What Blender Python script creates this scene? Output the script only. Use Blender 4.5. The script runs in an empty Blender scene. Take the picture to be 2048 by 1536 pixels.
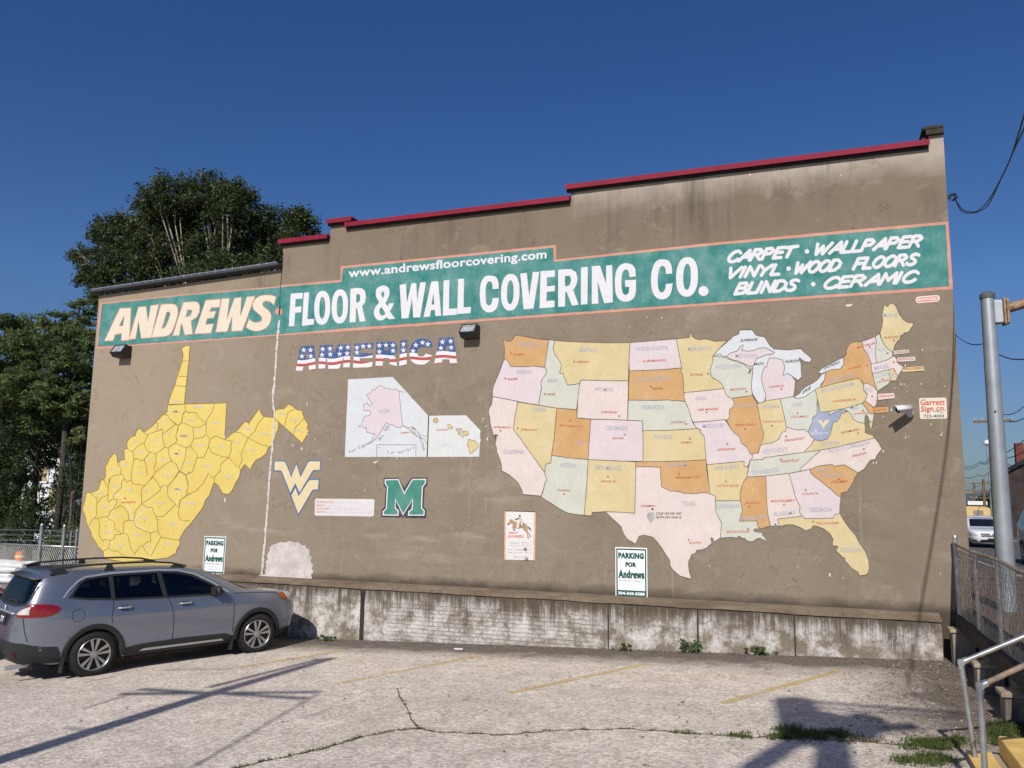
import bpy, bmesh, math, random
import numpy as np
from mathutils import Vector, Matrix
from mathutils.geometry import tessellate_polygon, delaunay_2d_cdt
R = math.radians
rnd = random.Random(7)
nrng = np.random.default_rng(11)
sc = bpy.context.scene
COL = sc.collection

# ------------------------------------------------------------------ camera, sky, sun, exposure
ZC = 2.7                    # camera height over the datum
DW = 15.33                  # distance camera -> mural wall plane (y)
FPX = 1640.0                # focal length in pixels of the 2048 px wide photograph
PITCH, ROLL, YAW = R(7.852), R(0.747), R(-20.591)
_cy, _sy, _cp, _sp = math.cos(YAW), math.sin(YAW), math.cos(PITCH), math.sin(PITCH)
FW = Vector((_sy*_cp, _cy*_cp, _sp)); _rt = Vector((_cy, -_sy, 0)); _up = _rt.cross(FW)
RT = math.cos(ROLL)*_rt + math.sin(ROLL)*_up
UP = -math.sin(ROLL)*_rt + math.cos(ROLL)*_up
CAMPOS = Vector((0, 0, ZC))
cd = bpy.data.cameras.new("camera"); cam = bpy.data.objects.new("camera", cd); COL.objects.link(cam)
cam.matrix_world = Matrix(((RT.x, UP.x, -FW.x, 0), (RT.y, UP.y, -FW.y, 0), (RT.z, UP.z, -FW.z, ZC), (0, 0, 0, 1)))
cd.sensor_width = 36.0; cd.lens = FPX/2048*36.0; cd.clip_start = 0.1; cd.clip_end = 6000
sc.camera = cam
SUN_EL, SUN_SX = R(37), -0.06          # light travels towards +y, a little towards -x
ld = Vector((SUN_SX*math.cos(SUN_EL), math.cos(SUN_EL), -math.sin(SUN_EL))).normalized()
w = bpy.data.worlds.new("World"); sc.world = w; w.use_nodes = True
nt = w.node_tree; bg = nt.nodes["Background"]
sky = nt.nodes.new("ShaderNodeTexSky"); sky.sky_type = 'NISHITA'; sky.sun_disc = False
sky.sun_elevation = SUN_EL; sky.sun_rotation = math.atan2(-ld.x, -ld.y)
sky.altitude = 300; sky.air_density = 1.0; sky.dust_density = 0.6; sky.ozone_density = 3.0
hs = nt.nodes.new('ShaderNodeHueSaturation'); hs.inputs['Hue'].default_value = .513; hs.inputs['Saturation'].default_value = 1.28; hs.inputs['Value'].default_value = .92
tc = nt.nodes.new('ShaderNodeTexCoord'); sx_ = nt.nodes.new('ShaderNodeSeparateXYZ'); nt.links.new(tc.outputs['Generated'], sx_.inputs[0])
mr = nt.nodes.new('ShaderNodeMapRange'); nt.links.new(sx_.outputs[2], mr.inputs[0]); mr.inputs[1].default_value = 0.0; mr.inputs[2].default_value = .24; mr.inputs[3].default_value = 1.0; mr.inputs[4].default_value = 0.0
tint = nt.nodes.new('ShaderNodeMix'); tint.data_type = 'RGBA'; tint.blend_type = 'MULTIPLY'; nt.links.new(mr.outputs[0], tint.inputs[0]); tint.inputs[7].default_value = (.34, .42, .60, 1)
nt.links.new(sky.outputs[0], hs.inputs['Color']); nt.links.new(hs.outputs[0], tint.inputs[6]); nt.links.new(tint.outputs[2], bg.inputs[0]); bg.inputs[1].default_value = 0.085
sl = bpy.data.lights.new("sun", 'SUN'); sl.energy = 4.4; sl.angle = R(0.5); sl.color = (1.0, 0.95, 0.87)
so = bpy.data.objects.new("sun", sl); COL.objects.link(so); so.rotation_euler = ld.to_track_quat('-Z', 'Y').to_euler()
so.location = (0, -20, 30)
sc.view_settings.view_transform = 'Standard'; sc.view_settings.look = 'None'
sc.view_settings.exposure = 0.0; sc.view_settings.gamma = 1.0
sc.render.engine = 'CYCLES'

# ------------------------------------------------------------------ survey helpers: photo pixel -> point on a known plane
def ray(px, py): return (FW*FPX + RT*(px-1024) - UP*(py-768))
def wallp(px, py, off=0.0):
    d = ray(px, py); return CAMPOS + d*((DW-off)/d.y)
def aty(px, py, y):
    d = ray(px, py); return CAMPOS + d*(y/d.y)
def atx(px, py, x):
    d = ray(px, py); return CAMPOS + d*(x/d.x)
GB, GC = 0.04, -0.01
def gz(x, y):                    # height of the sloping car park
    xx = max(-24.0, min(2.3, x)); yy = max(-20.0, min(18.0, y))
    return 0.206 + GB*(xx-1.68) + GC*(yy-DW)
def gpt(px, py, lift=0.0):
    d = ray(px, py); n = Vector((-GB, -GC, 1)); p0 = Vector((1.68, DW, 0.206+lift))
    return CAMPOS + d*((p0-CAMPOS).dot(n)/d.dot(n))

# ------------------------------------------------------------------ material helpers
class NT:
    def __init__(s, name):
        s.m = bpy.data.materials.new(name); s.m.use_nodes = True; s.t = s.m.node_tree
        s.b = s.t.nodes["Principled BSDF"]
        s.pos = s.t.nodes.new("ShaderNodeNewGeometry").outputs['Position']
    def n(s, t, **k):
        x = s.t.nodes.new(t)
        for a, v in k.items(): setattr(x, a, v)
        return x
    def set(s, sock, v):
        if hasattr(v, 'is_linked') or hasattr(v, 'node'): s.t.links.new(v, sock)
        else: sock.default_value = v
    def math(s, op, a, b=0.0, c=0.0, clamp=False):
        x = s.n("ShaderNodeMath", operation=op, use_clamp=clamp)
        s.set(x.inputs[0], a); s.set(x.inputs[1], b); s.set(x.inputs[2], c); return x.outputs[0]
    def scalev(s, v, sx, sy, sz):
        x = s.n("ShaderNodeMapping"); s.set(x.inputs[0], v); x.inputs['Scale'].default_value = (sx, sy, sz); return x.outputs[0]
    def noise(s, scale, det=3, rough=.55, v=None, dist=0.0):
        x = s.n("ShaderNodeTexNoise"); s.set(x.inputs['Vector'], v if v is not None else s.pos)
        x.inputs['Scale'].default_value = scale; x.inputs['Detail'].default_value = det
        x.inputs['Roughness'].default_value = rough; x.inputs['Distortion'].default_value = dist; return x.outputs['Fac']
    def ramp(s, f, a, b, lo=0.0, hi=1.0):
        x = s.n("ShaderNodeMapRange"); s.set(x.inputs[0], f); x.inputs[1].default_value = a; x.inputs[2].default_value = b
        s.set(x.inputs[3], lo); s.set(x.inputs[4], hi); return x.outputs[0]
    def mix(s, f, a, b, mode='MIX'):
        x = s.n("ShaderNodeMix", data_type='RGBA', blend_type=mode)
        s.set(x.inputs[0], f); s.set(x.inputs[6], a if not isinstance(a, tuple) else (*a, 1)[:4]); s.set(x.inputs[7], b if not isinstance(b, tuple) else (*b, 1)[:4])
        return x.outputs[2]
    def xyz(s):
        x = s.n("ShaderNodeSeparateXYZ"); s.set(x.inputs[0], s.pos); return x.outputs
    def out(s, col, rough=.85, spec=.25, metal=0.0, bump=None, bstr=.3, bdist=.01):
        s.set(s.b.inputs['Base Color'], col if not isinstance(col, tuple) else (*col, 1)[:4])
        s.set(s.b.inputs['Roughness'], rough); s.b.inputs['Specular IOR Level'].default_value = spec
        s.set(s.b.inputs['Metallic'], metal)
        if bump is not None:
            x = s.n("ShaderNodeBump"); x.inputs['Strength'].default_value = bstr; x.inputs['Distance'].default_value = bdist
            s.set(x.inputs['Height'], bump); s.t.links.new(x.outputs[0], s.b.inputs['Normal'])
        return s.m
def mulc(c, k): return tuple(min(1, max(0, v*k)) for v in c)
def lin(r, g, b):
    f = lambda v: (v/255/12.92) if v/255 <= .04045 else ((v/255+.055)/1.055)**2.4
    return (f(r), f(g), f(b))
MC = {}
def plain(name, col, rough=.7, spec=.3, metal=0.0, amp=.18, scale=6.0, coat=0.0):
    """Plain surface with a little real mottling."""
    if name in MC: return MC[name]
    N = NT(name); f = N.noise(scale, 4)
    c = N.mix(N.ramp(f, .3, .7), mulc(col, 1-amp), mulc(col, 1+amp))
    m = N.out(c, rough, spec, metal)
    if coat: N.b.inputs['Coat Weight'].default_value = coat; N.b.inputs['Coat Roughness'].default_value = .06
    MC[name] = m; return m
def paint(name, col, fade=.14, wear=.0):
    """Old hand-brushed wall paint: brush mottling, chalky fading, fine cracks, chips of wall showing."""
    if name in MC: return MC[name]
    N = NT(name)
    f = N.noise(2.6, 5, .65); g = N.noise(22, 3, .6, N.scalev(N.pos, 1, 1, .45))
    c = N.mix(N.ramp(f, .32, .7), mulc(col, 1-fade), tuple(v+(0.86-v)*fade*.8 for v in col))
    c = N.mix(N.ramp(g, .36, .68, 0, .55), c, mulc(col, .85)); st_ = N.noise(1.3, 4, .6, N.scalev(N.pos, 1, 1, .3)); c = N.mix(N.ramp(st_, .52, .74, 0, .28), c, tuple(v*.6+.27 for v in col)); gr = N.noise(70, 4, .75); c = N.mix(N.ramp(gr, .58, .70, 0, .22), c, mulc(col, .55))
    wv = N.n('ShaderNodeVectorMath', operation='MULTIPLY_ADD'); nz = N.n('ShaderNodeTexNoise'); N.set(nz.inputs['Vector'], N.pos); nz.inputs['Scale'].default_value = 3; nz.inputs['Detail'].default_value = 5; N.set(wv.inputs[0], nz.outputs['Color']); wv.inputs[1].default_value = (.6, .6, .6); N.set(wv.inputs[2], N.pos)
    v = N.n("ShaderNodeTexVoronoi", feature='DISTANCE_TO_EDGE'); N.set(v.inputs['Vector'], wv.outputs[0]); v.inputs['Scale'].default_value = 1.8
    cr = N.math('MULTIPLY', N.ramp(v.outputs['Distance'], .0, .008, .26, 0), N.ramp(N.noise(1.7, 3), .48, .6))
    c = N.mix(cr, c, mulc(col, .55))
    h = N.noise(9, 6, .75); k = N.ramp(h, .70-.08*wear, .74-.08*wear, 0, .7 if wear else .35)
    c = N.mix(k, c, (.25, .2, .15))
    m = N.out(c, .82, .25, 0, N.noise(60, 3), .15, .004); MC[name] = m; return m

# ------------------------------------------------------------------ object helpers
def tag(o, label=None, cat=None, group=None, kind=None):
    if label: o['label'] = label
    if cat: o['category'] = cat
    if group: o['group'] = group
    if kind: o['kind'] = kind
    return o
def empty(name, loc, rz=0.0, label=None, cat=None, group=None):
    o = bpy.data.objects.new(name, None); COL.objects.link(o); o.empty_display_size = .3
    o.location = loc; o.rotation_euler = (0, 0, rz)
    return tag(o, label, cat, group)
def pmat(o):                    # world matrix of an object (things are unscaled, parts sit at identity)
    m = Matrix.Translation(o.location) @ o.rotation_euler.to_matrix().to_4x4()
    return m if o.parent is None else (pmat(o.parent) @ o.matrix_parent_inverse @ m)
def child(o, p, world=False):
    if p is not None:
        o.parent = p
        if world: o.matrix_parent_inverse = pmat(p).inverted()
    return o
class MB:
    """Collects geometry that becomes ONE mesh object."""
    def __init__(s): s.v = []; s.f = []; s.mi = []
    def add(s, vs, fs, mi=0):
        o = len(s.v); s.v += [tuple(v) for v in vs]; s.f += [tuple(i+o for i in f) for f in fs]; s.mi += [mi]*len(fs)
        return s
    def box(s, c, d, rot=None, mi=0, taper=1.0):
        x, y, z = d[0]/2, d[1]/2, d[2]/2; t = taper
        vs = [Vector(v) for v in ((-x,-y,-z),(x,-y,-z),(x,y,-z),(-x,y,-z),(-x*t,-y*t,z),(x*t,-y*t,z),(x*t,y*t,z),(-x*t,y*t,z))]
        if rot is not None: vs = [rot @ v for v in vs]
        return s.add([v+Vector(c) for v in vs], [(0,3,2,1),(4,5,6,7),(0,1,5,4),(1,2,6,5),(2,3,7,6),(3,0,4,7)], mi)
    def tube(s, pts, r, n=8, mi=0, cap=True):
        pts = [Vector(p) for p in pts]; rs = r if isinstance(r, (list, tuple)) else [r]*len(pts)
        vs = []; fs = []; prev = None
        for i, p in enumerate(pts):
            t = (pts[min(i+1, len(pts)-1)] - pts[max(i-1, 0)]).normalized()
            a = prev if prev is not None else (Vector((0,0,1)) if abs(t.z) < .9 else Vector((1,0,0)))
            u = (a - t*a.dot(t)).normalized(); v = t.cross(u); prev = u
            vs += [p + (u*math.cos(2*math.pi*k/n) + v*math.sin(2*math.pi*k/n))*rs[i] for k in range(n)]
        for i in range(len(pts)-1):
            for k in range(n): fs.append((i*n+k, i*n+(k+1)%n, (i+1)*n+(k+1)%n, (i+1)*n+k))
        if cap: fs.append(tuple(range(n-1, -1, -1))); fs.append(tuple((len(pts)-1)*n+k for k in range(n)))
        return s.add(vs, fs, mi)
    def lathe(s, prof, c, ax=Vector((0,0,1)), n=24, mi=0):
        ax = Vector(ax).normalized(); a = Vector((1,0,0)) if abs(ax.x) < .9 else Vector((0,0,1))
        u = (a-ax*a.dot(ax)).normalized(); v = ax.cross(u); c = Vector(c); vs = []; fs = []
        for r, h in prof: vs += [c+ax*h+(u*math.cos(2*math.pi*k/n)+v*math.sin(2*math.pi*k/n))*r for k in range(n)]
        for i in range(len(prof)-1):
            for k in range(n): fs.append((i*n+k, i*n+(k+1)%n, (i+1)*n+(k+1)%n, (i+1)*n+k))
        return s.add(vs, fs, mi)
    def prism(s, poly, d, mi=0):            # polygon (3-D points) extruded by vector d
        n = len(poly); poly = [Vector(p) for p in poly]; d = Vector(d)
        return s.add(poly+[p+d for p in poly], [tuple(range(n-1,-1,-1)), tuple(range(n,2*n))]+[(i,(i+1)%n,(i+1)%n+n,i+n) for i in range(n)], mi)
    def build(s, name, mats, parent=None, world=False, smooth=False, bevel=0.0):
        me = bpy.data.meshes.new(name); me.from_pydata(s.v, [], s.f); me.update()
        mats = mats if isinstance(mats, (list, tuple)) else [mats]
        for m in mats: me.materials.append(m)
        if len(mats) > 1: me.polygons.foreach_set('material_index', s.mi)
        bm = bmesh.new(); bm.from_mesh(me)
        if smooth: bmesh.ops.remove_doubles(bm, verts=bm.verts, dist=1e-5)
        bm.normal_update(); bm.to_mesh(me); bm.free()
        if smooth is True: me.polygons.foreach_set('use_smooth', [True]*len(me.polygons))
        elif smooth: me.polygons.foreach_set('use_smooth', [True]*len(me.polygons)); me.set_sharp_from_angle(angle=R(smooth))
        o = bpy.data.objects.new(name, me); COL.objects.link(o); child(o, parent, world)
        if bevel:
            b = o.modifiers.new('bevel', 'BEVEL'); b.width = bevel; b.segments = 2; b.limit_method = 'ANGLE'
        return o

# ------------------------------------------------------------------ wall-paint helpers (the mural is flat on the wall)
FR = {'A':(940,600,4.096),'B':(940,880,4.096),'C':(1400,600,4.096),'D':(1400,880,4.096),'E':(680,740,6.827),'F1':(160,800,9.309),
      'F2':(160,950,9.309),'G':(340,790,6.827),'H':(0,300,2.926),'I':(0,800,2.926),'J':(530,900,6.0235),'K':(580,660,5.12),'L':(1000,1010,12.8),
      'N':(1780,780,14.63),'O':(1820,580,19.2),'P':(190,570,5.389),'Q':(560,480,5.12),'R':(940,480,4.096),'S':(1430,440,4.267),'T':(500,900,2.926),'X':(0,0,1)}
def px(fr, s):
    x0, y0, k = FR[fr]
    if isinstance(s, str): s = [tuple(float(a) for a in q.split(',')) for q in s.split()]
    return [(x0+a/k, y0+b/k) for a, b in s]
def wobble(pts, step=7.0, amp=.5, closed=True):
    """Hand-painted edge: subdivide and jitter a little."""
    out = []; n = len(pts)
    for i in range(n if closed else n-1):
        a, b = pts[i], pts[(i+1) % n]; d = math.hypot(b[0]-a[0], b[1]-a[1]); k = max(1, int(d/step)); out.append(a)
        for j in range(1, k):
            t = j/k; out.append((a[0]+(b[0]-a[0])*t+rnd.uniform(-amp, amp)*.6, a[1]+(b[1]-a[1])*t+rnd.uniform(-amp, amp)*.6))
    if not closed: out.append(pts[-1])
    return out
def arc(c, rx, ry, a0, a1, n=12): return [(c[0]+rx*math.cos(R(a0+(a1-a0)*i/n)), c[1]+ry*math.sin(R(a0+(a1-a0)*i/n))) for i in range(n+1)]
def smooth_line(p, n=4, closed=False):
    P = list(p); out = []; m = len(P)
    for i in range(m if closed else m-1):
        g = (lambda k: P[k % m]) if closed else (lambda k: P[max(0, min(m-1, k))])
        a, b, c, d = g(i-1), g(i), g(i+1), g(i+2)
        for j in range(n):
            t = j/n; out.append(tuple(.5*((2*b[k])+(-a[k]+c[k])*t+(2*a[k]-5*b[k]+4*c[k]-d[k])*t*t+(-a[k]+3*b[k]-3*c[k]+d[k])*t**3) for k in (0,1)))
    if not closed: out.append(P[-1])
    return out
class Paint(MB):
    def __init__(s, off, plane=None): super().__init__(); s.o = off; s.k = 0; s.uv = None; s.fn = plane
    def w(s, p, extra=None):
        o = s.o + ((s.k % 8)*1.2e-4 if extra is None else extra)
        return s.fn(p, o) if s.fn else wallp(p[0], p[1], o)
    def poly(s, pts, holes=(), mi=0):
        s.k += 1; rings = [list(pts)]+[list(h) for h in holes]
        tri = tessellate_polygon([[Vector((a, -b, 0)) for a, b in r] for r in rings])
        flat = [p for r in rings for p in r]
        fs = []
        for t in tri:
            a, b, c = (flat[i] for i in t)
            ar = (b[0]-a[0])*(c[1]-a[1])-(b[1]-a[1])*(c[0]-a[0])
            if abs(ar) > 1e-7: fs.append(t if ar < 0 else (t[0], t[2], t[1]))
        return s.add([s.w(p) for p in flat], fs, mi)
    def stroke(s, pts, wd, closed=False, cap=0, mi=0, limit=2.2):
        s.k += 1; P = []
        for p in pts:
            if not P or math.hypot(p[0]-P[-1][0], p[1]-P[-1][1]) > 1e-4: P.append(p)
        if closed and math.hypot(P[0][0]-P[-1][0], P[0][1]-P[-1][1]) < 1e-4: P.pop()
        n = len(P); h = wd/2
        if n < 2: return s
        def nrm(a, b):
            d = math.hypot(b[0]-a[0], b[1]-a[1]) or 1e-9; return ((a[1]-b[1])/d, (b[0]-a[0])/d)
        L = []; Rr = []
        for i, p in enumerate(P):
            n1 = nrm(P[i-1], p) if (i > 0 or closed) else None
            n2 = nrm(p, P[(i+1) % n]) if (i < n-1 or closed) else None
            if n1 is None: n1 = n2
            if n2 is None: n2 = n1
            mx, my = n1[0]+n2[0], n1[1]+n2[1]; q = mx*mx+my*my
            if q < 1e-6: mx, my, f = n1[0], n1[1], 1
            else: f = 2/q; m = math.hypot(mx, my)*f; f *= min(1, limit/m)
            L.append((p[0]+mx*f*h, p[1]+my*f*h)); Rr.append((p[0]-mx*f*h, p[1]-my*f*h))
        vs = [s.w(p) for p in L]+[s.w(p) for p in Rr]
        fs = [(i, (i+1) % n, n+(i+1) % n, n+i) for i in range(n if closed else n-1)]
        s.add(vs, fs, mi)
        if cap and not closed:
            for e, q in ((0, 1), (-1, -2)):
                a, b = P[e], P[q]; an = math.atan2(a[1]-b[1], a[0]-b[0])
                fan = [s.w(a)]+[s.w((a[0]+h*math.cos(an+R(-90+180*j/6)), a[1]+h*math.sin(an+R(-90+180*j/6)))) for j in range(7)]
                s.add(fan, [(0, j, j+1) for j in range(1, 7)], mi)
        return s
    def dot(s, c, r, n=10, mi=0): return s.poly([(c[0]+r*math.cos(2*math.pi*i/n), c[1]+r*math.sin(2*math.pi*i/n)) for i in range(n)], mi=mi)
    def text(s, body, p0, p1, h, slant=0.0, bold=0.0, up=None, mi=0):
        """Lettering with its baseline from p0 to p1 (pixels) and capitals h high."""
        vs, fs, wd = glyphs(body, bold); s.k += 1
        ux, uy = up if up else (0, -1)
        out = []
        for x, y in vs:
            t = x/wd; t2 = t + slant*y*h/max(1e-6, math.hypot(p1[0]-p0[0], p1[1]-p0[1]))
            out.append(s.w((p0[0]+(p1[0]-p0[0])*t2+ux*y*h, p0[1]+(p1[1]-p0[1])*t2+uy*y*h)))
        return s.add(out, fs, mi)
_gc = {}
def glyphs(body, bold=0.0):
    k = (body, bold)
    if k in _gc: return _gc[k]
    def raw(b):
        c = bpy.data.curves.new('t', 'FONT'); c.body = b; c.offset = bold; c.fill_mode = 'FRONT'; c.resolution_u = 3; c.space_character = 1.0+bold*1.5
        o = bpy.data.objects.new('t', c); COL.objects.link(o)
        dg = bpy.context.evaluated_depsgraph_get(); me = o.evaluated_get(dg).to_mesh()
        v = [(q.co.x, q.co.y) for q in me.vertices]; f = [tuple(p.vertices) for p in me.polygons]
        o.evaluated_get(dg).to_mesh_clear(); bpy.data.objects.remove(o); bpy.data.curves.remove(c)
        return v, f
    if ('H', bold) not in _gc and body != 'H': glyphs('H', bold)
    v, f = raw(body); x0 = min(a for a, _ in v); x1 = max(a for a, _ in v)
    if body == 'H': cap = (min(b for _, b in v), max(b for _, b in v))
    else: cap = _gc[('H', bold)][3]
    v = [((a-x0), (b-cap[0])/(cap[1]-cap[0])) for a, b in v]
    r = (v, f, x1-x0, cap); _gc[k] = r if body == 'H' else (v, f, x1-x0)
    return (v, f, x1-x0)
# ------------------------------------------------------------------ ground, street, hills
def ground_mat():
    N = NT("weathered_asphalt"); X, Y, Z = N.xyz()
    big = N.noise(.35, 5, .6); mid = N.noise(2.2, 5, .65); fine = N.noise(75, 4, .8)
    v = N.n("ShaderNodeTexVoronoi"); N.set(v.inputs['Vector'], N.pos); v.inputs['Scale'].default_value = 30
    base = N.mix(N.ramp(mid, .3, .72), (.52, .45, .385), (.72, .64, .555))
    base = N.mix(N.ramp(big, .52, .72, 0, .45), base, (.40, .345, .30))
    sep = N.n("ShaderNodeSeparateColor"); N.set(sep.inputs[0], v.outputs['Color'])
    st = N.ramp(sep.outputs[0], 0, 1, .6, 1.36)
    cc = N.n("ShaderNodeCombineColor"); [N.set(cc.inputs[i], st) for i in range(3)]
    base = N.mix(.8, base, cc.outputs[0], 'MULTIPLY')
    base = N.mix(N.ramp(N.noise(46, 4, .8), .56, .66, 0, .75), base, (.16, .145, .12))
    base = N.mix(N.ramp(N.noise(38, 3, .7), .60, .68, 0, .6), base, (.82, .775, .71))
    # dirt and dark aggregate washed up along the foot of the wall and in the right corner
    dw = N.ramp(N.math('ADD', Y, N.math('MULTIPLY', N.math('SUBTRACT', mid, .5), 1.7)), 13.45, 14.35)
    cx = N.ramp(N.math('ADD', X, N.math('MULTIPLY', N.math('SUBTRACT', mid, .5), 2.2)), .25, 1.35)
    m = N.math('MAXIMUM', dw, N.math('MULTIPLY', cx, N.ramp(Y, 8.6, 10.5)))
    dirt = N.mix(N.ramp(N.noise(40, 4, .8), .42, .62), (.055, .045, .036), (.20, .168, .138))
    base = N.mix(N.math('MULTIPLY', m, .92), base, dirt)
    sp = N.noise(1.4, 5, .7, N.scalev(N.pos, 1, .45, 1), .6); base = N.mix(N.ramp(sp, .60, .70, 0, .42), base, (.21, .18, .155))
    sm = N.noise(6, 4, .6, N.scalev(N.pos, .45, 1.6, 1)); base = N.mix(N.ramp(sm, .64, .74, 0, .4), base, (.25, .215, .185))
    wet = N.noise(.9, 3, .5, N.scalev(N.pos, .35, 1.3, 1))
    base = N.mix(N.ramp(wet, .58, .75, 0, .35), base, (.33, .285, .25))
    bh = N.math('ADD', N.math('MULTIPLY', fine, .5), v.outputs['Distance'])
    return N.out(base, .93, .2, 0, bh, .55, .012)
M_ground = ground_mat()
xs = [-900,-300,-120,-60,-40,-30,-26]+[-24+i*.75 for i in range(35)]+[2.3, 6, 12, 30, 80, 300, 900]
ys = [-300,-100,-40,-20]+[-19+i for i in range(37)]+[20, 25, 40, 70, 150, 400, 1500]
mb = MB(); vs = [(x, y, gz(x, y)-(0.9 if (x > 2.3 or y > 18.5) else 0)) for y in ys for x in xs]; nx = len(xs)
mb.add(vs, [(j*nx+i, j*nx+i+1, (j+1)*nx+i+1, (j+1)*nx+i) for j in range(len(ys)-1) for i in range(nx-1)])
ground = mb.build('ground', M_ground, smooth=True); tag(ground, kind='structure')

# faded yellow bay lines, 4 mm proud of the asphalt
def line_mat():
    N = NT("worn_yellow_line"); f = N.noise(5, 5, .7); g = N.noise(60, 3, .7)
    c = N.mix(N.ramp(g, .35, .65), (.50, .36, .13), (.70, .54, .25))
    N.out(c, .9, .2)
    a = N.math('MULTIPLY', N.ramp(f, .36, .58), N.ramp(g, .36, .52), 0, True)
    N.set(N.b.inputs['Alpha'], a); return N.m
M_line = line_mat()
for a, b in (((670,1368),(958,1311)), ((1018,1386),(1296,1327)), ((1445,1406),(1678,1341)), ((480,1334),(690,1301))):
    P, Q = gpt(*a, .004), gpt(*b, .004); d = (Q-P).normalized(); s_ = Vector((-d.y, d.x, 0))*.065
    m = MB(); n = 14
    for i in range(n):
        p, q = P.lerp(Q, i/n), P.lerp(Q, (i+1)/n); m.add([p-s_, q-s_, q+s_, p+s_], [(0,1,2,3)])
    m.build('parking_line', M_line, ground)
# cracks in the asphalt
M_crack = plain("crack_soil", (.085, .070, .048), .95, .1)
CR = [px('X', "795,1378 800,1395 815,1418 822,1438 832,1450 840,1457"),
      px('X', "470,1536 520,1524 560,1516 600,1507 650,1496 690,1483 740,1470 790,1460 840,1457"),
      px('X', "840,1457 880,1464 940,1467 1000,1470 1060,1465 1120,1460 1180,1459 1250,1457 1320,1461 1390,1467 1440,1470 1500,1474 1600,1476 1680,1480 1760,1486 1850,1492")]
CRG = []
for k, c in enumerate(CR):
    c = wobble(c, 9, 2.2, False); m = MB(); P = [gpt(*p, .005) for p in c]; CRG.append(P)
    L = []; Q = []
    for i, p in enumerate(P):
        d = (P[min(i+1, len(P)-1)]-P[max(i-1, 0)]).normalized(); s_ = Vector((-d.y, d.x, 0))*rnd.uniform(.004, .015)
        L.append(p+s_); Q.append(p-s_)
    n = len(P); m.add(L+Q, [(i+1, i, n+i, n+i+1) for i in range(n-1)]); m.build('crack', M_crack, ground)

# the street is higher than the car park, to the right of the retaining wall
def asphalt_mat(name, c):
    N = NT(name); f = N.noise(1.2, 4); g = N.noise(60, 3, .7)
    return N.out(N.mix(N.ramp(g, .35, .65, 0, .5), N.mix(N.ramp(f, .3, .7), mulc(c, .85), mulc(c, 1.15)), mulc(c, 1.5)), .9, .25)
M_road = asphalt_mat("road_asphalt", (.095, .088, .088)); M_walk = asphalt_mat("sidewalk_dirt", (.17, .12, .09))
def sz(y): return .86 - .0062*max(0, min(y, 60)-10)
m = MB(); yy = [-60, 9.6, 16, 30, 60, 120, 400]
m.add([(x, y, sz(y)) for y in yy for x in (4.6, 60)], [(2*i, 2*i+1, 2*i+3, 2*i+2) for i in range(len(yy)-1)])
tag(m.build('street', M_road), kind='structure')
m = MB(); yy = [7.0, 9.6, 16, 30, 60, 120]
m.add([(x, y, sz(y)+.12) for y in yy for x in (2.32, 4.6)], [(2*i, 2*i+1, 2*i+3, 2*i+2) for i in range(len(yy)-1)])
m.add([(4.6, y, sz(y)+z) for y in yy for z in (.12, -.05)], [(2*i, 2*i+2, 2*i+3, 2*i+1) for i in range(len(yy)-1)])
m.add([(2.32, 7.0, sz(7)+.12), (4.6, 7.0, sz(7)+.12), (4.6, 7.0, -.2), (2.32, 7.0, -.2)], [(0, 1, 2, 3)])
tag(m.build('sidewalk', M_walk), kind='structure')
m = MB()
for a, b in ((18, 21), (24, 27), (30, 33), (36, 39), (44, 48), (54, 58)):
    m.add([(10.2, a, sz(a)+.006), (10.34, a, sz(a)+.006), (10.34, b, sz(b)+.006), (10.2, b, sz(b)+.006)], [(0,1,2,3)])
m.add([(4.9, 10, sz(10)+.006), (5.02, 10, sz(10)+.006), (5.02, 60, sz(60)+.006), (4.9, 60, sz(60)+.006)], [(0,1,2,3)])
tag(m.build('road_markings', plain("road_white", (.62, .60, .56), .8)), kind='structure')
N = NT("hazed_hill_woods"); M_hill = N.out(N.mix(N.ramp(N.noise(.03, 5, .7), .35, .65), (.055, .085, .10), (.085, .12, .125)), 1, .0)  # distance haze is put into the bluish colour of the woods
m = MB(); n = 80; P = []
for i in range(n+1):
    x = -300+1500*i/n; P.append((x, 800+60*math.sin(i*.4), 10+6*math.sin(i*.55)+4*math.sin(i*1.7+1)+rnd.uniform(-.8, .8)))
m.add([(x, y, -5) for x, y, z in P]+P+[(x, y+400, -5) for x, y, z in P], [(i, i+1, n+2+i, n+1+i) for i in range(n)]+[(n+1+i, n+2+i, 2*n+3+i, 2*n+2+i) for i in range(n)])
tag(m.build('hills', M_hill, smooth=True), kind='structure')

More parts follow.
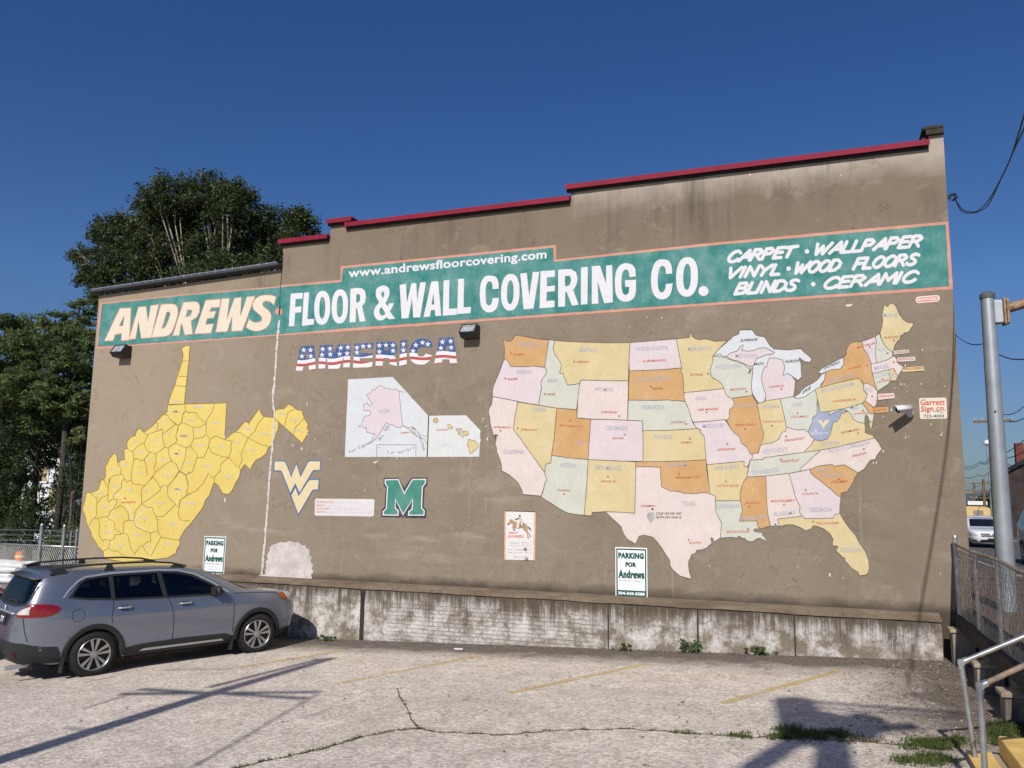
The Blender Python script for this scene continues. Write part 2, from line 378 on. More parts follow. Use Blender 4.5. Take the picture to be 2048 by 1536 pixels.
# ------------------------------------------------------------------ the building: stepped side wall
XL, XR = -16.98, 2.22
def zt(px_, py): return wallp(px_, py).z
def wx(px_, py): return wallp(px_, py).x
x1 = wx(566, 500); x2 = wx(661, 460); x3 = wx(700, 449); x4 = wx(1142, 392); x5 = wx(1858, 290)
zA, zA2 = zt(199, 592), zt(560, 540)
zB = (zt(566, 487)+zt(658, 475))/2; zCc = zt(680, 444); zD = (zt(702, 450)+zt(1138, 402))/2; zE = (zt(1145, 377)+zt(1855, 290))/2; zF = zt(1872, 258)
def wall_mat():
    N = NT("stucco_wall"); X, Y, Z = N.xyz()
    big = N.noise(.33, 4, .6); mid = N.noise(1.6, 5, .65); fine = N.noise(26, 5, .7)
    str_ = N.noise(1.0, 5, .68, N.scalev(N.pos, 6.5, 1, .42)); hor = N.noise(1.0, 4, .65, N.scalev(N.pos, .35, 1, 1.9))
    c = N.mix(N.ramp(big, .3, .7), (.20, .158, .115), (.265, .214, .16))
    c = N.mix(N.ramp(mid, .35, .72, 0, .55), c, (.30, .25, .198))
    c = N.mix(N.ramp(fine, .3, .6, .35, 0), c, (.13, .1, .07))
    # upper storey is darker, greyer
    c = N.mix(N.ramp(Z, 6.6, 7.8, 0, .55), c, (.165, .13, .095))
    # left half is sun-bleached, pinker
    c = N.mix(N.ramp(X, -9, -15, 0, .75), c, (.335, .272, .20))
    c = N.mix(N.math('MULTIPLY', N.ramp(X, -4, 1, 0, .45), N.ramp(Z, 7, 4)), c, (.19, .15, .11))
    # white bloom in horizontal bands at mid height and beneath the coping
    c = N.mix(N.math('MULTIPLY', N.ramp(hor, .56, .72), N.ramp(N.math('ABSOLUTE', N.math('SUBTRACT', Z, 2.1)), .2, 1.2, .5, 0)), c, (.47, .41, .345))
    top = N.math('MULTIPLY', N.ramp(X, x4, x4+.1), N.ramp(N.math('ADD', Z, N.math('MULTIPLY', mid, .5)), zE-.35, zE+.12))
    c = N.mix(N.math('MULTIPLY', top, .6), c, (.5, .44, .38))
    # dark water stains running down from the coping
    tot = None
    for xp, sx, y0, y1, a in ((1388, .30, 352, 478, .75), (1405, .55, 400, 490, .5), (1300, .6, 372, 480, .28), (1228, .5, 385, 510, .26), (905, .55, 440, 505, .42), (960, .35, 440, 512, .35), (1175, .3, 392, 500, .3), (830, .4, 452, 510, .22), (1050, .5, 425, 495, .25), (1868, .35, 385, 440, .55), (1640, .5, 350, 420, .3), (1560, .5, 372, 440, .3), (1480, .4, 380, 470, .25), (520, .5, 560, 582, .5), (655, .12, 485, 545, .45), (575, .2, 505, 560, .3)):
        cx, z0, z1 = wx(xp, y0), wallp(xp, y0).z, wallp(xp, y1).z
        g = N.ramp(N.math('ABSOLUTE', N.math('SUBTRACT', X, cx)), 0, sx, 1, 0)
        h = N.math('MULTIPLY', N.ramp(Z, z1-.25, z1+.45), N.ramp(Z, z0-.02, z0+.15, 1, 0))
        k = N.math('MULTIPLY', N.math('MULTIPLY', g, h), a); tot = k if tot is None else N.math('MAXIMUM', tot, k)
    st = N.math('MULTIPLY', N.math('MULTIPLY', tot, 1.25, 0, True), N.ramp(str_, .38, .66, .12, 1), 0, True)
    c = N.mix(st, c, (.055, .047, .038))
    c = N.mix(N.math('MULTIPLY', N.ramp(str_, .58, .70), N.math('MULTIPLY', N.ramp(Z, 7.2, 7.8), .4)), c, (.09, .076, .062))
    pt = N.noise(1.1, 6, .7, N.scalev(N.pos, 1, 1, 1.3), 1.2); c = N.mix(N.ramp(pt, .56, .66, 0, .3), c, (.36, .305, .245)); c = N.mix(N.ramp(pt, .36, .44, .28, 0), c, (.15, .118, .085))
    wv = N.n('ShaderNodeVectorMath', operation='MULTIPLY_ADD'); nz = N.n('ShaderNodeTexNoise'); N.set(nz.inputs['Vector'], N.pos); nz.inputs['Scale'].default_value = 1.6; nz.inputs['Detail'].default_value = 7; N.set(wv.inputs[0], nz.outputs['Color']); wv.inputs[1].default_value = (1.4, 1.4, 1.4); N.set(wv.inputs[2], N.pos)
    vv = N.n("ShaderNodeTexVoronoi", feature='DISTANCE_TO_EDGE'); N.set(vv.inputs['Vector'], wv.outputs[0]); vv.inputs['Scale'].default_value = .55
    c = N.mix(N.math('MULTIPLY', N.ramp(vv.outputs['Distance'], 0, .007, .5, 0), N.ramp(mid, .45, .55)), c, (.09, .07, .05))
    wk = N.noise(1.0, 4, .7, N.scalev(N.pos, 9, 1, .35)); c = N.mix(N.math('MULTIPLY', N.ramp(wk, .62, .72, 0, .32), N.ramp(Z, 5.4, 4.6)), c, (.42, .37, .31))
    # dark line where the wall stands on the ledge
    lo = N.ramp(N.math('ADD', Z, N.math('MULTIPLY', N.math('SUBTRACT', N.noise(4, 4, .6, N.scalev(N.pos, .5, 1, 1)), .5), .25)), .93, 1.1, 1, 0)
    c = N.mix(N.math('MULTIPLY', lo, .85), c, (.055, .045, .036))
    return N.out(c, .92, .15, 0, N.math('ADD', N.math('MULTIPLY', N.noise(34, 5, .7), .5), N.noise(5, 3, .6)), .35, .02)
M_wall = wall_mat()
bld = empty('commercial_building', ((XL+XR)/2, DW+5, .0), 0, "long tan stuccoed building with stepped red capped roofline and painted map mural", "building")
prof = [(XL, -1.2), (XL, zA), (x1, zA2), (x1, zB), (x2, zB), (x2, zCc), (x3, zCc), (x3, zD), (x4, zD), (x4, zE), (x5, zE), (x5, zF-.12), (XR, zF-.12), (XR, -1.2)]
m = MB(); m.prism([(x, DW, z) for x, z in prof], (0, 11, 0)); m.build('wall', M_wall, bld, True)
# ragged right corner: chipped stucco arris
M_red = plain("red_metal_coping", (.215, .016, .036), (.6), .12, .0, .14, 3)
M_under = plain("coping_shade_black", (.02, .018, .018), .7)
def coping(xa, xb, z, name='roof_coping'):
    m = MB(); m.box(((xa+xb)/2, DW+.1, z+.03), (xb-xa, .42, .06)); m.box(((xa+xb)/2, DW-.118, z+.005), (xb-xa, .012, .105))
    for i in range(1, int((xb-xa)/2.3)+1): m.box((xa+2.3*i-rnd.uniform(.2, .5), DW+.098, z+.031), (.035, .428, .066)); m.box((xa+2.3*i-.35, DW-.121, z+.003), (.03, .014, .112))
    o = m.build(name, M_red, bld, True, bevel=.008); u = MB(); u.box(((xa+xb)/2, DW-.035, z-.05), (xb-xa-.03, .05, .07)); u.build('coping_shade', M_under, o)  # near-black strip stands in for the shade under the coping
coping(x1-.06, x2, zB); coping(x2-.05, x3+.1, zCc); coping(x3-.08, x4, zD-.003); coping(x4-.09, x5, zE)
for a, b, z in ((.2, 1.1, 0),):
    pass
m = MB(); cz = zF-.12
m.box(((x5+XR)/2-.02, DW+.2, cz+.05), (XR-x5+.05, .56, .10)); m.box(((x5+XR)/2-.05, DW+.2, cz+.13), (XR-x5+.10, .58, .06)); m.box((x5-.06, DW+.24, cz-.08), (.10, .44, .16)); m.box((x5-.02, DW+.22, cz+.02), (.05, .4, .1))
m.build('pier_cap', plain("sooty_brick", (.05, .042, .036), .95, .1, 0, .5, 9), bld, True, bevel=.012)
# grey metal eave along the low left part
sl_ = (zA2-zA)/(x1-XL); an = math.atan(sl_)
m = MB(); rot = Matrix.Rotation(-an, 3, 'Y'); mid = Vector(((XL+x1)/2, DW, (zA+zA2)/2)); ln = (x1-XL)/math.cos(an)
m.box(mid+Vector((-.04, -.06, .10)), (ln+.12, .26, .07), rot); m.build('eave_fascia', plain("dark_fascia", (.05, .052, .06), .5), bld, True)
m = MB(); m.tube([(XL-.1, DW-.17, zA+.13), (x1-.06, DW-.17, zA2+.13)], .022, 8)
for i in range(24):
    t = i/23; m.box((XL+(x1-XL)*t*.99, DW-.17, zA+(zA2-zA)*t+.13), (.025, .05, .05))
m.build('gutter', plain("gutter_metal", (.42, .44, .48), .35, .5, .7), bld, True, smooth=40)
# plinth with sloping cap
LZ = .90
def plinth_mat():
    N = NT("peeling_whitewash"); X, Y, Z = N.xyz()
    f = N.noise(2.4, 6, .72); g = N.noise(11, 5, .7); drip = N.noise(1.0, 5, .72, N.scalev(N.pos, 15, 1, .8)); dr2 = N.noise(1, 3, .6, N.scalev(N.pos, 2.2, 1, .2))
    c = N.mix(N.ramp(f, .42, .56), (.20, .168, .132), (.60, .575, .55))
    c = N.mix(N.ramp(g, .5, .66, 0, .6), c, (.24, .2, .16))
    # exposed painted brick in the middle stretch
    b = N.n("ShaderNodeTexBrick"); N.set(b.inputs['Vector'], N.n("ShaderNodeCombineXYZ").outputs[0])
    cb = b.inputs['Vector'].links[0].from_node; N.set(cb.inputs[0], X); N.set(cb.inputs[1], Z)
    b.inputs['Scale'].default_value = 1; b.inputs['Brick Width'].default_value = .23; b.inputs['Row Height'].default_value = .078; b.inputs['Mortar Size'].default_value = .012; b.inputs['Mortar Smooth'].default_value = .6
    bm_ = N.math('MULTIPLY', N.math('MULTIPLY', N.ramp(X, -8.4, -8.1), N.ramp(N.math('ADD', X, N.math('MULTIPLY', f, 1.2)), -3.6, -3.2, 1, 0)), N.ramp(Z, .62, .5, 0, 1))
    br = N.mix(b.outputs['Fac'], N.mix(N.ramp(g, .42, .58), (.40, .37, .335), (.66, .63, .60)), (.36, .325, .285))
    c = N.mix(N.math('MULTIPLY', bm_, N.ramp(N.noise(4, 5, .75), .44, .60, .0, .75)), c, br)
    # black mould drips, plus the cap's shade painted as a dark band
    hh = N.ramp(N.math('ADD', Z, N.math('MULTIPLY', N.math('SUBTRACT', dr2, .5), 1.7)), .22, .72)
    k = N.math('MULTIPLY', hh, N.ramp(drip, .40, .54, .25, 1), 0, True)
    c = N.mix(N.math('MULTIPLY', k, .9), c, (.095, .075, .056))
    k2 = N.math('MULTIPLY', N.ramp(N.math('ADD', Z, N.math('MULTIPLY', N.math('SUBTRACT', drip, .5), .35)), .58, .76), N.ramp(g, .2, .5, .6, 1), 0, True)
    c = N.mix(N.math('MULTIPLY', k2, .88), c, (.085, .068, .05))
    wv = N.n('ShaderNodeVectorMath', operation='MULTIPLY_ADD'); nz = N.n('ShaderNodeTexNoise'); N.set(nz.inputs['Vector'], N.pos); nz.inputs['Scale'].default_value = 2.5; nz.inputs['Detail'].default_value = 6; N.set(wv.inputs[0], nz.outputs['Color']); wv.inputs[1].default_value = (1.1, 1.1, 1.1); N.set(wv.inputs[2], N.pos)
    v = N.n("ShaderNodeTexVoronoi", feature='DISTANCE_TO_EDGE'); N.set(v.inputs['Vector'], N.scalev(wv.outputs[0], 1, 1, .7)); v.inputs['Scale'].default_value = 1.1
    c = N.mix(N.math('MULTIPLY', N.ramp(v.outputs['Distance'], 0, .016, .75, 0), N.ramp(f, .42, .58)), c, (.06, .05, .04))
    lo = N.ramp(N.math('SUBTRACT', Z, N.math('MULTIPLY', X, .04)), .16, .34, .55, 0)
    c = N.mix(N.math('MULTIPLY', lo, N.ramp(g, .3, .6)), c, (.2, .165, .125))
    hgt = N.math('ADD', N.math('MULTIPLY', g, .5), N.math('ADD', f, N.math('MULTIPLY', N.math('MULTIPLY', b.outputs['Fac'], bm_), -.6)))
    return N.out(c, .93, .15, 0, hgt, .7, .03)
def cap_mat():
    N = NT("mossy_cap"); f = N.noise(3, 5, .7, N.scalev(N.pos, .5, 1, 1)); g = N.noise(14, 4, .7)
    c = N.mix(N.ramp(f, .35, .65), (.15, .112, .077), (.245, .195, .145)); c = N.mix(N.ramp(g, .55, .7, 0, .7), c, (.09, .07, .05))
    return N.out(c, .95, .1, 0, g, .5, .02)
PL = .27
pts = [XL+.02]+[XL+.02+(XR-.1-XL)*i/40 for i in range(1, 41)]; m = MB(); k = MB()
XE = wx(1880, 1270)
pts = [XL-.05+(XE-XL+.05)*i/60 for i in range(61)]
fr = [DW-PL+.012*math.sin(i*1.3)+rnd.uniform(-.006, .006) for i in range(61)]
m.add([(x, y, LZ-.075) for x, y in zip(pts, fr)]+[(x, y-.015, -1.0) for x, y in zip(pts, fr)], [(i+1, i, 61+i, 62+i) for i in range(60)])
m.add([(XE, fr[-1], LZ-.075), (XE, DW+.02, LZ), (XE, DW+.02, -1), (XE, fr[-1], -1)], [(0,3,2,1)])
m.build('plinth', plinth_mat(), bld, True)
fr2 = [y-.035+rnd.uniform(-.008, .008) for y in fr]; zz = [LZ-.045+rnd.uniform(-.008, .008) for _ in fr]
k.add([(x, DW+.01, LZ+.02) for x in pts]+[(x, y, z) for x, y, z in zip(pts, fr2, zz)]+[(x, y+.004, z-.05) for x, y, z in zip(pts, fr2, zz)]+[(x, y+.06, z-.055) for x, y, z in zip(pts, fr2, zz)],
      [(r*61+i+1, r*61+i, r*61+61+i, r*61+62+i) for r in range(3) for i in range(60)])
k.build('ledge_cap', cap_mat(), bld, True)
M_joint = plain("tarred_joint", (.045, .04, .036), .9, .1, 0, .4, 12)
for pxx, wd in ((738, .085), (1224, .022), (1400, .03), (1590, .022)):
    x = wx(pxx, 1240); m = MB(); m.box((x, DW-PL-.014, (LZ-.1+gz(x, 15))/2), (wd, .03, LZ-.1-gz(x, 15))); m.build('wall_joint', M_joint, bld, True)

# ------------------------------------------------------------------ MURAL: banner
TEAL = paint("banner_teal", (.026, .215, .195), .20, .3); SALM = paint("banner_salmon", (.60, .27, .19), .12)
CREAM = paint("lettering_cream", (.72, .62, .49), .07); WHT = paint("lettering_white", (.69, .675, .705), .05, .2)
m = Paint(.002)
m.poly(wobble(px('P', "55,195 500,150 1000,95 1500,55 1990,12")+px('Q', "0,462 300,438 620,408 620,270")+px('R', "705,40 705,160")+px('S', "0,192 1000,100 1990,12 2012,300 2030,590")+px('R', "2048,530 1000,600 0,665")[0:1]+px('X', "1100,633 697,662")+px('P', "1960,548 1000,615 10,690 30,430"), 12, .5))
bo = m.build('banner_border', SALM, bld, True)
m = Paint(.004)
m.poly(wobble(px('P', "75,205 500,163 1000,108 1500,68 2000,25")+px('Q', "0,482 632,430 645,290")+px('R', "682,62 686,178")+px('S', "0,215 1000,124 1967,38 1985,320 1998,565")+px('X', "1440,604 1100,628 697,656")+px('P', "1990,530 1000,600 30,665"), 12, .5))
ban = m.build('painted_banner', TEAL, bld, True)
LET = {}
o_ = lambda c, rx, ry, n=26, p=2.3: [(c[0]+rx*abs(math.cos(2*math.pi*i/n))**(2/p)*(1 if math.cos(2*math.pi*i/n) > 0 else -1)+(-ry*.03)*math.sin(2*math.pi*i/n), c[1]+ry*abs(math.sin(2*math.pi*i/n))**(2/p)*(1 if math.sin(2*math.pi*i/n) > 0 else -1)) for i in range(n)]
AND = [("270,255 385,250 368,590 285,598 290,520 215,530 190,598 105,600", "318,322 305,440 256,447"),
 ("470,240 547,235 572,400 604,225 682,213 603,565 500,572 468,380 435,578 372,583", None),
 ("715,215 770,209 830,207 868,217 888,250 890,300 875,370 850,450 825,505 790,538 740,553 612,562", "770,290 800,285 815,310 798,370 770,440 740,468 718,472"),
 ("955,190 1080,182 1112,195 1127,230 1122,290 1095,345 1030,385 1048,525 970,535 940,420 925,420 905,540 840,545", "995,265 1040,262 1052,285 1030,335 972,352"),
 ("1195,168 1350,155 1340,235 1250,243 1230,290 1300,285 1280,350 1205,360 1190,430 1275,420 1245,515 1075,525", None),
 ("1370,150 1445,148 1420,380 1505,145 1575,135 1565,350 1640,130 1720,125 1585,490 1475,495 1480,330 1420,500 1305,505", None)]
S_ = smooth_line(px('P', "1950,130 1928,212"), 1)+smooth_line(px('P', "1890,178 1840,168 1803,195 1815,235 1860,270 1890,310 1893,370 1865,435 1805,480 1740,495 1675,482 1632,452"), 4)+smooth_line(px('P', "1662,372 1705,402 1765,405 1800,378 1795,340 1755,300 1712,260 1703,210 1730,155 1785,120 1840,111 1900,113"), 4)
ol = Paint(.0055); m = Paint(.007)
for a, b in AND:
    P = px('P', a); ol.stroke(P, 2.6, True, limit=1.7); m.poly(P, [px('P', b)] if b else [])
    if b: ol.stroke(px('P', b), 2.6, True, limit=1.7)
ol.stroke(S_, 2.6, True, limit=1.5); m.poly(S_); ol.dot((557.5, 623), 7.2, 16)
ol.build('lettering_outline', SALM, ban, True); m.build('name_lettering', CREAM, ban, True)
m = Paint(.0065)
q = lambda s: px('Q', s); r_ = lambda s: px('R', s)
m.poly(q("110,550 235,540 230,600 160,605 155,685 220,680 215,740 155,745 145,882 90,885"))
m.poly(q("245,540 298,535 280,810 350,808 345,865 225,880"))
m.poly(px('Q', o_((432, 694), 82, 174)), [px('Q', o_((433, 694), 30, 112))])
m.poly(px('Q', o_((613, 680), 84, 175)), [px('Q', o_((613, 680), 32, 113))])
m.poly(q("722,500 790,490 840,495 870,520 880,580 870,640 840,680 875,830 815,838 790,700 778,700 775,840 712,845"), [q("782,555 812,555 822,580 820,615 808,637 780,640")])
m.poly(smooth_line(q("1055,465 1100,478 1121,520 1115,575 1080,648"), 3)+q("1106,682 1115,650 1165,645 1150,690 1125,730 1180,805 1115,812 1095,790")+smooth_line(q("1050,822 1005,820 970,785 962,735 980,680 1012,640 985,580 982,520 1005,483 1055,465"), 3)[:-1], [smooth_line(q("1055,527 1068,545 1066,570 1052,592 1040,565 1040,540"), 3, True), smooth_line(q("1038,688 1078,752 1050,775 1025,762 1018,720"), 2, True)])
m.poly(q("1225,460 1290,450 1300,640 1345,445 1395,440 1405,620 1435,435 1495,430 1435,790 1365,795 1352,600 1315,800 1245,805"))
m.poly(q("1550,425 1620,420 1650,775 1590,780 1585,715 1545,720 1535,785 1470,790"), [q("1572,540 1580,660 1552,662")])
m.poly(q("1675,415 1735,408 1730,705 1815,700 1810,765 1668,775")); m.poly(q("1825,400 1885,395 1880,690 1955,685 1952,748 1815,758"))
m.poly(r_("235,400")+smooth_line(r_("233,345 212,302 165,292 118,303 88,360 80,460 95,550 140,592 190,585 225,545 237,475"), 3)+smooth_line(r_("185,475 175,520 152,535 132,510 128,400 145,345 168,340 183,360 185,402"), 3))
m.poly(px('R', o_((330, 428), 76, 151)), [px('R', o_((330, 428), 27, 98))])
m.poly(r_("412,275 465,268 485,465 515,262 568,260 520,560 440,568"))
m.poly(r_("578,255 697,248 693,300 630,305 630,380 697,372 693,420 630,425 625,500 693,495 692,550 570,560"))
m.poly(r_("722,245 780,238 830,240 868,262 882,320 870,370 845,410 890,530 835,538 792,425 780,425 778,545 722,548"), [r_("778,295 812,292 826,310 826,345 812,373 778,378")])
m.poly(r_("910,225 965,220 962,525 908,530")); m.poly(r_("998,215 1065,210 1115,360 1115,208 1165,205 1170,510 1100,518 1045,340 1052,520 998,525"))
m.poly(r_("1357,298")+smooth_line(r_("1355,240 1330,203 1275,190 1225,210 1194,270 1187,370 1200,455 1240,498 1300,502 1345,470 1360,410"), 3)+r_("1360,325 1270,330 1272,385 1305,383")+smooth_line(r_("1300,435 1272,450 1248,425 1240,345 1250,265 1278,240 1300,258 1308,305"), 3))
m.poly(r_("1657,275")+smooth_line(r_("1652,215 1630,172 1575,158 1525,175 1492,240 1482,340 1500,435 1545,482 1605,480 1645,435 1660,355"), 3)+smooth_line(r_("1605,360 1598,405 1570,430 1545,405 1538,320 1550,240 1575,212 1598,228 1605,278"), 3))
m.poly(px('R', o_((1778, 302), 90, 163)), [px('R', o_((1778, 302), 31, 106))]); m.dot(px('R', [(1913, 418)])[0], 10, 18)
m.text("www.andrewsfloorcovering.com", (696.7, 555.2), (1093.3, 516.6), 17.5, .0, .026)
m.build('company_lettering', WHT, ban, True)
# brush-script list of goods: casual capitals made of strokes in a unit box
def U(s): return [tuple(float(v) for v in q.split(',')) for q in s.split()]
cas = {'A': ["0,0 .62,1 .85,0", ".22,.34 .8,.34"], 'B': ["0,0 .12,1", ".12,1 .6,1 .72,.8 .55,.55 .07,.52", ".55,.55 .75,.35 .6,.05 0,0"], 'C': ["*.85,.8 .65,1 .35,.95 .08,.6 .05,.25 .25,0 .6,.02 .8,.2"],
 'D': ["0,0 .1,1 .5,.98 .8,.7 .75,.3 .45,.03 0,0"], 'E': [".7,1 .12,1 0,0 .62,0", ".06,.52 .58,.54"], 'F': [".75,1 .12,1 0,0", ".06,.5 .6,.52"], 'I': ["0,0 .12,1"], 'L': [".1,1 0,0 .58,0"],
 'M': ["0,0 .15,1 .45,.3 .85,1 .9,0"], 'N': ["0,0 .12,1 .65,.02 .78,1"], 'O': ["*.45,1 .12,.75 .03,.35 .25,.02 .55,.05 .8,.4 .78,.8 .45,1"], 'P': ["0,0 .12,1 .55,1 .75,.78 .55,.5 .06,.46"],
 'R': ["0,0 .12,1 .55,1 .75,.78 .55,.52 .06,.48", ".36,.5 .7,0"], 'S': ["*.75,.88 .5,1 .22,.88 .25,.65 .55,.45 .65,.22 .45,.01 .1,.05 .0,.18"], 'T': [".3,0 .42,1", "0,.95 .9,1"],
 'V': ["0,1 .22,0 .8,1"], 'W': ["0,1 .15,0 .5,.75 .62,0 1.1,1"], 'Y': ["0,1 .35,.5 .8,1", ".35,.5 .25,0"], ' ': []}
adv = {'I': .38, 'M': 1.12, 'W': 1.25, 'T': .9, ' ': .45, 'L': .78, 'E': .86, 'F': .84}
def casual(P, body, p0, p1, h, wd, slant):
    tot = sum(adv.get(c, 1.0)*.93 for c in body)-.14; x = 0
    for c in body:
        for st in cas[c]:
            sm = st.startswith('*'); L = U(st.lstrip('*'))
            if sm: L = (smooth_line(L[:-1], 4, True)+[L[0]]) if c == 'O' else smooth_line(L, 4)
            out = []
            for a, b in L:
                t = (x+a)/tot; out.append((p0[0]+(p1[0]-p0[0])*t+slant*b*h, p0[1]+(p1[1]-p0[1])*t-b*h))
            if sm and c == 'O': P.stroke(out[:-1], wd, True, limit=1.4)
            elif sm: P.stroke(out, wd, cap=1, limit=1.4)
            else:
                for sa, sb in zip(out[:-1], out[1:]): P.stroke([sa, sb], wd, cap=1)
        x += adv.get(c, 1.0)*.93
m = Paint(.0065)
for body, a, b, h in (("CARPET", (105, 358), (655, 312), 100), ("WALLPAPER", (845, 295), (1745, 222), 104), ("VINYL", (105, 495), (545, 462), 98), ("WOOD", (675, 455), (1050, 428), 104), ("FLOORS", (1180, 420), (1715, 378), 104), ("BLINDS", (170, 632), (690, 598), 104), ("CERAMIC", (925, 585), (1700, 525), 102)):
    A, B = px('S', [a, b]); casual(m, body, A, B, h*.86/4.267, 6.8, .36)
for c in ((785, 268), (628, 415), (838, 548)): m.dot(px('S', [c])[0], 4.6, 14)
m.build('goods_lettering', WHT, ban, True)
# ------------------------------------------------------------------ MURAL: maps, emblems, panels
FNT = plain("faded_border_line", (.13, .112, .095), .85, .15, 0, .5, 5)
INK = plain("mural_black_line", (.055, .048, .042), .85, .15, 0, .35, 8)
GREY = plain("faded_grey_lettering", (.36, .37, .45), .85, .2, 0, .16, 5); REDL = plain("faded_red_lettering", (.47, .105, .055), .85, .2, 0, .3, 5)
YEL = paint("map_yellow", (.61, .50, .27), .10); ORA = paint("map_orange", (.55, .32, .13), .10); PNK = paint("map_pink", (.66, .56, .525), .08)
LAV = paint("map_lavender", (.63, .54, .555), .07); MNT = paint("map_pale_green", (.54, .55, .475), .08); LAKE = paint("map_lake_white", (.60, .62, .645), .06)
BLU = paint("map_dusty_blue", (.30, .34, .47), .12); WVY = paint("county_yellow", (.70, .535, .13), .09)
PALE = paint("faded_label_patch", (.56, .50, .36), .1); BRN = plain("county_line_brown", (.23, .155, .055), .85, .15, 0, .3, 8)
NAVY = paint("mural_navy", (.055, .095, .24), .22); MRED = paint("mural_red", (.42, .075, .075), .18); GOLD = paint("emblem_gold", (.69, .57, .345), .05); GRN = paint("emblem_green", (.035, .225, .17), .12)
BLK = paint("emblem_black", (.02, .021, .026), .1); BLUE = paint("emblem_blue", (.085, .14, .29), .12)

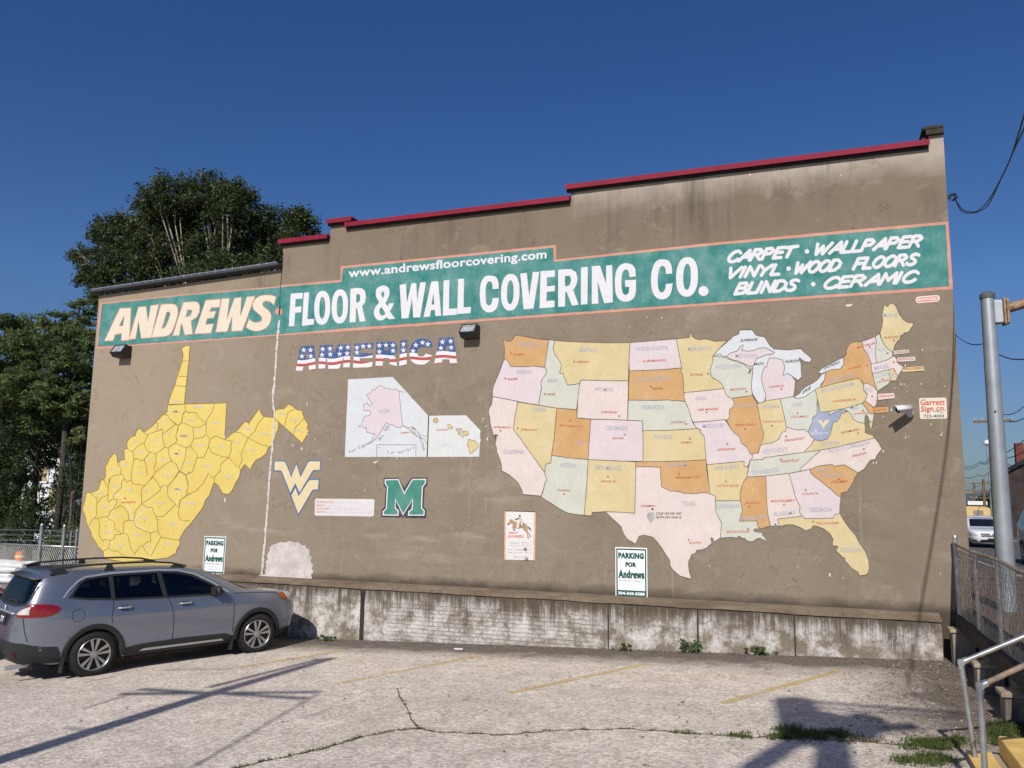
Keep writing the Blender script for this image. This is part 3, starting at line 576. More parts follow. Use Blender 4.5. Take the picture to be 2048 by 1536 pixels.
# --- country map
ST = {
'Washington':(ORA,"278,320 300,335 322,338 345,325 360,308 367,288 420,293 500,310 580,322 645,326 628,440 618,500 612,552 560,545 520,540 470,545 430,547 380,545 330,543 318,510 300,490 280,482 283,400 278,360"),
'Oregon':(LAV,"280,482 300,490 318,510 330,543 380,545 430,547 470,545 520,540 560,545 612,552 630,578 618,610 585,660 580,690 587,710 572,790 560,860 470,845 390,830 290,810 185,790 185,745 190,710 215,650 240,590 262,530"),
'California':(PNK,"185,790 290,810 390,830 370,940 354,1057 430,1160 520,1285 600,1395 612,1415 622,1455 630,1475 610,1510 605,1545 590,1580 585,1605 432,1592 425,1555 395,1500 365,1470 320,1430 260,1400 255,1340 240,1290 218,1240 218,1210 205,1180 213,1150 200,1120 190,1100 180,1060 165,1010 162,960 150,915 160,880 178,850"),
'Nevada':(YEL,"390,835 500,852 560,862 712,885 700,1000 690,1120 668,1272 660,1335 620,1345 615,1380 612,1415 520,1285 430,1160 354,1057 370,940"),
'Idaho':(MNT,"645,326 692,330 690,360 680,400 692,440 710,465 735,500 748,530 745,565 733,595 742,602 762,598 770,630 785,660 795,690 810,698 840,692 870,690 885,682 897,690 885,800 873,897 780,890 712,885 620,872 560,862 572,790 587,710 580,690 585,660 618,610 630,578 612,552 618,500 628,440"),
'Montana':(YEL,"692,330 800,340 950,346 1100,350 1200,351 1310,348 1302,500 1297,662 1200,662 1100,660 908,655 900,690 885,682 870,690 840,692 810,698 795,690 785,660 770,630 762,598 742,602 733,595 745,565 748,530 735,500 710,465 692,440 680,400 690,360"),
'Wyoming':(PNK,"908,655 1100,660 1297,662 1295,800 1290,985 1150,978 1000,975 875,964 885,800 897,690"),
'Utah':(ORA,"712,885 780,890 875,900 875,964 988,978 978,1140 968,1307 800,1292 668,1272 690,1120 700,1000"),
'Colorado':(LAV,"988,978 1150,978 1290,985 1415,990 1418,1150 1418,1322 1250,1320 1100,1312 968,1307 978,1140"),
'Arizona':(MNT,"668,1272 800,1292 968,1307 958,1500 945,1640 935,1763 860,1755 800,1745 740,1715 650,1655 600,1625 583,1612 598,1570 610,1510 630,1475 622,1455 612,1415 615,1380 620,1345 660,1335"),
'New Mexico':(YEL,"968,1307 1100,1312 1250,1320 1358,1325 1356,1500 1350,1747 1230,1738 1112,1732 1000,1740 995,1768 935,1763 945,1640 958,1500"),
'North Dakota':(LAV,"1310,348 1450,338 1600,325 1690,318 1705,400 1720,480 1733,555 1600,568 1450,575 1306,580 1302,500"),
'South Dakota':(ORA,"1306,580 1450,575 1600,568 1733,555 1725,580 1742,610 1748,680 1752,760 1752,790 1763,833 1740,830 1700,822 1660,825 1630,818 1500,822 1297,820 1300,700"),
'Nebraska':(MNT,"1297,820 1500,822 1630,818 1660,825 1700,822 1763,833 1785,880 1800,920 1812,970 1825,1005 1850,1040 1866,1053 1750,1060 1600,1068 1415,1070 1415,990 1290,985 1295,900"),
'Kansas':(YEL,"1415,1070 1600,1068 1750,1060 1866,1053 1890,1065 1883,1080 1918,1115 1925,1200 1933,1308 1800,1316 1650,1322 1418,1325 1418,1150"),
'Oklahoma':(ORA,"1358,1325 1418,1325 1650,1322 1800,1316 1933,1308 1940,1400 1955,1500 1968,1590 1940,1580 1900,1578 1860,1585 1830,1588 1800,1585 1750,1583 1720,1572 1680,1565 1640,1565 1600,1545 1568,1530 1562,1450 1558,1370 1450,1366 1358,1366"),
'Texas':(PNK,"1358,1366 1450,1366 1558,1370 1562,1450 1568,1530 1600,1545 1640,1565 1680,1565 1720,1572 1750,1583 1800,1585 1830,1588 1860,1585 1900,1578 1940,1580 1968,1590 2008,1605 2012,1680 2015,1735 2040,1785 2062,1830 2055,1900 2050,1948 2010,1975 1996,1980 1995,1960 1980,1945 1972,1960 1982,1990 1940,2030 1900,2045 1855,2050 1850,2070 1812,2088 1805,2115 1790,2140 1790,2190 1800,2240 1815,2285 1780,2278 1720,2260 1665,2215 1640,2180 1635,2130 1600,2080 1570,2030 1540,1990 1500,1945 1470,1935 1420,1925 1385,1935 1370,1965 1358,2000 1290,1960 1265,1925 1250,1890 1240,1860 1200,1820 1160,1785 1112,1735 1230,1738 1350,1747 1356,1500"),
'Minnesota':(YEL,"1690,318 1750,312 1798,305 1805,270 1812,265 1820,300 1850,318 1884,325 1920,318 1960,325 2000,338 2060,335 2115,335 2050,390 2005,440 1988,465 1990,510 1975,545 1968,570 1968,600 1985,635 2030,660 2065,690 2080,725 1960,738 1850,750 1757,758 1752,760 1748,680 1742,610 1725,580 1733,555 1720,480 1705,400"),
'Iowa':(PNK,"1757,758 1850,750 1960,738 2080,725 2090,760 2110,790 2145,805 2165,835 2160,870 2125,900 2122,930 2128,955 2105,985 2085,978 1980,990 1828,1000 1812,970 1800,920 1785,880 1763,833 1752,790"),
'Missouri':(LAV,"1828,1003 1980,990 2085,978 2105,1000 2130,1045 2165,1090 2205,1115 2215,1145 2225,1175 2270,1205 2290,1250 2310,1265 2315,1290 2290,1320 2285,1345 2268,1368 2245,1362 2245,1320 2150,1330 1940,1348 1933,1308 1925,1200 1918,1115 1883,1080 1890,1065 1866,1053 1850,1040"),
'Arkansas':(YEL,"1940,1348 2150,1330 2245,1320 2245,1362 2268,1368 2283,1372 2275,1400 2268,1450 2240,1490 2225,1530 2212,1580 2215,1643 2100,1645 2012,1645 2008,1605 1968,1590 1955,1500"),
'Louisiana':(MNT,"2010,1645 2100,1645 2215,1643 2225,1690 2230,1730 2210,1790 2207,1812 2300,1810 2348,1808 2362,1860 2370,1878 2335,1872 2322,1890 2345,1900 2375,1905 2400,1905 2392,1922 2415,1945 2432,1975 2400,1965 2380,1950 2345,1958 2320,1980 2270,1975 2250,1952 2225,1950 2212,1936 2195,1938 2192,1950 2140,1943 2050,1950 2055,1900 2062,1830 2040,1785 2015,1735"),
'Mississippi':(ORA,"2268,1450 2424,1442 2428,1600 2438,1750 2462,1850 2420,1862 2385,1875 2362,1860 2348,1808 2300,1810 2207,1812 2210,1790 2230,1730 2225,1690 2215,1643 2212,1580 2225,1530 2240,1490"),
'Alabama':(PNK,"2424,1442 2520,1430 2612,1420 2650,1550 2670,1630 2704,1687 2700,1740 2720,1770 2600,1785 2520,1795 2535,1855 2515,1850 2500,1830 2490,1855 2462,1850 2438,1750 2428,1600"),
'Georgia':(LAV,"2612,1420 2700,1405 2790,1385 2785,1405 2810,1435 2880,1490 2950,1545 3000,1595 3038,1615 3030,1680 3028,1750 2985,1755 2978,1785 2850,1790 2745,1790 2720,1770 2700,1740 2704,1687 2670,1630 2650,1550"),
'Florida':(YEL,"2520,1795 2600,1785 2720,1770 2745,1790 2850,1790 2978,1785 2985,1755 3030,1750 3050,1785 3100,1860 3160,1930 3190,1990 3240,2060 3265,2130 3270,2190 3262,2235 3240,2255 3190,2258 3180,2230 3130,2200 3090,2155 3070,2135 3072,2115 3055,2110 3010,2065 2995,2045 3012,2035 3010,2015 2985,2012 2988,2030 2968,2000 2975,1960 2950,1915 2900,1875 2850,1855 2810,1850 2795,1875 2750,1890 2725,1875 2700,1860 2640,1840 2600,1840 2560,1850 2535,1855"),
'South Carolina':(ORA,"2790,1385 2850,1360 2965,1345 2985,1360 3070,1350 3120,1380 3178,1415 3155,1450 3140,1490 3090,1570 3040,1580 3038,1615 3000,1595 2950,1545 2880,1490 2810,1435 2785,1405"),
'North Carolina':(PNK,"2870,1230 3000,1205 3150,1170 3314,1130 3345,1165 3375,1220 3350,1250 3330,1280 3322,1305 3280,1310 3250,1350 3230,1385 3178,1415 3120,1380 3070,1350 2985,1360 2965,1345 2850,1360 2790,1385 2705,1402 2715,1370 2770,1325 2820,1275 2860,1245"),
'Tennessee':(MNT,"2295,1312 2405,1305 2405,1292 2600,1265 2735,1248 2870,1230 2860,1245 2820,1275 2770,1325 2715,1370 2705,1402 2612,1420 2520,1430 2424,1442 2268,1450 2283,1372"),
'Kentucky':(PNK,"2310,1268 2335,1252 2360,1255 2380,1190 2430,1175 2480,1170 2530,1140 2555,1085 2585,1075 2592,1040 2640,1055 2680,1065 2740,1060 2770,1080 2790,1115 2822,1140 2790,1190 2735,1248 2600,1265 2405,1292 2405,1305 2295,1312 2315,1290"),
'Virginia':(YEL,"2822,1145 2870,1155 2925,1140 2950,1100 2965,1040 2975,1000 3005,995 3030,965 3040,930 3070,922 3098,912 3125,940 3140,975 3180,1000 3232,1010 3240,1050 3235,1085 3270,1100 3295,1105 3314,1130 3150,1170 3000,1205 2870,1230 2735,1248 2790,1190"),
'West Virginia':(BLU,"2840,850 2860,870 2868,912 2945,912 2945,945 2985,920 3025,905 3050,898 3075,900 3070,922 3040,930 3030,965 3005,995 2975,1000 2965,1040 2950,1100 2925,1140 2870,1155 2820,1140 2790,1115 2770,1080 2785,1040 2805,1000 2805,965 2840,940 2845,890"),
'Maryland':(MNT,"2945,912 3080,885 3212,845 3240,880 3275,930 3312,935 3300,995 3275,1000 3262,960 3245,935 3235,960 3232,1010 3180,1000 3140,975 3125,940 3098,912 3075,900 3050,898 3025,905 2985,920 2945,945"),
'the eastern shore':(YEL,"3268,1005 3300,995 3295,1030 3285,1065 3275,1040"),
'Delaware':(ORA,"3212,845 3235,823 3270,850 3310,885 3312,935 3275,930 3240,880"),
'Pennsylvania':(YEL,"2828,732 2868,712 2870,718 3000,680 3180,640 3200,655 3220,675 3225,700 3222,735 3255,770 3235,823 3212,845 3080,885 2945,912 2868,918 2860,870 2845,800"),
'New Jersey':(PNK,"3222,690 3250,680 3300,705 3338,745 3335,800 3330,850 3312,880 3270,850 3235,823 3255,775 3222,735"),
'New York':(ORA,"2870,718 2875,690 2905,655 2912,590 2960,570 3030,565 3062,530 3060,470 3085,440 3080,410 3115,355 3150,345 3210,340 3225,400 3260,450 3285,520 3295,600 3315,680 3338,745 3300,705 3250,680 3222,690 3200,655 3180,640 3000,680"),
'Vermont':(LAV,"3210,340 3320,300 3330,350 3320,400 3320,450 3332,515 3285,525 3260,450 3225,400"),
'New Hampshire':(MNT,"3320,300 3352,272 3375,330 3410,390 3462,428 3464,462 3420,490 3332,515 3320,450 3320,400 3330,350"),
'Maine':(YEL,"3358,272 3375,220 3382,170 3375,120 3395,40 3420,55 3440,30 3465,28 3490,50 3520,120 3550,160 3590,185 3625,185 3632,205 3610,235 3595,262 3555,270 3545,290 3525,290 3525,320 3500,340 3480,370 3465,428 3410,390 3375,330"),
'Massachusetts':(PNK,"3285,525 3332,515 3420,490 3472,458 3495,475 3500,510 3520,525 3550,545 3560,535 3558,520 3572,518 3575,540 3545,565 3520,600 3505,625 3485,590 3470,560 3430,570 3297,602"),
'Connecticut':(MNT,"3297,602 3430,570 3445,660 3425,690 3380,720 3340,745 3315,680"),
'Rhode Island':(YEL,"3430,570 3470,560 3485,590 3505,625 3490,660 3445,663"),
'Ohio':(MNT,"2540,808 2650,790 2680,808 2740,795 2790,760 2828,732 2845,800 2842,850 2845,890 2840,940 2805,965 2805,1000 2785,1040 2770,1080 2740,1060 2680,1065 2640,1055 2592,1040 2575,950 2555,870"),
'Indiana':(YEL,"2352,848 2400,840 2420,826 2540,808 2555,870 2575,950 2592,1040 2585,1075 2555,1085 2530,1140 2480,1170 2430,1175 2380,1190 2400,1140 2405,1085 2390,1040 2372,960"),
'Illinois':(ORA,"2145,805 2250,790 2315,782 2335,820 2352,848 2372,960 2390,1040 2405,1085 2400,1140 2380,1190 2360,1255 2335,1252 2310,1268 2290,1250 2270,1205 2225,1175 2215,1145 2205,1115 2165,1090 2130,1045 2105,985 2128,955 2122,930 2125,900 2160,870 2165,835"),
'Wisconsin':(MNT,"1990,460 2050,440 2064,458 2105,462 2130,485 2200,500 2260,530 2295,542 2300,560 2280,600 2290,600 2320,545 2310,640 2305,720 2315,782 2250,790 2145,805 2110,790 2090,760 2080,725 2065,690 2030,660 1985,635 1968,600 1968,570 1975,545 1990,510"),
'upper Michigan':(LAV,"2100,460 2140,430 2185,420 2215,380 2240,365 2225,410 2280,420 2330,412 2350,400 2410,390 2450,405 2495,430 2470,445 2420,450 2360,475 2345,480 2330,520 2320,540 2295,542 2260,530 2200,500 2130,485"),
'lower Michigan':(LAV,"2455,475 2500,475 2560,490 2580,550 2570,590 2565,620 2600,600 2640,625 2665,660 2660,730 2650,790 2540,808 2420,826 2425,780 2400,710 2388,650 2395,590 2415,545 2430,550 2440,500"),
}
LK = ["1990,460 2040,400 2090,350 2140,315 2155,295 2172,290 2205,275 2200,262 2215,245 2310,243 2340,285 2365,295 2410,300 2430,330 2455,370 2490,400 2600,408 2710,398 2740,430 2780,460 2805,490 2790,492 2795,510 2745,505 2720,490 2700,470 2695,490 2712,520 2712,580 2718,632 2705,640 2690,660 2640,625 2600,600 2565,620 2570,590 2580,550 2560,490 2500,475 2455,475 2440,500 2430,550 2415,545 2395,590 2388,650 2400,710 2425,780 2410,830 2370,848 2345,820 2315,770 2305,720 2310,640 2318,560 2300,575 2250,530 2150,495 2080,470",
      "2650,795 2700,765 2720,735 2750,710 2800,685 2850,650 2888,598 2912,590 2905,655 2868,712 2828,732 2790,760 2740,795 2680,808",
      "2850,600 2880,560 2920,535 2960,520 3030,480 3060,470 3062,530 3030,565 2960,570 2912,590 2890,605 2865,598"]
m = Paint(.002)
for s in LK: m.poly(px('A', s))
cmap = m.build('country_map', LAKE, bld, True)
lines = Paint(.0066)
for s in LK: lines.stroke(wobble(px('A', s), 6, .25), 1.1, True, limit=1.5)
k = 0
CN = {id(YEL): 'yellow', id(ORA): 'orange', id(PNK): 'pale pink', id(LAV): 'pale lavender', id(MNT): 'pale green', id(BLU): 'dusty blue'}
for nme, (mt, s) in ST.items():
    P = px('A', s); cx = sum(a for a, _ in P)/len(P); cy = sum(b for _, b in P)/len(P)
    g = [(cx+(a-cx)*1.004+(.15 if a > cx else -.15), cy+(b-cy)*1.004+(.15 if b > cy else -.15)) for a, b in P]
    m = Paint(.0030+.00005*k); m.poly(g); k += 1
    o = m.build('painted_state', mt, cmap, True); o['label'] = f"{CN[id(mt)]} painted shape of {nme}"
    if nme != 'West Virginia': lines.stroke(wobble(P, 6, .22), 1.15, True, limit=1.5)
gm = Paint(.0068); gm.poly(px('C', "958,988 992,985 1008,1015 1025,985 1062,978 1048,1000 1012,1052 985,1010")); gm.build('tiny_emblem', GOLD, cmap, True)
# flag labels in the sea
fl = {'pink': (PNK, [], ), 'y': (YEL, []), 'o': (ORA, []), 'g': (MNT, [])}
for mt, nme, s in ((MNT, 'concord', "1583,412 1718,402 1720,435 1585,450"), (PNK, 'boston', "1615,470 1765,460 1768,500 1618,508"), (YEL, 'providence', "1660,550 1835,535 1840,580 1655,592"), (PNK, 'trenton', "1455,768 1592,757 1598,805 1455,820"), (ORA, 'dover', "1425,878 1543,873 1548,920 1425,928")):
    P = px('C', s); m = Paint(.0052); m.poly(P); m.build('capital_label', mt, cmap, True); lines.stroke(P, .8, True)
for s in ("1358,1325 1358,1366",): lines.stroke(px('A', s), 1.1)
lines.poly(px('A', "195,1108 205,1100 225,1103 232,1112 215,1120 220,1140 208,1145 205,1130 196,1125"))
lines.build('border_lines', FNT, cmap, True)
m = Paint(.0072)
def T(P, fr, body, x0, y0, x1, y1, h, sl=0.0, bold=0.0):
    a, b = px(fr, [(x0, y0), (x1, y1)]); P.text(body, a, b, h/FR[fr][2], sl, bold)
for kk, r in enumerate((("A","WASHINGTON",385,375,575,392,34),("A","OREGON",382,603,508,603,30),("A","IDAHO",630,673,720,673,30),("A","MONTANA",897,425,1040,428,32),("A","WYOMING",1017,745,1172,750,32),("A","NORTH DAKOTA",1360,418,1618,405,32),
 ("A","SOUTH DAKOTA",1365,668,1640,655,32),("A","MINNESOTA",1785,415,1980,412,32),("A","NEVADA",510,912,630,915,32),("A","UTAH",855,1187,930,1187,30),("A","COLORADO",1107,1065,1290,1068,34),("A","NEBRASKA",1410,895,1597,893,34),
 ("A","KANSAS",1512,1137,1655,1137,34),("A","CALIFORNIA",275,1260,445,1262,34),("A","ARIZONA",735,1367,870,1372,34),("A","NEW MEXICO",1025,1388,1240,1397,36),("A","OKLAHOMA",1615,1365,1800,1365,30),("A","TEXAS",1733,1685,1845,1685,36),
 ("C","MISSOURI",20,1050,195,1040,32),("A","IOWA",1850,822,1938,820,32),("C","WISCONSIN",125,568,333,558,34),("C","MICHIGAN",290,473,468,473,32),("C","ILLINOIS",310,880,450,872,30),("C","INDIANA",505,892,650,885,32),("C","OHIO",748,875,838,872,32),
 ("C","KENTUCKY",513,1262,715,1240,36),("C","TENNESSEE",420,1437,645,1408,36),("C","ARKANSAS",120,1395,318,1378,34),("D","LOUISIANA",135,558,328,556,32),("D","MISSISSIPPI",325,655,550,640,26),("D","ALABAMA",605,622,782,612,36),("D","GEORGIA",898,590,1080,585,34),
 ("D","FLORIDA",1153,918,1320,918,36),("D","SOUTH",955,265,1085,250,28),("D","CAROLINA",975,308,1165,295,28),("C","NORTH CAROLINA",1050,1255,1395,1180,38),("C","VIRGINIA",980,1200,1140,1180,32),("C","PENNSYLVANIA",988,765,1265,700,34),("C","NEW YORK",1055,680,1265,628,32),
 ("C","MAINE",1500,140,1618,138,32),("C","V.T.",1365,435,1425,430,32),("C","N.H.",1450,425,1525,420,34),("C","MASS.",1425,578,1555,555,34),("C","CONN",1432,640,1550,615,34),("C","RI",1565,640,1605,632,34),("C","N.J.",1350,750,1415,745,32),("C","MD.",1230,895,1305,890,30))): m = Paint(.0072+kk*2e-6); T(m, *r, 0, .010); m.build('state_name', GREY, cmap, True)
m = Paint(.0074)
for kk, r in enumerate((("A","OLYMPIA",350,452,440,455,15,335,437),("A","SALEM",305,657,383,654,16,290,642),("A","BOISE",633,780,695,780,16,614,770),("A","HELENA",875,515,973,515,17,855,503),("A","BISMARCK",1448,507,1600,502,17,1427,503),("A","PIERRE",1487,733,1575,733,15,1485,708),
 ("A","ST PAUL",1802,622,1910,618,17,1950,605),("A","CHEYENNE",1072,925,1200,928,15,1222,950),("A","SACRAMENTO",190,1048,330,1052,15,250,1070),("A","CARSON CITY",413,1068,548,1073,15,390,1050),("A","SALT LAKE CITY",735,1032,915,1046,15,820,988),("A","DENVER",1163,1140,1257,1140,15,1268,1103),
 ("A","LINCOLN",1645,1010,1757,1006,16,1770,1015),("A","TOPEKA",1720,1177,1812,1175,16,1803,1137),("A","DES MOINES",1867,908,2030,900,17,1937,920),("B","PHOENIX",715,418,820,422,15,770,443),("A","SANTA FE",1072,1492,1190,1494,15,1130,1448),("A","OKLAHOMA CITY",1682,1463,1880,1460,17,1712,1423),
 ("B","COLEMAN",1395,548,1515,548,17,-1,0),("B","AUSTIN",1790,850,1890,850,17,1792,818),("C","MADISON",247,743,370,735,17,380,750),("C","LANSING",565,720,685,712,19,667,730),("C","SPRINGFIELD",287,1032,455,1030,17,368,1057),("C","INDIANAPOLIS",512,1003,678,1000,13,588,1030),
 ("C","COLUMBUS",740,965,880,962,17,800,927),("C","JEFFERSON",135,1237,285,1228,17,225,1180),("C","FRANKFORT",693,1162,850,1143,19,706,1117),("C","NASHVILLE",660,1332,805,1320,19,663,1307),("D","LITTLE ROCK",138,385,315,383,19,213,340),("D","JACKSON",363,525,492,522,19,403,545),
 ("D","MONTGOMERY",580,510,775,505,19,688,530),("D","ATLANTA",835,450,968,445,17,865,409),("D","BATON ROUGE",217,762,400,758,19,393,728),("D","TALLAHASSEE",945,690,1132,688,17,927,668),("D","COLUMBIA",1070,352,1210,348,19,1137,322),("C","RALEIGH",1245,1288,1360,1262,19,1342,1222),
 ("C","RICHMOND",1153,1098,1303,1068,19,1295,1090),("C","HARRISBURG",1083,838,1245,825,17,1265,815),("C","ALBANY",1213,572,1322,550,19,1370,535),("C","MONTPELIER",1283,400,1435,360,17,1390,385),("C","AUGUSTA",1503,315,1625,310,17,1590,332),("C","CONCORD",1592,438,1712,430,19,1537,435),
 ("C","BOSTON",1630,495,1742,488,17,1588,510),("C","PROVIDENCE",1672,575,1825,563,19,1593,577),("C","HARTFORD",1445,685,1555,660,15,1495,648),("C","TRENTON",1462,802,1580,790,19,1410,790),("C","DOVER",1437,912,1525,903,17,1418,878),("C","ANNAPOLIS",1257,940,1378,930,15,1335,905))):
    m = Paint(.0074+kk*2e-6); T(m, *r[:7], .35, .014); m.build('capital_name', REDL, cmap, True)
    if r[7] > 0: m = Paint(.0076+kk*2e-6); m.dot(px(r[0], [(r[7], r[8])])[0], 1.9, 10); m.build('city_dot', REDL, cmap, True)
m = Paint(.0074)
for r in (("C","SUPERIOR",328,342,470,332,19),("C","MICH.",440,535,525,528,19),("C","HURON",695,515,802,508,22),("C","ONTARIO",1012,572,1140,518,18),("C","ERIE",840,770,905,728,22),("B","CO.B 142 ND. INF.",1520,612,1730,612,20),("B","36TH DIV WW II",1520,642,1725,645,20)): m = Paint(.0074); T(m, *r, .35, .012); m.build('lake_name' if r[0] == 'C' else 'unit_name', INK, cmap, True)
m = Paint(.0074); m.dot(px('B', [(1494, 566)])[0], 2.2, 10); m.build('city_dot', INK, cmap, True)
m = Paint(.0074); T(m, "C", "CHARLESTON", 898, 1103, 1047, 1098, 17, .3, .01); m.build('capital_name', WHT, cmap, True); m = Paint(.0076); m.dot(px('C', [(950, 1070)])[0], 2, 8); m.build('city_dot', WHT, cmap, True)
m = Paint(.0074); m.poly(px('B', "1455,600 1480,590 1508,598 1512,640 1495,665 1480,685 1465,660 1448,625")); m.build('arrowhead_mark', plain("arrowhead_grey", (.36, .35, .33), .85), cmap, True)

# --- Alaska and Hawaii boxes
m = Paint(.002); m.poly(wobble(px('E', "112,128 718,95 880,270 1207,625 1190,1187 65,1187"), 8, .4)); ak = m.build('alaska_map', LAKE, bld, True)
m = Paint(.002); m.poly(wobble(px('E', "1213,625 1720,618 1918,825 1900,1183 1196,1187"), 8, .4)); hw = m.build('hawaii_map', paint("box_white", (.62, .63, .62), .06), bld, True)
AKP = px('E', "550,210 580,218 600,240 660,255 725,270 765,262 803,290 830,540 855,760 820,788 790,785 740,770 715,745 680,745 640,720 610,745 580,815 545,855 535,885 505,920 460,965 395,1010 345,1025 360,1005 410,985 445,950 465,900 470,868 440,862 420,875 400,850 360,850 365,790 345,775 335,800 310,785 297,745 303,700 325,655 345,630 405,620 420,590 410,560 370,550 330,550 322,520 312,488 345,460 378,452 385,475 410,485 430,462 455,465 430,435 395,400 385,370 363,345 375,325 415,315 440,270 480,265 505,232")
m = Paint(.004); m.poly(AKP); m.build('painted_state', paint("alaska_pink", (.63, .54, .57), .05), ak, True)
ln = Paint(.006); ln.stroke(wobble(AKP, 4, .35), .8, True, limit=1.4)
for s in ("803,290 850,297 890,300", "855,760 885,765 935,805 960,835", "870,770 940,790 990,775 1025,805 1060,850 1110,885 1185,915", "1060,850 1090,920 1150,940 1180,1010", "498,1185 500,1020 1035,1020 1035,1185", "118,1130 135,1105 145,1125"): ln.stroke(wobble(px('E', s), 3, .4, False), .7)
for x, y, r in ((268,768,12),(260,1055,15),(310,1045,16),(330,1035,10),(172,1105,13),(205,1085,9),(540,945,14),(555,925,10),(580,900,8),(640,795,22),(655,770,14),(620,820,12),(985,850,12),(1010,855,14),(1045,900,10),(1020,880,9),(1100,930,14),(1085,910,8),(1125,1000,13),(1110,960,9),(1130,1040,12),(1142,1075,12),(995,790,10),(975,820,8)):
    ln.stroke([(a+rnd.uniform(-.4, .4), b+rnd.uniform(-.4, .4)) for a, b in px('E', [(x+r*math.cos(i*.9), y+r*math.sin(i*.9)) for i in range(7)])], .7, True)
for x, y in ((532,1060),(655,1120),(705,1135),(728,1120),(795,1120),(815,1130),(835,1122),(855,1108),(890,1103),(912,1080),(932,1100),(958,1080),(1002,1062)): ln.dot(px('E', [(x, y)])[0], 1.2, 7)
ln.build('coast_lines', plain("thin_grey_line", (.14, .13, .15), .85), ak, True)
m = Paint(.006); T(m, "E", "ALASKA", 525, 585, 690, 583, 52, 0, .004); m.build('state_names', GREY, ak, True)
m = Paint(.006); T(m, "E", "JUNEAU", 828, 868, 945, 862, 20, .35, .02); m.dot(px('E', [(1018, 806)])[0], 2, 8); m.build('capital_names', REDL, ak, True)
m = Paint(.0035); m.stroke(px('E', "1211,622 1190,1190"), 2.2); m.build('divider', INK, ak, True)
isl = ["1465,760 1500,740 1515,762 1540,780 1522,802 1492,795", "1588,803 1660,802 1655,822 1600,832", "1665,845 1700,835 1740,835 1755,870 1735,892 1705,895 1690,875", "1762,940 1800,962 1840,965 1875,1005 1890,1035 1870,1070 1855,1090 1825,1105 1800,1138 1780,1138 1760,1110 1765,1065 1738,1030"]
m = Paint(.004); ln = Paint(.006)
for s in isl: P = smooth_line(px('E', s), 3, True); m = Paint(.004); m.poly(P); m.build('painted_island', YEL, hw, True); ln.stroke(P, .9, True)
for x, y, r in ((1305, 688, 33), (1630, 865, 20), (1672, 904, 12)):
    P = px('E', [(x+r*math.cos(i*.45), y+r*math.sin(i*.45)) for i in range(14)]); m = Paint(.004); m.poly(P); m.build('painted_island', YEL, hw, True); ln.stroke(P, .9, True)
ln.stroke(px('E', [(1305+18*math.cos(i*.45), 688+18*math.sin(i*.45)) for i in range(14)]), .5, True)
ln.build('coast_lines', BRN, hw, True)
m = Paint(.006); T(m, "E", "HAWAII", 1342, 1050, 1500, 1045, 55, 0, .0); m.build('state_names', plain("faded_blue_lettering", (.56, .60, .68), .85), hw, True)
m = Paint(.006); T(m, "E", "HONOLULU", 1315, 830, 1478, 822, 20, .3, .02); m.build('capital_names', REDL, hw, True)

# --- West Virginia county map
WV = (px('H', "1062,1160 1085,1145 1112,1143 1105,1235 1095,1325 1088,1385 1078,1487")+px('G', "205,122 500,117 775,108 760,350 745,608 860,515 900,500 1020,365 1045,368 1075,388 1120,320 1170,250 1205,205 1220,190 1245,255 1280,297 1410,308 1480,365 1475,470 1445,540 1432,600 1415,630 1400,680 1345,715 1310,800 1240,860 1170,890 1130,950 1095,1020 1020,945 965,1025 945,1120 900,1190 850,1300 810,1350 780,1355 720,1345 690,1290 660,1240 600,1190 575,1260 540,1370 480,1440 450,1536")
  +px('F2', "2048,920 1960,1010 1900,1110 1850,1210 1865,1290 1800,1390 1790,1450 1640,1536 1400,1570 800,1610 450,1560 430,1420 320,1320 300,1260 220,1150 210,1080 165,990 115,880 110,820 45,625 90,460 120,330 200,325 280,300 340,270 390,95 440,90")
  +px('F1', "470,1430 470,1215 500,1210 545,1090 590,1040 640,985 690,1045 695,1150 720,1165 760,1110 790,1110 835,1120 820,1040 825,980 815,920 880,905 870,830 875,780 940,690 1030,660 1045,580 1120,520 1160,590 1190,600 1340,490 1410,410 1540,280 1620,220 1630,100")
  +px('H', "985,1480 1000,1430 1018,1390 1035,1330 1050,1290 1065,1235 1072,1200"))
EP = px('G', "1410,308 1440,205 1480,195 1555,185 1585,150 1615,125 1670,150 1720,195 1800,215 1830,310 1885,400 1870,460 1900,485 1870,540 1805,660 1565,440 1480,365")
m = Paint(.002); m.poly(wobble(WV, 5, .5)); m.poly(wobble(EP, 5, .4)); wvm = m.build('county_map', WVY, bld, True)
ln = Paint(.0052); ln.stroke(wobble(WV, 5, .45), 1.15, True, limit=1.4); ln.stroke(wobble(EP, 5, .4), 1.3, True, limit=1.4)
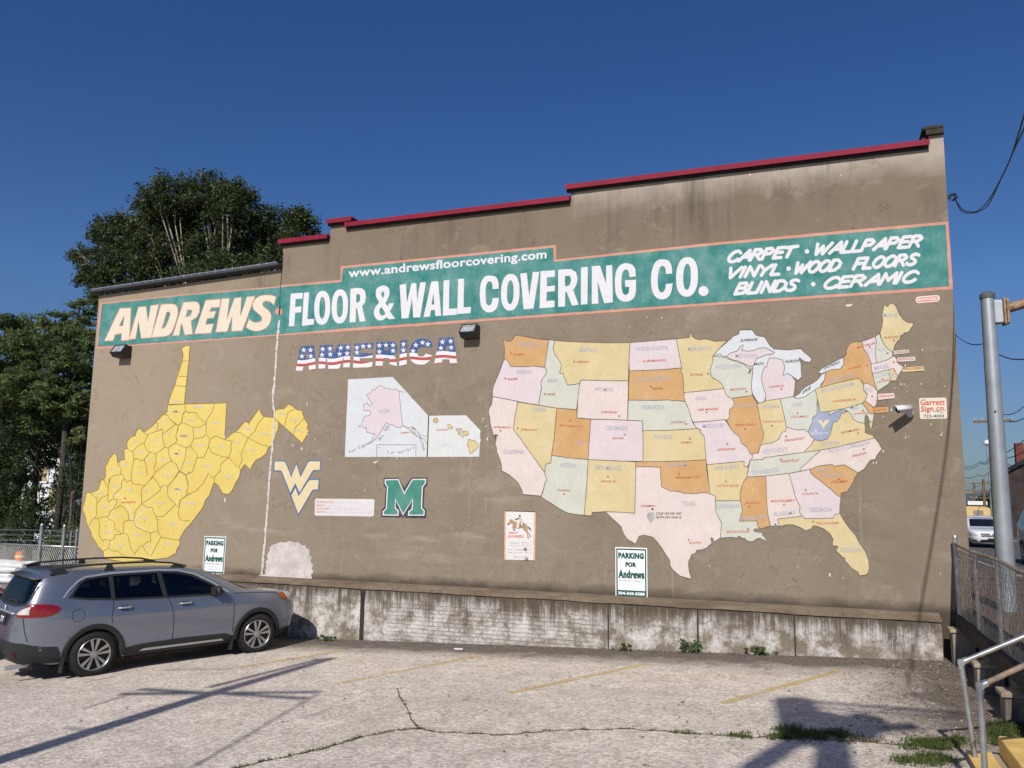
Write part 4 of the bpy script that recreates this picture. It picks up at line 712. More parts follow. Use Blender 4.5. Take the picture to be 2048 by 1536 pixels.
CL = {'H': ["1068,1235 1105,1233", "1035,1322 1098,1325", "1018,1378 1088,1385", "978,1487 1078,1487"],
'G': ["205,125 210,215 245,240 350,240 380,280 430,340 495,390", "210,215 175,260 160,375 115,415 0,335", "160,375 230,400 310,440 400,440 495,390", "605,125 580,220 495,350 495,390 490,535 440,580 325,600 310,440", "115,415 80,560 95,625 70,655 0,700", "325,600 275,700 225,720 150,690 70,655", "490,535 545,600 620,560 745,608",
 "545,600 525,710 470,830 440,855 370,855 365,800 275,700", "745,608 850,630 825,720 840,745 800,855 700,840 570,790 545,745 525,710", "225,720 210,850 140,1045 120,1050 95,960 30,905 0,870", "370,855 340,940 305,1045 215,1090 120,1050", "215,1090 250,1230 215,1380 140,1435 125,1536", "120,1050 60,1140 0,1210", "215,1380 350,1310 450,1210 525,1065 570,1130 610,1110 600,1190", "610,1110 690,1030 690,950 740,900 800,855",
 "800,855 965,1020", "880,505 960,515 1065,585 1250,680 1310,685 1345,715", "1280,297 1200,390 1160,490 1065,585 1010,700 970,820 985,890 940,980", "1700,190 1610,235 1560,430", "1830,315 1715,440 1680,540", "0,1420 75,1490 125,1536"],
'F1': ["1630,95 1955,75 1960,205 2048,240", "1960,205 1910,280 1890,415 1830,470 1775,450 1670,350 1620,275 1560,270", "1775,450 1680,530 1535,640 1540,560 1520,530 1490,570 1440,575 1450,480 1445,430 1410,425", "1535,640 1530,680 1580,875 1640,890 1770,800", "1830,470 1820,560 1785,660 1800,760 1770,800", "1440,575 1280,630 1260,660 1190,595", "1260,660 1190,800 1090,840 975,965 880,905", "1190,800 1240,940 1310,970 1410,1000 1580,875",
 "975,965 1000,1020 1000,1110 950,1400 955,1480", "1310,970 1200,1090 1195,1120 1130,1125 1060,1090 1000,1110", "1195,1120 1225,1200 1250,1410", "1410,1000 1415,1150 1375,1280 1400,1345 1310,1480", "1640,890 1650,1010 1710,1140 1630,1165 1400,1345", "1710,1140 1800,1200 1840,1330 1700,1536", "1840,1330 1920,1350 1970,1400 2005,1536", "1970,1400 2048,1335", "700,1170 770,1300 755,1385 790,1385 870,1530 955,1480 970,1536", "755,1385 620,1410 555,1470 545,1536"],
'F2': ["440,95 525,245 520,380 515,470 535,505 600,450 690,450 680,540 620,620 550,690 545,745 500,770 240,815 170,930 160,945", "545,60 525,245", "200,325 270,410 320,425 305,480 320,530 300,620 315,740 270,800", "320,530 410,410 450,405 515,370", "830,60 770,130 775,230 640,350 615,435", "955,85 980,160 1120,180 1200,205 1360,30 1440,140 1490,235 1500,280 1320,420 1150,530 1140,270 1200,205", "1150,530 1030,670 1000,850 910,840 890,700 800,590 740,570 640,640", "1150,530 1260,610 1340,600 1370,700 1420,770 1540,775 1780,545 1640,400 1620,300 1635,215 1560,190 1490,235",
 "1635,215 1810,0", "1780,545 1840,600 1830,760 1860,820 1920,850 2048,855", "1420,770 1415,820 1460,830 1435,880 1455,1050 1380,1060 1300,1080 1200,1040 1040,960 1000,850", "910,840 820,870 800,1000 810,1075 770,1105 740,1060 650,1010 640,880 500,785", "330,800 360,900 350,1110 420,1230 460,1200 560,1220 640,1180 650,1110 770,1105", "560,1220 530,1360 435,1420", "530,1360 590,1415 700,1415 760,1470 820,1490", "810,1075 890,1120 950,1380 1025,1460 1000,1500", "1450,1050 1505,1155 1320,1510", "1505,1155 1700,1195 1850,1210", "1310,1085 1310,1240 1260,1240 1165,1325 1120,1320 1025,1460", "1165,1325 1280,1500", "1965,400 1860,470 1840,600", "1965,0 2015,200 1965,400 2048,330"]}
for fr_, L in CL.items():
    for s in L: ln.stroke(wobble(px(fr_, s), 4, .35, False), .95, limit=1.5)
for fr_, s in (('F1', "1550,1070 1635,1450 865,1155 1130,1250 1345,1160 1435,715 1845,945"), ('F2', "185,520 1235,320 1465,590 1205,865 480,950 1735,1070 1570,1350 750,1370 630,710 1795,355"), ('G', "525,205 370,310 405,475 585,718 245,850 785,1158 935,798 1025,780 1205,492 1595,160 1708,375 1803,512 1078,405 475,868")):
    for c in px(fr_, s): ln.dot(c, .95, 7)
ln.build('county_lines', BRN, wvm, True)
# worn patches where the county names have faded out, and small illegible dashes
m = Paint(.0036); d = Paint(.0054)
for fr_, L in (('F1', "1750,215,180 1540,400,80 1390,520,60 1660,620,110 1400,760,120 1030,775,110 1130,985,130 1800,1005,120 1290,1100,130 1530,1110,130 850,1210,170 600,1290,160 1100,1360,130 1620,1390,200 1930,670,200"), ('F2', "380,340,150 180,615,130 460,590,180 660,210,160 930,280,190 1280,280,120 1820,260,200 1500,520,220 720,785,160 1200,800,200 240,935,130 500,1070,150 1720,915,260 1080,1120,210 750,1320,230 1630,1280,200 1250,1330,120 1960,530,90"), ('G', "80,80,140 90,230,110 390,165,220 290,345,130 630,380,150 390,500,90 200,560,190 400,680,180 700,700,150 930,650,110 1060,460,150 1280,530,190 1110,750,100 1530,260,150 1690,340,160 1750,480,130 500,970,200 250,930,120 780,1115,190 110,1290,150 100,800,100 300,1480,200")):
    for q3 in L.split():
        x, y, wd = (float(v) for v in q3.split(',')); k_ = FR[fr_][2]; c = px(fr_, [(x, y)])[0]; wd = wd/k_/2*.8; hh = 2.0
        m = Paint(.0036); m.poly(smooth_line([(c[0]-wd, c[1]-hh*.4), (c[0]-wd*.4, c[1]-hh), (c[0]+wd*.5, c[1]-hh*.9), (c[0]+wd, c[1]+hh*.1), (c[0]+wd*.4, c[1]+hh), (c[0]-wd*.6, c[1]+hh*.8)], 3, True)); m.build('faded_patch', PALE, wvm, True)
m = Paint(.0056); T(m, "F2", "CHARLESTON", 765, 527, 1035, 522, 30, .2, .02); m.dot(px('F2', [(835, 437)])[0], 2.1, 9); m.build('capital_name', plain("signal_red", (.62, .09, .035), .8), wvm, True)
m = Paint(.0034)
for s in ("620,380 720,370 800,440 870,560 950,690 975,850", "1000,850 1100,740 1200,660 1340,610", "1010,860 1080,950 1180,990 1230,1040", "1580,190 1610,280 1630,370 1720,480"): m.stroke(wobble(px('F2', s), 4, .8, False), 2.4, limit=1.5)
m.build('painted_rivers', paint("river_cream", (.74, .62, .38), .1), wvm, True)

# --- AMERICA in stars and stripes
def flag_mat():
    N = NT("stars_and_stripes_paint"); uv = N.n("ShaderNodeUVMap").outputs[0]; s_ = N.n("ShaderNodeSeparateXYZ"); N.set(s_.inputs[0], uv); u, v = s_.outputs[0], s_.outputs[1]
    wv = N.math('MULTIPLY', N.math('SINE', N.math('MULTIPLY', u, 33)), .035)
    vv = N.math('ADD', N.math('ADD', v, wv), N.math('MULTIPLY', N.math('SUBTRACT', N.noise(3, 2), .5), .04))
    wob = N.noise(5, 4, .6)
    gt = lambda a: N.math('GREATER_THAN', vv, a)
    c = N.mix(gt(.02), (.42, .075, .075), (.68, .665, .69)); c = N.mix(gt(.20), c, (.42, .075, .075)); c = N.mix(gt(.315), c, (.68, .665, .69)); c = N.mix(gt(.46), c, (.05, .10, .25))
    c = N.mix(N.ramp(wob, .55, .72, 0, .35), c, (.35, .33, .33))
    return N.out(c, .82, .25)
def bil(p): return p
AM = [("110,165 245,160 265,405 195,410 190,362 140,368 128,415 58,418", "168,235 188,233 188,290 155,293"), ("305,158 435,150 450,250 490,148 622,145 612,380 543,385 552,265 505,395 395,398 372,270 358,390 290,402", None),
 ("660,138 850,130 848,190 720,195 715,235 848,240 845,285 712,290 715,325 845,322 840,382 645,385", None), ("885,125 1060,118 1092,145 1097,215 1065,260 1090,300 1095,370 1020,350 1018,290 960,285 945,375 875,380", "965,185 1010,180 1008,205 960,210"),
 ("1130,108 1198,102 1195,360 1117,365", None), ("1462,170 1448,120 1410,95 1350,85 1290,98 1245,140 1225,210 1222,270 1240,315 1280,345 1330,355 1380,352 1425,320 1455,260 1390,240 1370,270 1320,272 1300,240 1308,195 1345,170 1400,182", None), ("1530,82 1675,75 1712,338 1640,340 1630,300 1560,300 1555,340 1475,348", "1600,162 1622,158 1628,215 1590,218")]
m = Paint(.003)
for a, b in AM: m.poly(wobble(px('K', a), 5, .25), [px('K', b)] if b else [])
o = m.build('patriotic_lettering', flag_mat(), bld, True)
uvl = o.data.uv_layers.new(name='UVMap'); P0 = wallp(*px('K', [(58, 420)])[0]); P1 = wallp(*px('K', [(1712, 340)])[0]); ht = (wallp(*px('K', [(245, 158)])[0]).z-wallp(*px('K', [(262, 408)])[0]).z)
Mi = pmat(o)
for lp in o.data.loops:
    c = Mi @ o.data.vertices[lp.vertex_index].co; t = (c.x-P0.x)/(P1.x-P0.x); uvl.data[lp.index].uv = (t, (c.z-(P0.z+(P1.z-P0.z)*t))/ht)
m = Paint(.0045)
def star(c, r): return [(c[0]+(r if i % 2 == 0 else r*.40)*math.sin(math.pi*i/5), c[1]-(r if i % 2 == 0 else r*.40)*math.cos(math.pi*i/5)) for i in range(10)]
for x, y in ((140,205),(210,205),(122,270),(213,268),(335,195),(410,190),(520,183),(592,178),(328,255),(412,250),(508,245),(585,240),(685,180),(750,168),(812,165),(685,230),(915,158),(982,155),(1055,155),(915,222),(1055,212),(1162,145),(1162,208),(1288,155),(1357,128),(1412,145),(1260,215),(1560,122),(1645,115),(1545,185),(1650,180)):
    m = Paint(.0054); m.poly(star(px('K', [(x, y)])[0], 6.0)); m.build('painted_star', WHT, o, True)

# --- emblems
W1 = px('J', "118,140")+smooth_line(px('J', "190,138 225,140 245,155 262,190"), 3)+px('J', "315,330 378,175 428,330 515,160")+smooth_line(px('J', "525,145 545,137 580,137"), 3)+px('J', "663,138 658,238 605,238")+smooth_line(px('J', "590,238 575,248 560,270"), 3)+px('J', "415,510 365,400 305,515 210,272")+smooth_line(px('J', "198,252 180,245 150,244"), 3)+px('J', "112,244")
W2 = px('J', "318,548 365,455 405,560 515,390")+smooth_line(px('J', "530,372 550,363 590,361"), 3)+px('J', "645,361 638,475 600,475")+smooth_line(px('J', "585,475 570,482 558,500"), 3)+px('J', "402,768")
b = Paint(.002); b.poly(W1); b.poly(W2); b.stroke(W1, 5.4, True, limit=2.4); b.stroke(W2, 5.4, True, limit=2.4); eb = b.build('letter_emblem', BLUE, bld, True)
m = Paint(.0036); m.poly(W1); m.poly(W2); m.build('emblem_face', GOLD, eb, True)
MM = px('J', "1455,365 1600,362 1676,535 1780,362 1928,360 1925,400 1890,440 1878,700 1912,735 1908,778 1735,778 1740,745 1780,715 1783,580 1663,765 1568,580 1562,700 1598,735 1595,778 1430,775 1432,740 1468,710 1482,440 1455,405")
b = Paint(.002); b.poly(px('J', "1430,335 1605,335 1680,455 1765,332 1960,332 1955,430 1925,450 1910,690 1945,715 1940,820 1700,818 1682,800 1663,825 1640,800 1630,815 1400,808 1405,715 1440,690 1455,455 1430,430")); eb = b.build('letter_emblem', BLK, bld, True)
b = Paint(.0034); b.poly(MM); b.stroke(MM, 4.4, True, limit=1.8); b.build('emblem_outline', WHT, eb, True)
b = Paint(.0052); b.poly(MM); b.build('emblem_face', GRN, eb, True)

# --- painted panels
def rrect(fr_, tl, tr, br, bl, r, n=5):
    C4 = [Vector((*q, 0)) for q in px(fr_, [tl, tr, br, bl])]; out = []
    for i in range(4):
        c, a, b_ = C4[i], C4[i-1], C4[(i+1) % 4]; u = (a-c).normalized()*r; v = (b_-c).normalized()*r
        for j in range(n+1):
            t = math.pi/2*j/n; p = c+u*(1-math.sin(t))+v*(1-math.cos(t)); out.append((p.x, p.y))
    return out
P = rrect('J', (600, 585), (1320, 592), (1310, 802), (597, 790), 3.5)
m = Paint(.002); m.poly(P); pn = m.build('facts_panel', paint("panel_white", (.66, .63, .63), .07), bld, True)
m = Paint(.004)
for s, x0, y0, x1_, y1_ in (("STATEHOOD •", 622, 640, 850, 641), ("BIRD •", 620, 678, 735, 679), ("FLOWER •", 620, 718, 800, 719), ("MOTTO •", 620, 757, 760, 758)): T(m, 'J', s, x0, y0, x1_, y1_, 24, .0, .015)
m.build('panel_lettering', plain("faded_rust_lettering", (.58, .25, .17), .85), pn, True)
m = Paint(.004)
for s, x0, y0, x1_, y1_ in (("JUNE 20, 1863", 865, 641, 1115, 643), ("CARDINAL", 760, 680, 930, 681), ("RHODODENDRON", 835, 719, 1135, 721), ("MOUNTAINEERS ARE ALWAYS FREE", 772, 759, 1290, 764)): T(m, 'J', s, x0, y0, x1_, y1_, 20, .3, .0)
m.build('panel_lettering', plain("faded_lilac_lettering", (.56, .53, .58), .85), pn, True)
# horse-and-rider panel
P = px('L', "135,162 908,185 890,1418 120,1398"); m = Paint(.002); m.poly(wobble(P, 5, .3)); pn = m.build('rider_panel', paint("panel_bright_white", (.69, .66, .645), .05), bld, True)
m = Paint(.0035); m.poly(px('L', "120,162 158,163 145,1398 110,1398")); m.poly(px('L', "868,188 912,187 895,1420 850,1415")); m.build('panel_edge', paint("panel_peach", (.70, .42, .31), .15), pn, True)
m = Paint(.0035); m.stroke(wobble(px('L', "130,152 400,158 700,160 890,172"), 3, .6, False), 1.3); m.stroke(wobble(px('L', "580,1412 700,1425 860,1430"), 3, .6, False), 1.4); m.build('panel_edge', INK, pn, True)
HB = paint("horse_tan", (.36, .21, .095), .25)
m = Paint(.0045); m.poly(smooth_line(px('L', "185,495 220,450 245,395 265,370 285,355 300,380 350,400 400,432 450,442 590,452 660,480 705,535 720,570 700,640 715,680 755,740 792,800 770,812 715,725 735,840 705,848 685,715 645,670 600,640 580,592 500,602 410,602 350,590 385,645 345,640 312,580 330,500 290,478 255,490 215,512"), 2, True)); m.build('painted_horse', HB, pn, True)
m = Paint(.0058); m.poly(px('L', "182,480 225,478 230,510 195,515")); m.poly(px('L', "715,555 745,560 805,645 790,662 735,610")); m.poly(px('L', "335,620 385,625 392,658 350,648")); m.poly(px('L', "705,815 740,835 738,852 705,850")); m.poly(px('L', "770,785 795,795 792,818 772,815")); m.poly(smooth_line(px('L', "500,250 525,265 528,295 505,305 482,285"), 2, True)); m.stroke(px('L', "385,360 410,372 455,350 490,335"), 2); m.stroke(px('L', "520,480 545,540 590,530 600,470"), 1.6); m.build('dark_detail', plain("umber_detail", (.075, .055, .045), .85, .15, 0, .4, 9), pn, True)
m = Paint(.0062); m.poly(px('L', "478,315 535,308 560,350 590,440 585,470 520,450 495,400 470,370")); m.build('painted_rider', paint("rider_pale_coat", (.60, .43, .35), .2), pn, True)
m = Paint(.0064); m.poly(px('L', "445,450 490,450 468,592 425,590")); m.poly(px('L', "530,470 585,465 580,530 550,535")); m.build('saddle_cloth', WHT, pn, True)
m = Paint(.006); T(m, 'L', "PONY", 222, 745, 455, 730, 52, .3, .02); T(m, 'L', "EXPRESS", 205, 835, 600, 832, 58, .25, .025); m.build('panel_lettering', plain("faded_scarlet_lettering", (.60, .17, .12), .85, .2, 0, .4, 14), pn, True)
m = Paint(.006)
for y, x0, x1_ in ((965, 240, 760), (1040, 250, 775), (1140, 210, 780), (1215, 200, 790), (1330, 310, 715)):      # worn, unreadable lines: broken brush marks only
    x = x0; m = Paint(.006)
    while x < x1_:
        wd = rnd.uniform(14, 34)
        if rnd.random() < .82: m.stroke(px('L', [(x, y+rnd.uniform(-16, -4)), (x+wd*.4, y+rnd.uniform(-6, 14)), (x+wd, y+rnd.uniform(-18, 12))]), rnd.uniform(1.1, 2.0), limit=1.3)
        x += wd+rnd.uniform(6, 16)
    m.build('worn_lettering_line', plain("worn_violet_grey", (.50, .46, .49), .85, .2, 0, .3, 20), pn, True)
m = Paint(.0066); m.poly(smooth_line(px('L', "600,1130 640,1085 690,1110 685,1175 620,1170"), 2, True)); m.poly(px('L', "620,1385 690,1340 740,1400 700,1410")); m.build('graffiti_smudge', plain("smudge_grey", (.22, .2, .2), .85, .1, 0, .5, 20), pn, True)
# sign-painter's panel and signature pill
P = rrect('N', (845, 235), (1650, 220), (1675, 835), (880, 850), 3.6)
m = Paint(.002); m.poly(P); pn = m.build('sign_painter_panel', paint("panel_cream", (.69, .635, .55), .05), bld, True)
m = Paint(.004); T(m, 'N', "Garrett", 885, 445, 1600, 440, 172, .05, .028); T(m, 'N', "Sign co.", 905, 640, 1630, 600, 165, .0, .028)
m.build('panel_lettering', plain("painter_red", (.56, .13, .065), .8), pn, True)
m = Paint(.004); T(m, 'N', "722-4003", 980, 806, 1580, 800, 82, .05, .012); m.stroke(smooth_line(px('N', "1240,622 1310,618 1380,632 1420,632 1500,650 1570,648"), 3), .8); m.build('panel_lettering', INK, pn, True)
def pill(fr_, a, b_, r):
    A, B = (Vector((*q, 0)) for q in px(fr_, [a, b_])); d = (B-A).normalized(); nn = Vector((-d.y, d.x, 0)); out = []
    for c, s0 in ((B, -90), (A, 90)):
        for j in range(11):
            t = R(s0+18*j); q_ = c+d*(math.cos(t)*r)+nn*(math.sin(t)*r); out.append((q_.x, q_.y))
    return out
m = Paint(.002); m.poly(pill('O', (345, 377), (1020, 322), 6.6)); pn = m.build('signature_pill', paint("pill_cream", (.83, .70, .62), .05), bld, True)
m = Paint(.0035); m.poly(pill('O', (350, 376), (1015, 323), 4.6)); m.build('pill_face', paint("pill_pink", (.62, .25, .23), .1), pn, True)
m = Paint(.005); T(m, 'O', "REXFORD", 300, 422, 1062, 380, 100, .2, .03); m.build('panel_lettering', paint("pill_lettering", (.84, .74, .68), .05), pn, True)

# --- plaster patch, filled crack, chips of bare plaster
N = NT("bare_plaster"); g = N.noise(5, 6, .7); X, Y, Z = N.xyz(); c = N.mix(N.ramp(g, .3, .65), (.42, .37, .34), (.62, .57, .55)); c = N.mix(N.ramp(N.noise(1, 5, .7, N.scalev(N.pos, 7, 1, 1.6)), .6, .72, 0, .5), c, (.25, .22, .2))
M_plaster = N.out(c, .95, .1, 0, g, .5, .02)
m = Paint(.009); m.poly(wobble(px('T', "78,748 90,735 86,700 96,690 92,655 104,640 100,612 118,588 114,570 132,556 158,548 180,538 205,543 232,533 258,541 285,540 300,556 322,558 330,575 350,585 348,612 362,625 356,655 368,672 362,700 372,712 358,735 362,752 346,765 320,757 285,762 240,755 200,760 150,752 110,757"), 1.6, 1.6)); m.build('plaster_patch', M_plaster, bld, True)
m = Paint(.010)
crk = wobble(px('X', "559,640 556,665 553,700 551,740 548,775 545,800 549,825 547,850 544,900 541,930 538,960 536,1000 533,1040 530,1080 527,1110 523,1152"), 4, 1.3, False)
for i in range(len(crk)-1): m.stroke(crk[i:i+2], rnd.uniform(1.8, 5.2))
m.stroke(wobble(px('X', "500,1160 520,1152 535,1150 560,1156"), 4, 1.5, False), 3.5)
m.build('crack_filler', paint("crack_filler_white", (.62, .58, .55), .12), bld, True)
m = Paint(.011); m.stroke(wobble(px('X', "566,505 565,530 563,548 561,570 560,590 559,606"), 4, .8, False), 1.0); m.stroke(px('X', "560,610 558,630"), 2.6); m.build('wall_crack', INK, bld, True)
m = Paint(.0085)
def chip(c, w_, h_): m = Paint(.0085); m.poly([(c[0]+w_*math.cos(i*1.05)*rnd.uniform(.6, 1.1), c[1]+h_*math.sin(i*1.05)*rnd.uniform(.6, 1.1)) for i in range(6)]); m.build('paint_chip', CHIPM, bld, True)
CHIPM = paint("chip_white", (.64, .6, .56), .1)
for fr_, s in (('C', "1645,690,6,14 1672,690,4,14 1690,705,4,6 1695,748,5,5 1812,688,5,10 1592,720,4,8 1842,583,6,5 2008,708,7,7 1500,955,4,8 1893,1020,6,14 1685,1125,6,14 1710,1120,5,6 1975,1105,12,10 1985,1085,6,5 1500,1240,7,14 1420,1335,6,12 1445,1332,5,14 1215,45,28,12 1240,40,10,16 785,125,4,4 560,160,4,4"), ('D', "1970,1095,3,16 80,1030,5,10 1170,1130,4,10 800,1040,4,9 955,1020,4,4"), ('A', "110,970,8,10 102,990,6,6 130,1035,5,10 142,1140,6,18 85,1150,4,22 1310,222,6,5 1570,145,4,12 1450,140,4,10"), ('G', "1872,120,6,40 1880,535,8,22 1675,690,12,18 1800,735,14,26 1975,610,5,26 750,575,10,26"), ('T', "735,70,10,6 858,50,4,12 745,68,6,8"), ('J', "1325,150,22,16 1350,140,16,12 1587,110,6,18 785,112,12,6 1200,485,10,10"), ('X', "450,1000,2,5 1660,1150,2,5 1250,600,2,3 1845,700,1.5,3 1500,350,1.2,4 1682,350,1.2,3 1560,330,1,2")):
    k_ = FR[fr_][2]
    for q4 in s.split(): x, y, a, b_ = (float(v) for v in q4.split(',')); chip(px(fr_, [(x, y)])[0], a/k_, b_/k_)
# ------------------------------------------------------------------ things fixed to the wall
SGREEN = plain("sign_green", (.008, .075, .062), .45, .4, 0, .06, 3); SWHITE = plain("sign_white", (.80, .83, .84), .42, .4, 0, .04, 3)
def parking_sign(label, corner_px, low_px):
    """Flat metal sign; local x right, z up, front at y = -thickness."""
    A = wallp(*corner_px); B = wallp(*low_px); w_, h_ = .60, .93
    x0, z1 = A.x, A.z; t = empty('parking_sign', ((A.x+w_/2), DW, z1-h_), 0, label, 'sign', 'parking signs on the mural wall')
    m = MB(); m.box((0, -.012, h_/2), (w_, .012, h_)); m.build('sign_board', SWHITE, t, bevel=.002)
    fn = lambda p, o: Vector((-w_/2+p[0]*w_, -.018-o, h_*(1-p[1])))
    g = Paint(.0012, fn)
    L, Rr, T_, B_ = .03, .97, .022, .972; e = .042
    g.poly([(L, T_), (Rr, T_), (Rr, B_), (L, B_)], [[(L+e, T_+e*.7), (Rr-e, T_+e*.7), (Rr-e, .835), (L+e, .835)]])
    g.text("PARKING", (.095, .22), (.895, .22), .118, 0, .075); g.text("FOR", (.32, .382), (.665, .382), .095, 0, .08); g.text("Andrews", (.09, .605), (.91, .605), .16, 0, .07)
    g.build('green_print', SGREEN, t)
    g = Paint(.0014, fn); g.text("FLOOR AND WALL COVERING CO.", (.105, .665), (.885, .665), .024, 0, .01); g.build('small_print', plain("sign_dark_print", (.05, .07, .08), .6), t)
    g = Paint(.0014, fn); g.text("ALL OTHERS TOWED AT", (.105, .742), (.885, .742), .034, 0, 0); g.text("OWNER'S EXPENSE", (.17, .80), (.83, .80), .034, 0, 0); g.build('small_print', plain("sign_faded_print", (.55, .58, .66), .6), t)
    g = Paint(.0024, fn); g.text("304-343-5588", (.085, .925), (.915, .925), .058, 0, .05); g.build('phone_number', SWHITE, t)
    m = MB()
    for x, z in ((0, h_-.02), (0, .02)): m.lathe([(0, 0), (.011, 0), (.009, .006), (0, .007)], (x, -.018, z), (0, -1, 0), 10)
    m.build('bolt', plain("bolt_zinc", (.4, .4, .4), .4, .5, .8), t)
parking_sign("white and green parking sign low on the wall under the painted Texas", (1231, 1094), (1230, 1194))
parking_sign("white and green parking sign low on the wall, partly hidden by the silver car", (410.5, 1072), (400, 1150))

FB = plain("floodlight_black", (.022, .022, .024), .5, .4); LENS = plain("floodlight_glass", (.32, .33, .35), .15, .6, .0, .45, 14)
def flood(label, c_px, s):
    P = wallp(*c_px); t = empty('floodlight', (P.x, DW, P.z), 0, label, 'floodlight', 'floodlights beneath the banner')
    m = MB(); m.prism([(-.17*s, 0, -.12*s), (-.17*s, 0, .15*s), (-.17*s, -.16*s, .17*s), (-.17*s, -.30*s, -.03*s), (-.17*s, -.22*s, -.11*s)], (.34*s, 0, 0)); m.build('housing', FB, t, bevel=.012)
    # sloping glass on the outer face, in a raised frame
    a, b = Vector((0, -.16*s, .17*s)), Vector((0, -.30*s, -.03*s)); d = (b-a); nn = Vector((0, d.z, -d.y)).normalized()
    if nn.y > 0: nn = -nn
    g = MB()
    for u0, u1, v0, v1 in ((-.17, .17, .0, .10), (-.17, .17, .90, 1), (-.17, -.145, .1, .9), (.145, .17, .1, .9)):
        q = [a+d*v+Vector((u*s, 0, 0)) for u, v in ((u0, v0), (u1, v0), (u1, v1), (u0, v1))]; g.prism(q, nn*.015)
    g.build('lens_frame', FB, t)
    g = MB(); g.add([a+d*v+Vector((u*s, 0, 0))+nn*.004 for u, v in ((-.145, .1), (.145, .1), (.145, .9), (-.145, .9))], [(0, 3, 2, 1)]); g.build('lens', LENS, t)
    g = MB(); g.box((.10*s, -.02, .13*s), (.12*s, .04, .07*s)); g.build('junction_box', FB, t, bevel=.006)
flood("black square floodlight on the wall right of the AMERICA lettering", (945, 668), 1.02)
flood("black square floodlight on the wall near the left corner, under the banner", (252, 707), 1.08)

P = wallp(1812, 826); t = empty('security_camera', (P.x, DW, P.z), 0, "white bullet security camera on a short bracket beside the cream sign painter's panel", 'camera')
CW = plain("camera_white", (.66, .67, .70), .3, .5, 0, .05, 4); CB = plain("camera_black", (.02, .02, .022), .25, .5)
dr = Vector((-.72, -.62, -.10)).normalized(); c0 = Vector((.06, -.16, .05))
m = MB(); m.lathe([(0, -.02), (.045, -.02), (.058, .0), (.058, .27), (.052, .275)], c0, dr, 20); m.build('barrel', CW, t, smooth=40)
m = MB(); m.lathe([(.052, .272), (.05, .262), (0, .262)], c0, dr, 20); m.build('lens', CB, t, smooth=40)
side = dr.cross(Vector((0, 0, 1))).normalized(); upv = side.cross(dr)
m = MB(); ar = [c0+dr*.02+(side*math.cos(R(a))+upv*math.sin(R(a)))*.072 for a in range(-10, 191, 20)]; m.add(ar+[p+dr*.34 for p in ar], [(i, i+1, len(ar)+i+1, len(ar)+i) for i in range(len(ar)-1)]); o = m.build('sun_shield', CW, t, smooth=True)
so_ = o.modifiers.new('s', 'SOLIDIFY'); so_.thickness = .004
m = MB(); m.tube([(.06, 0, -.02), (.06, -.05, -.02), (.06, -.14, .0), c0], .022, 10); m.lathe([(0, 0), (.055, 0), (.05, .02), (0, .022)], (.06, 0, -.02), (0, -1, 0), 16); m.lathe([(.05, -.03), (.03, -.055), (0, -.055)], c0, dr, 16); m.build('bracket', CW, t, smooth=40)

# service wires fixed to the corner
BLACKW = plain("wire_black", (.012, .012, .014), .6)
P = Vector((XR+.02, DW-.02, wallp(1893, 395).z)); t = empty('wire_bracket', P, 0, "small black cable bracket on the right corner of the building below the parapet", 'bracket')
m = MB(); m.box((.01, .0, 0), (.05, .05, .06)); m.tube([(0, 0, 0), (.10, -.04, .03), (.12, -.05, -.04), (.05, -.04, -.08)], .018, 8); m.build('insulator', BLACKW, t)
m = MB(); m.tube([(.06+.05*math.cos(i*.6), -.03, -.02+.07*math.sin(i*.6)) for i in range(11)], .008, 6); m.build('wire_loop', BLACKW, t)
def wire(label, pts, r=.011, sag=0, name='overhead_wire', group=None, n=14, cat='wire'):
    out = []
    for a, b in zip(pts[:-1], pts[1:]):
        a, b = Vector(a), Vector(b)
        out += [a.lerp(b, i/n)-Vector((0, 0, sag*4*(i/n)*(1-i/n))) for i in range(n)]
    out.append(Vector(pts[-1])); m = MB(); m.tube(out, r, 5); return tag(m.build(name, BLACKW, None, smooth=True), label, cat, group)
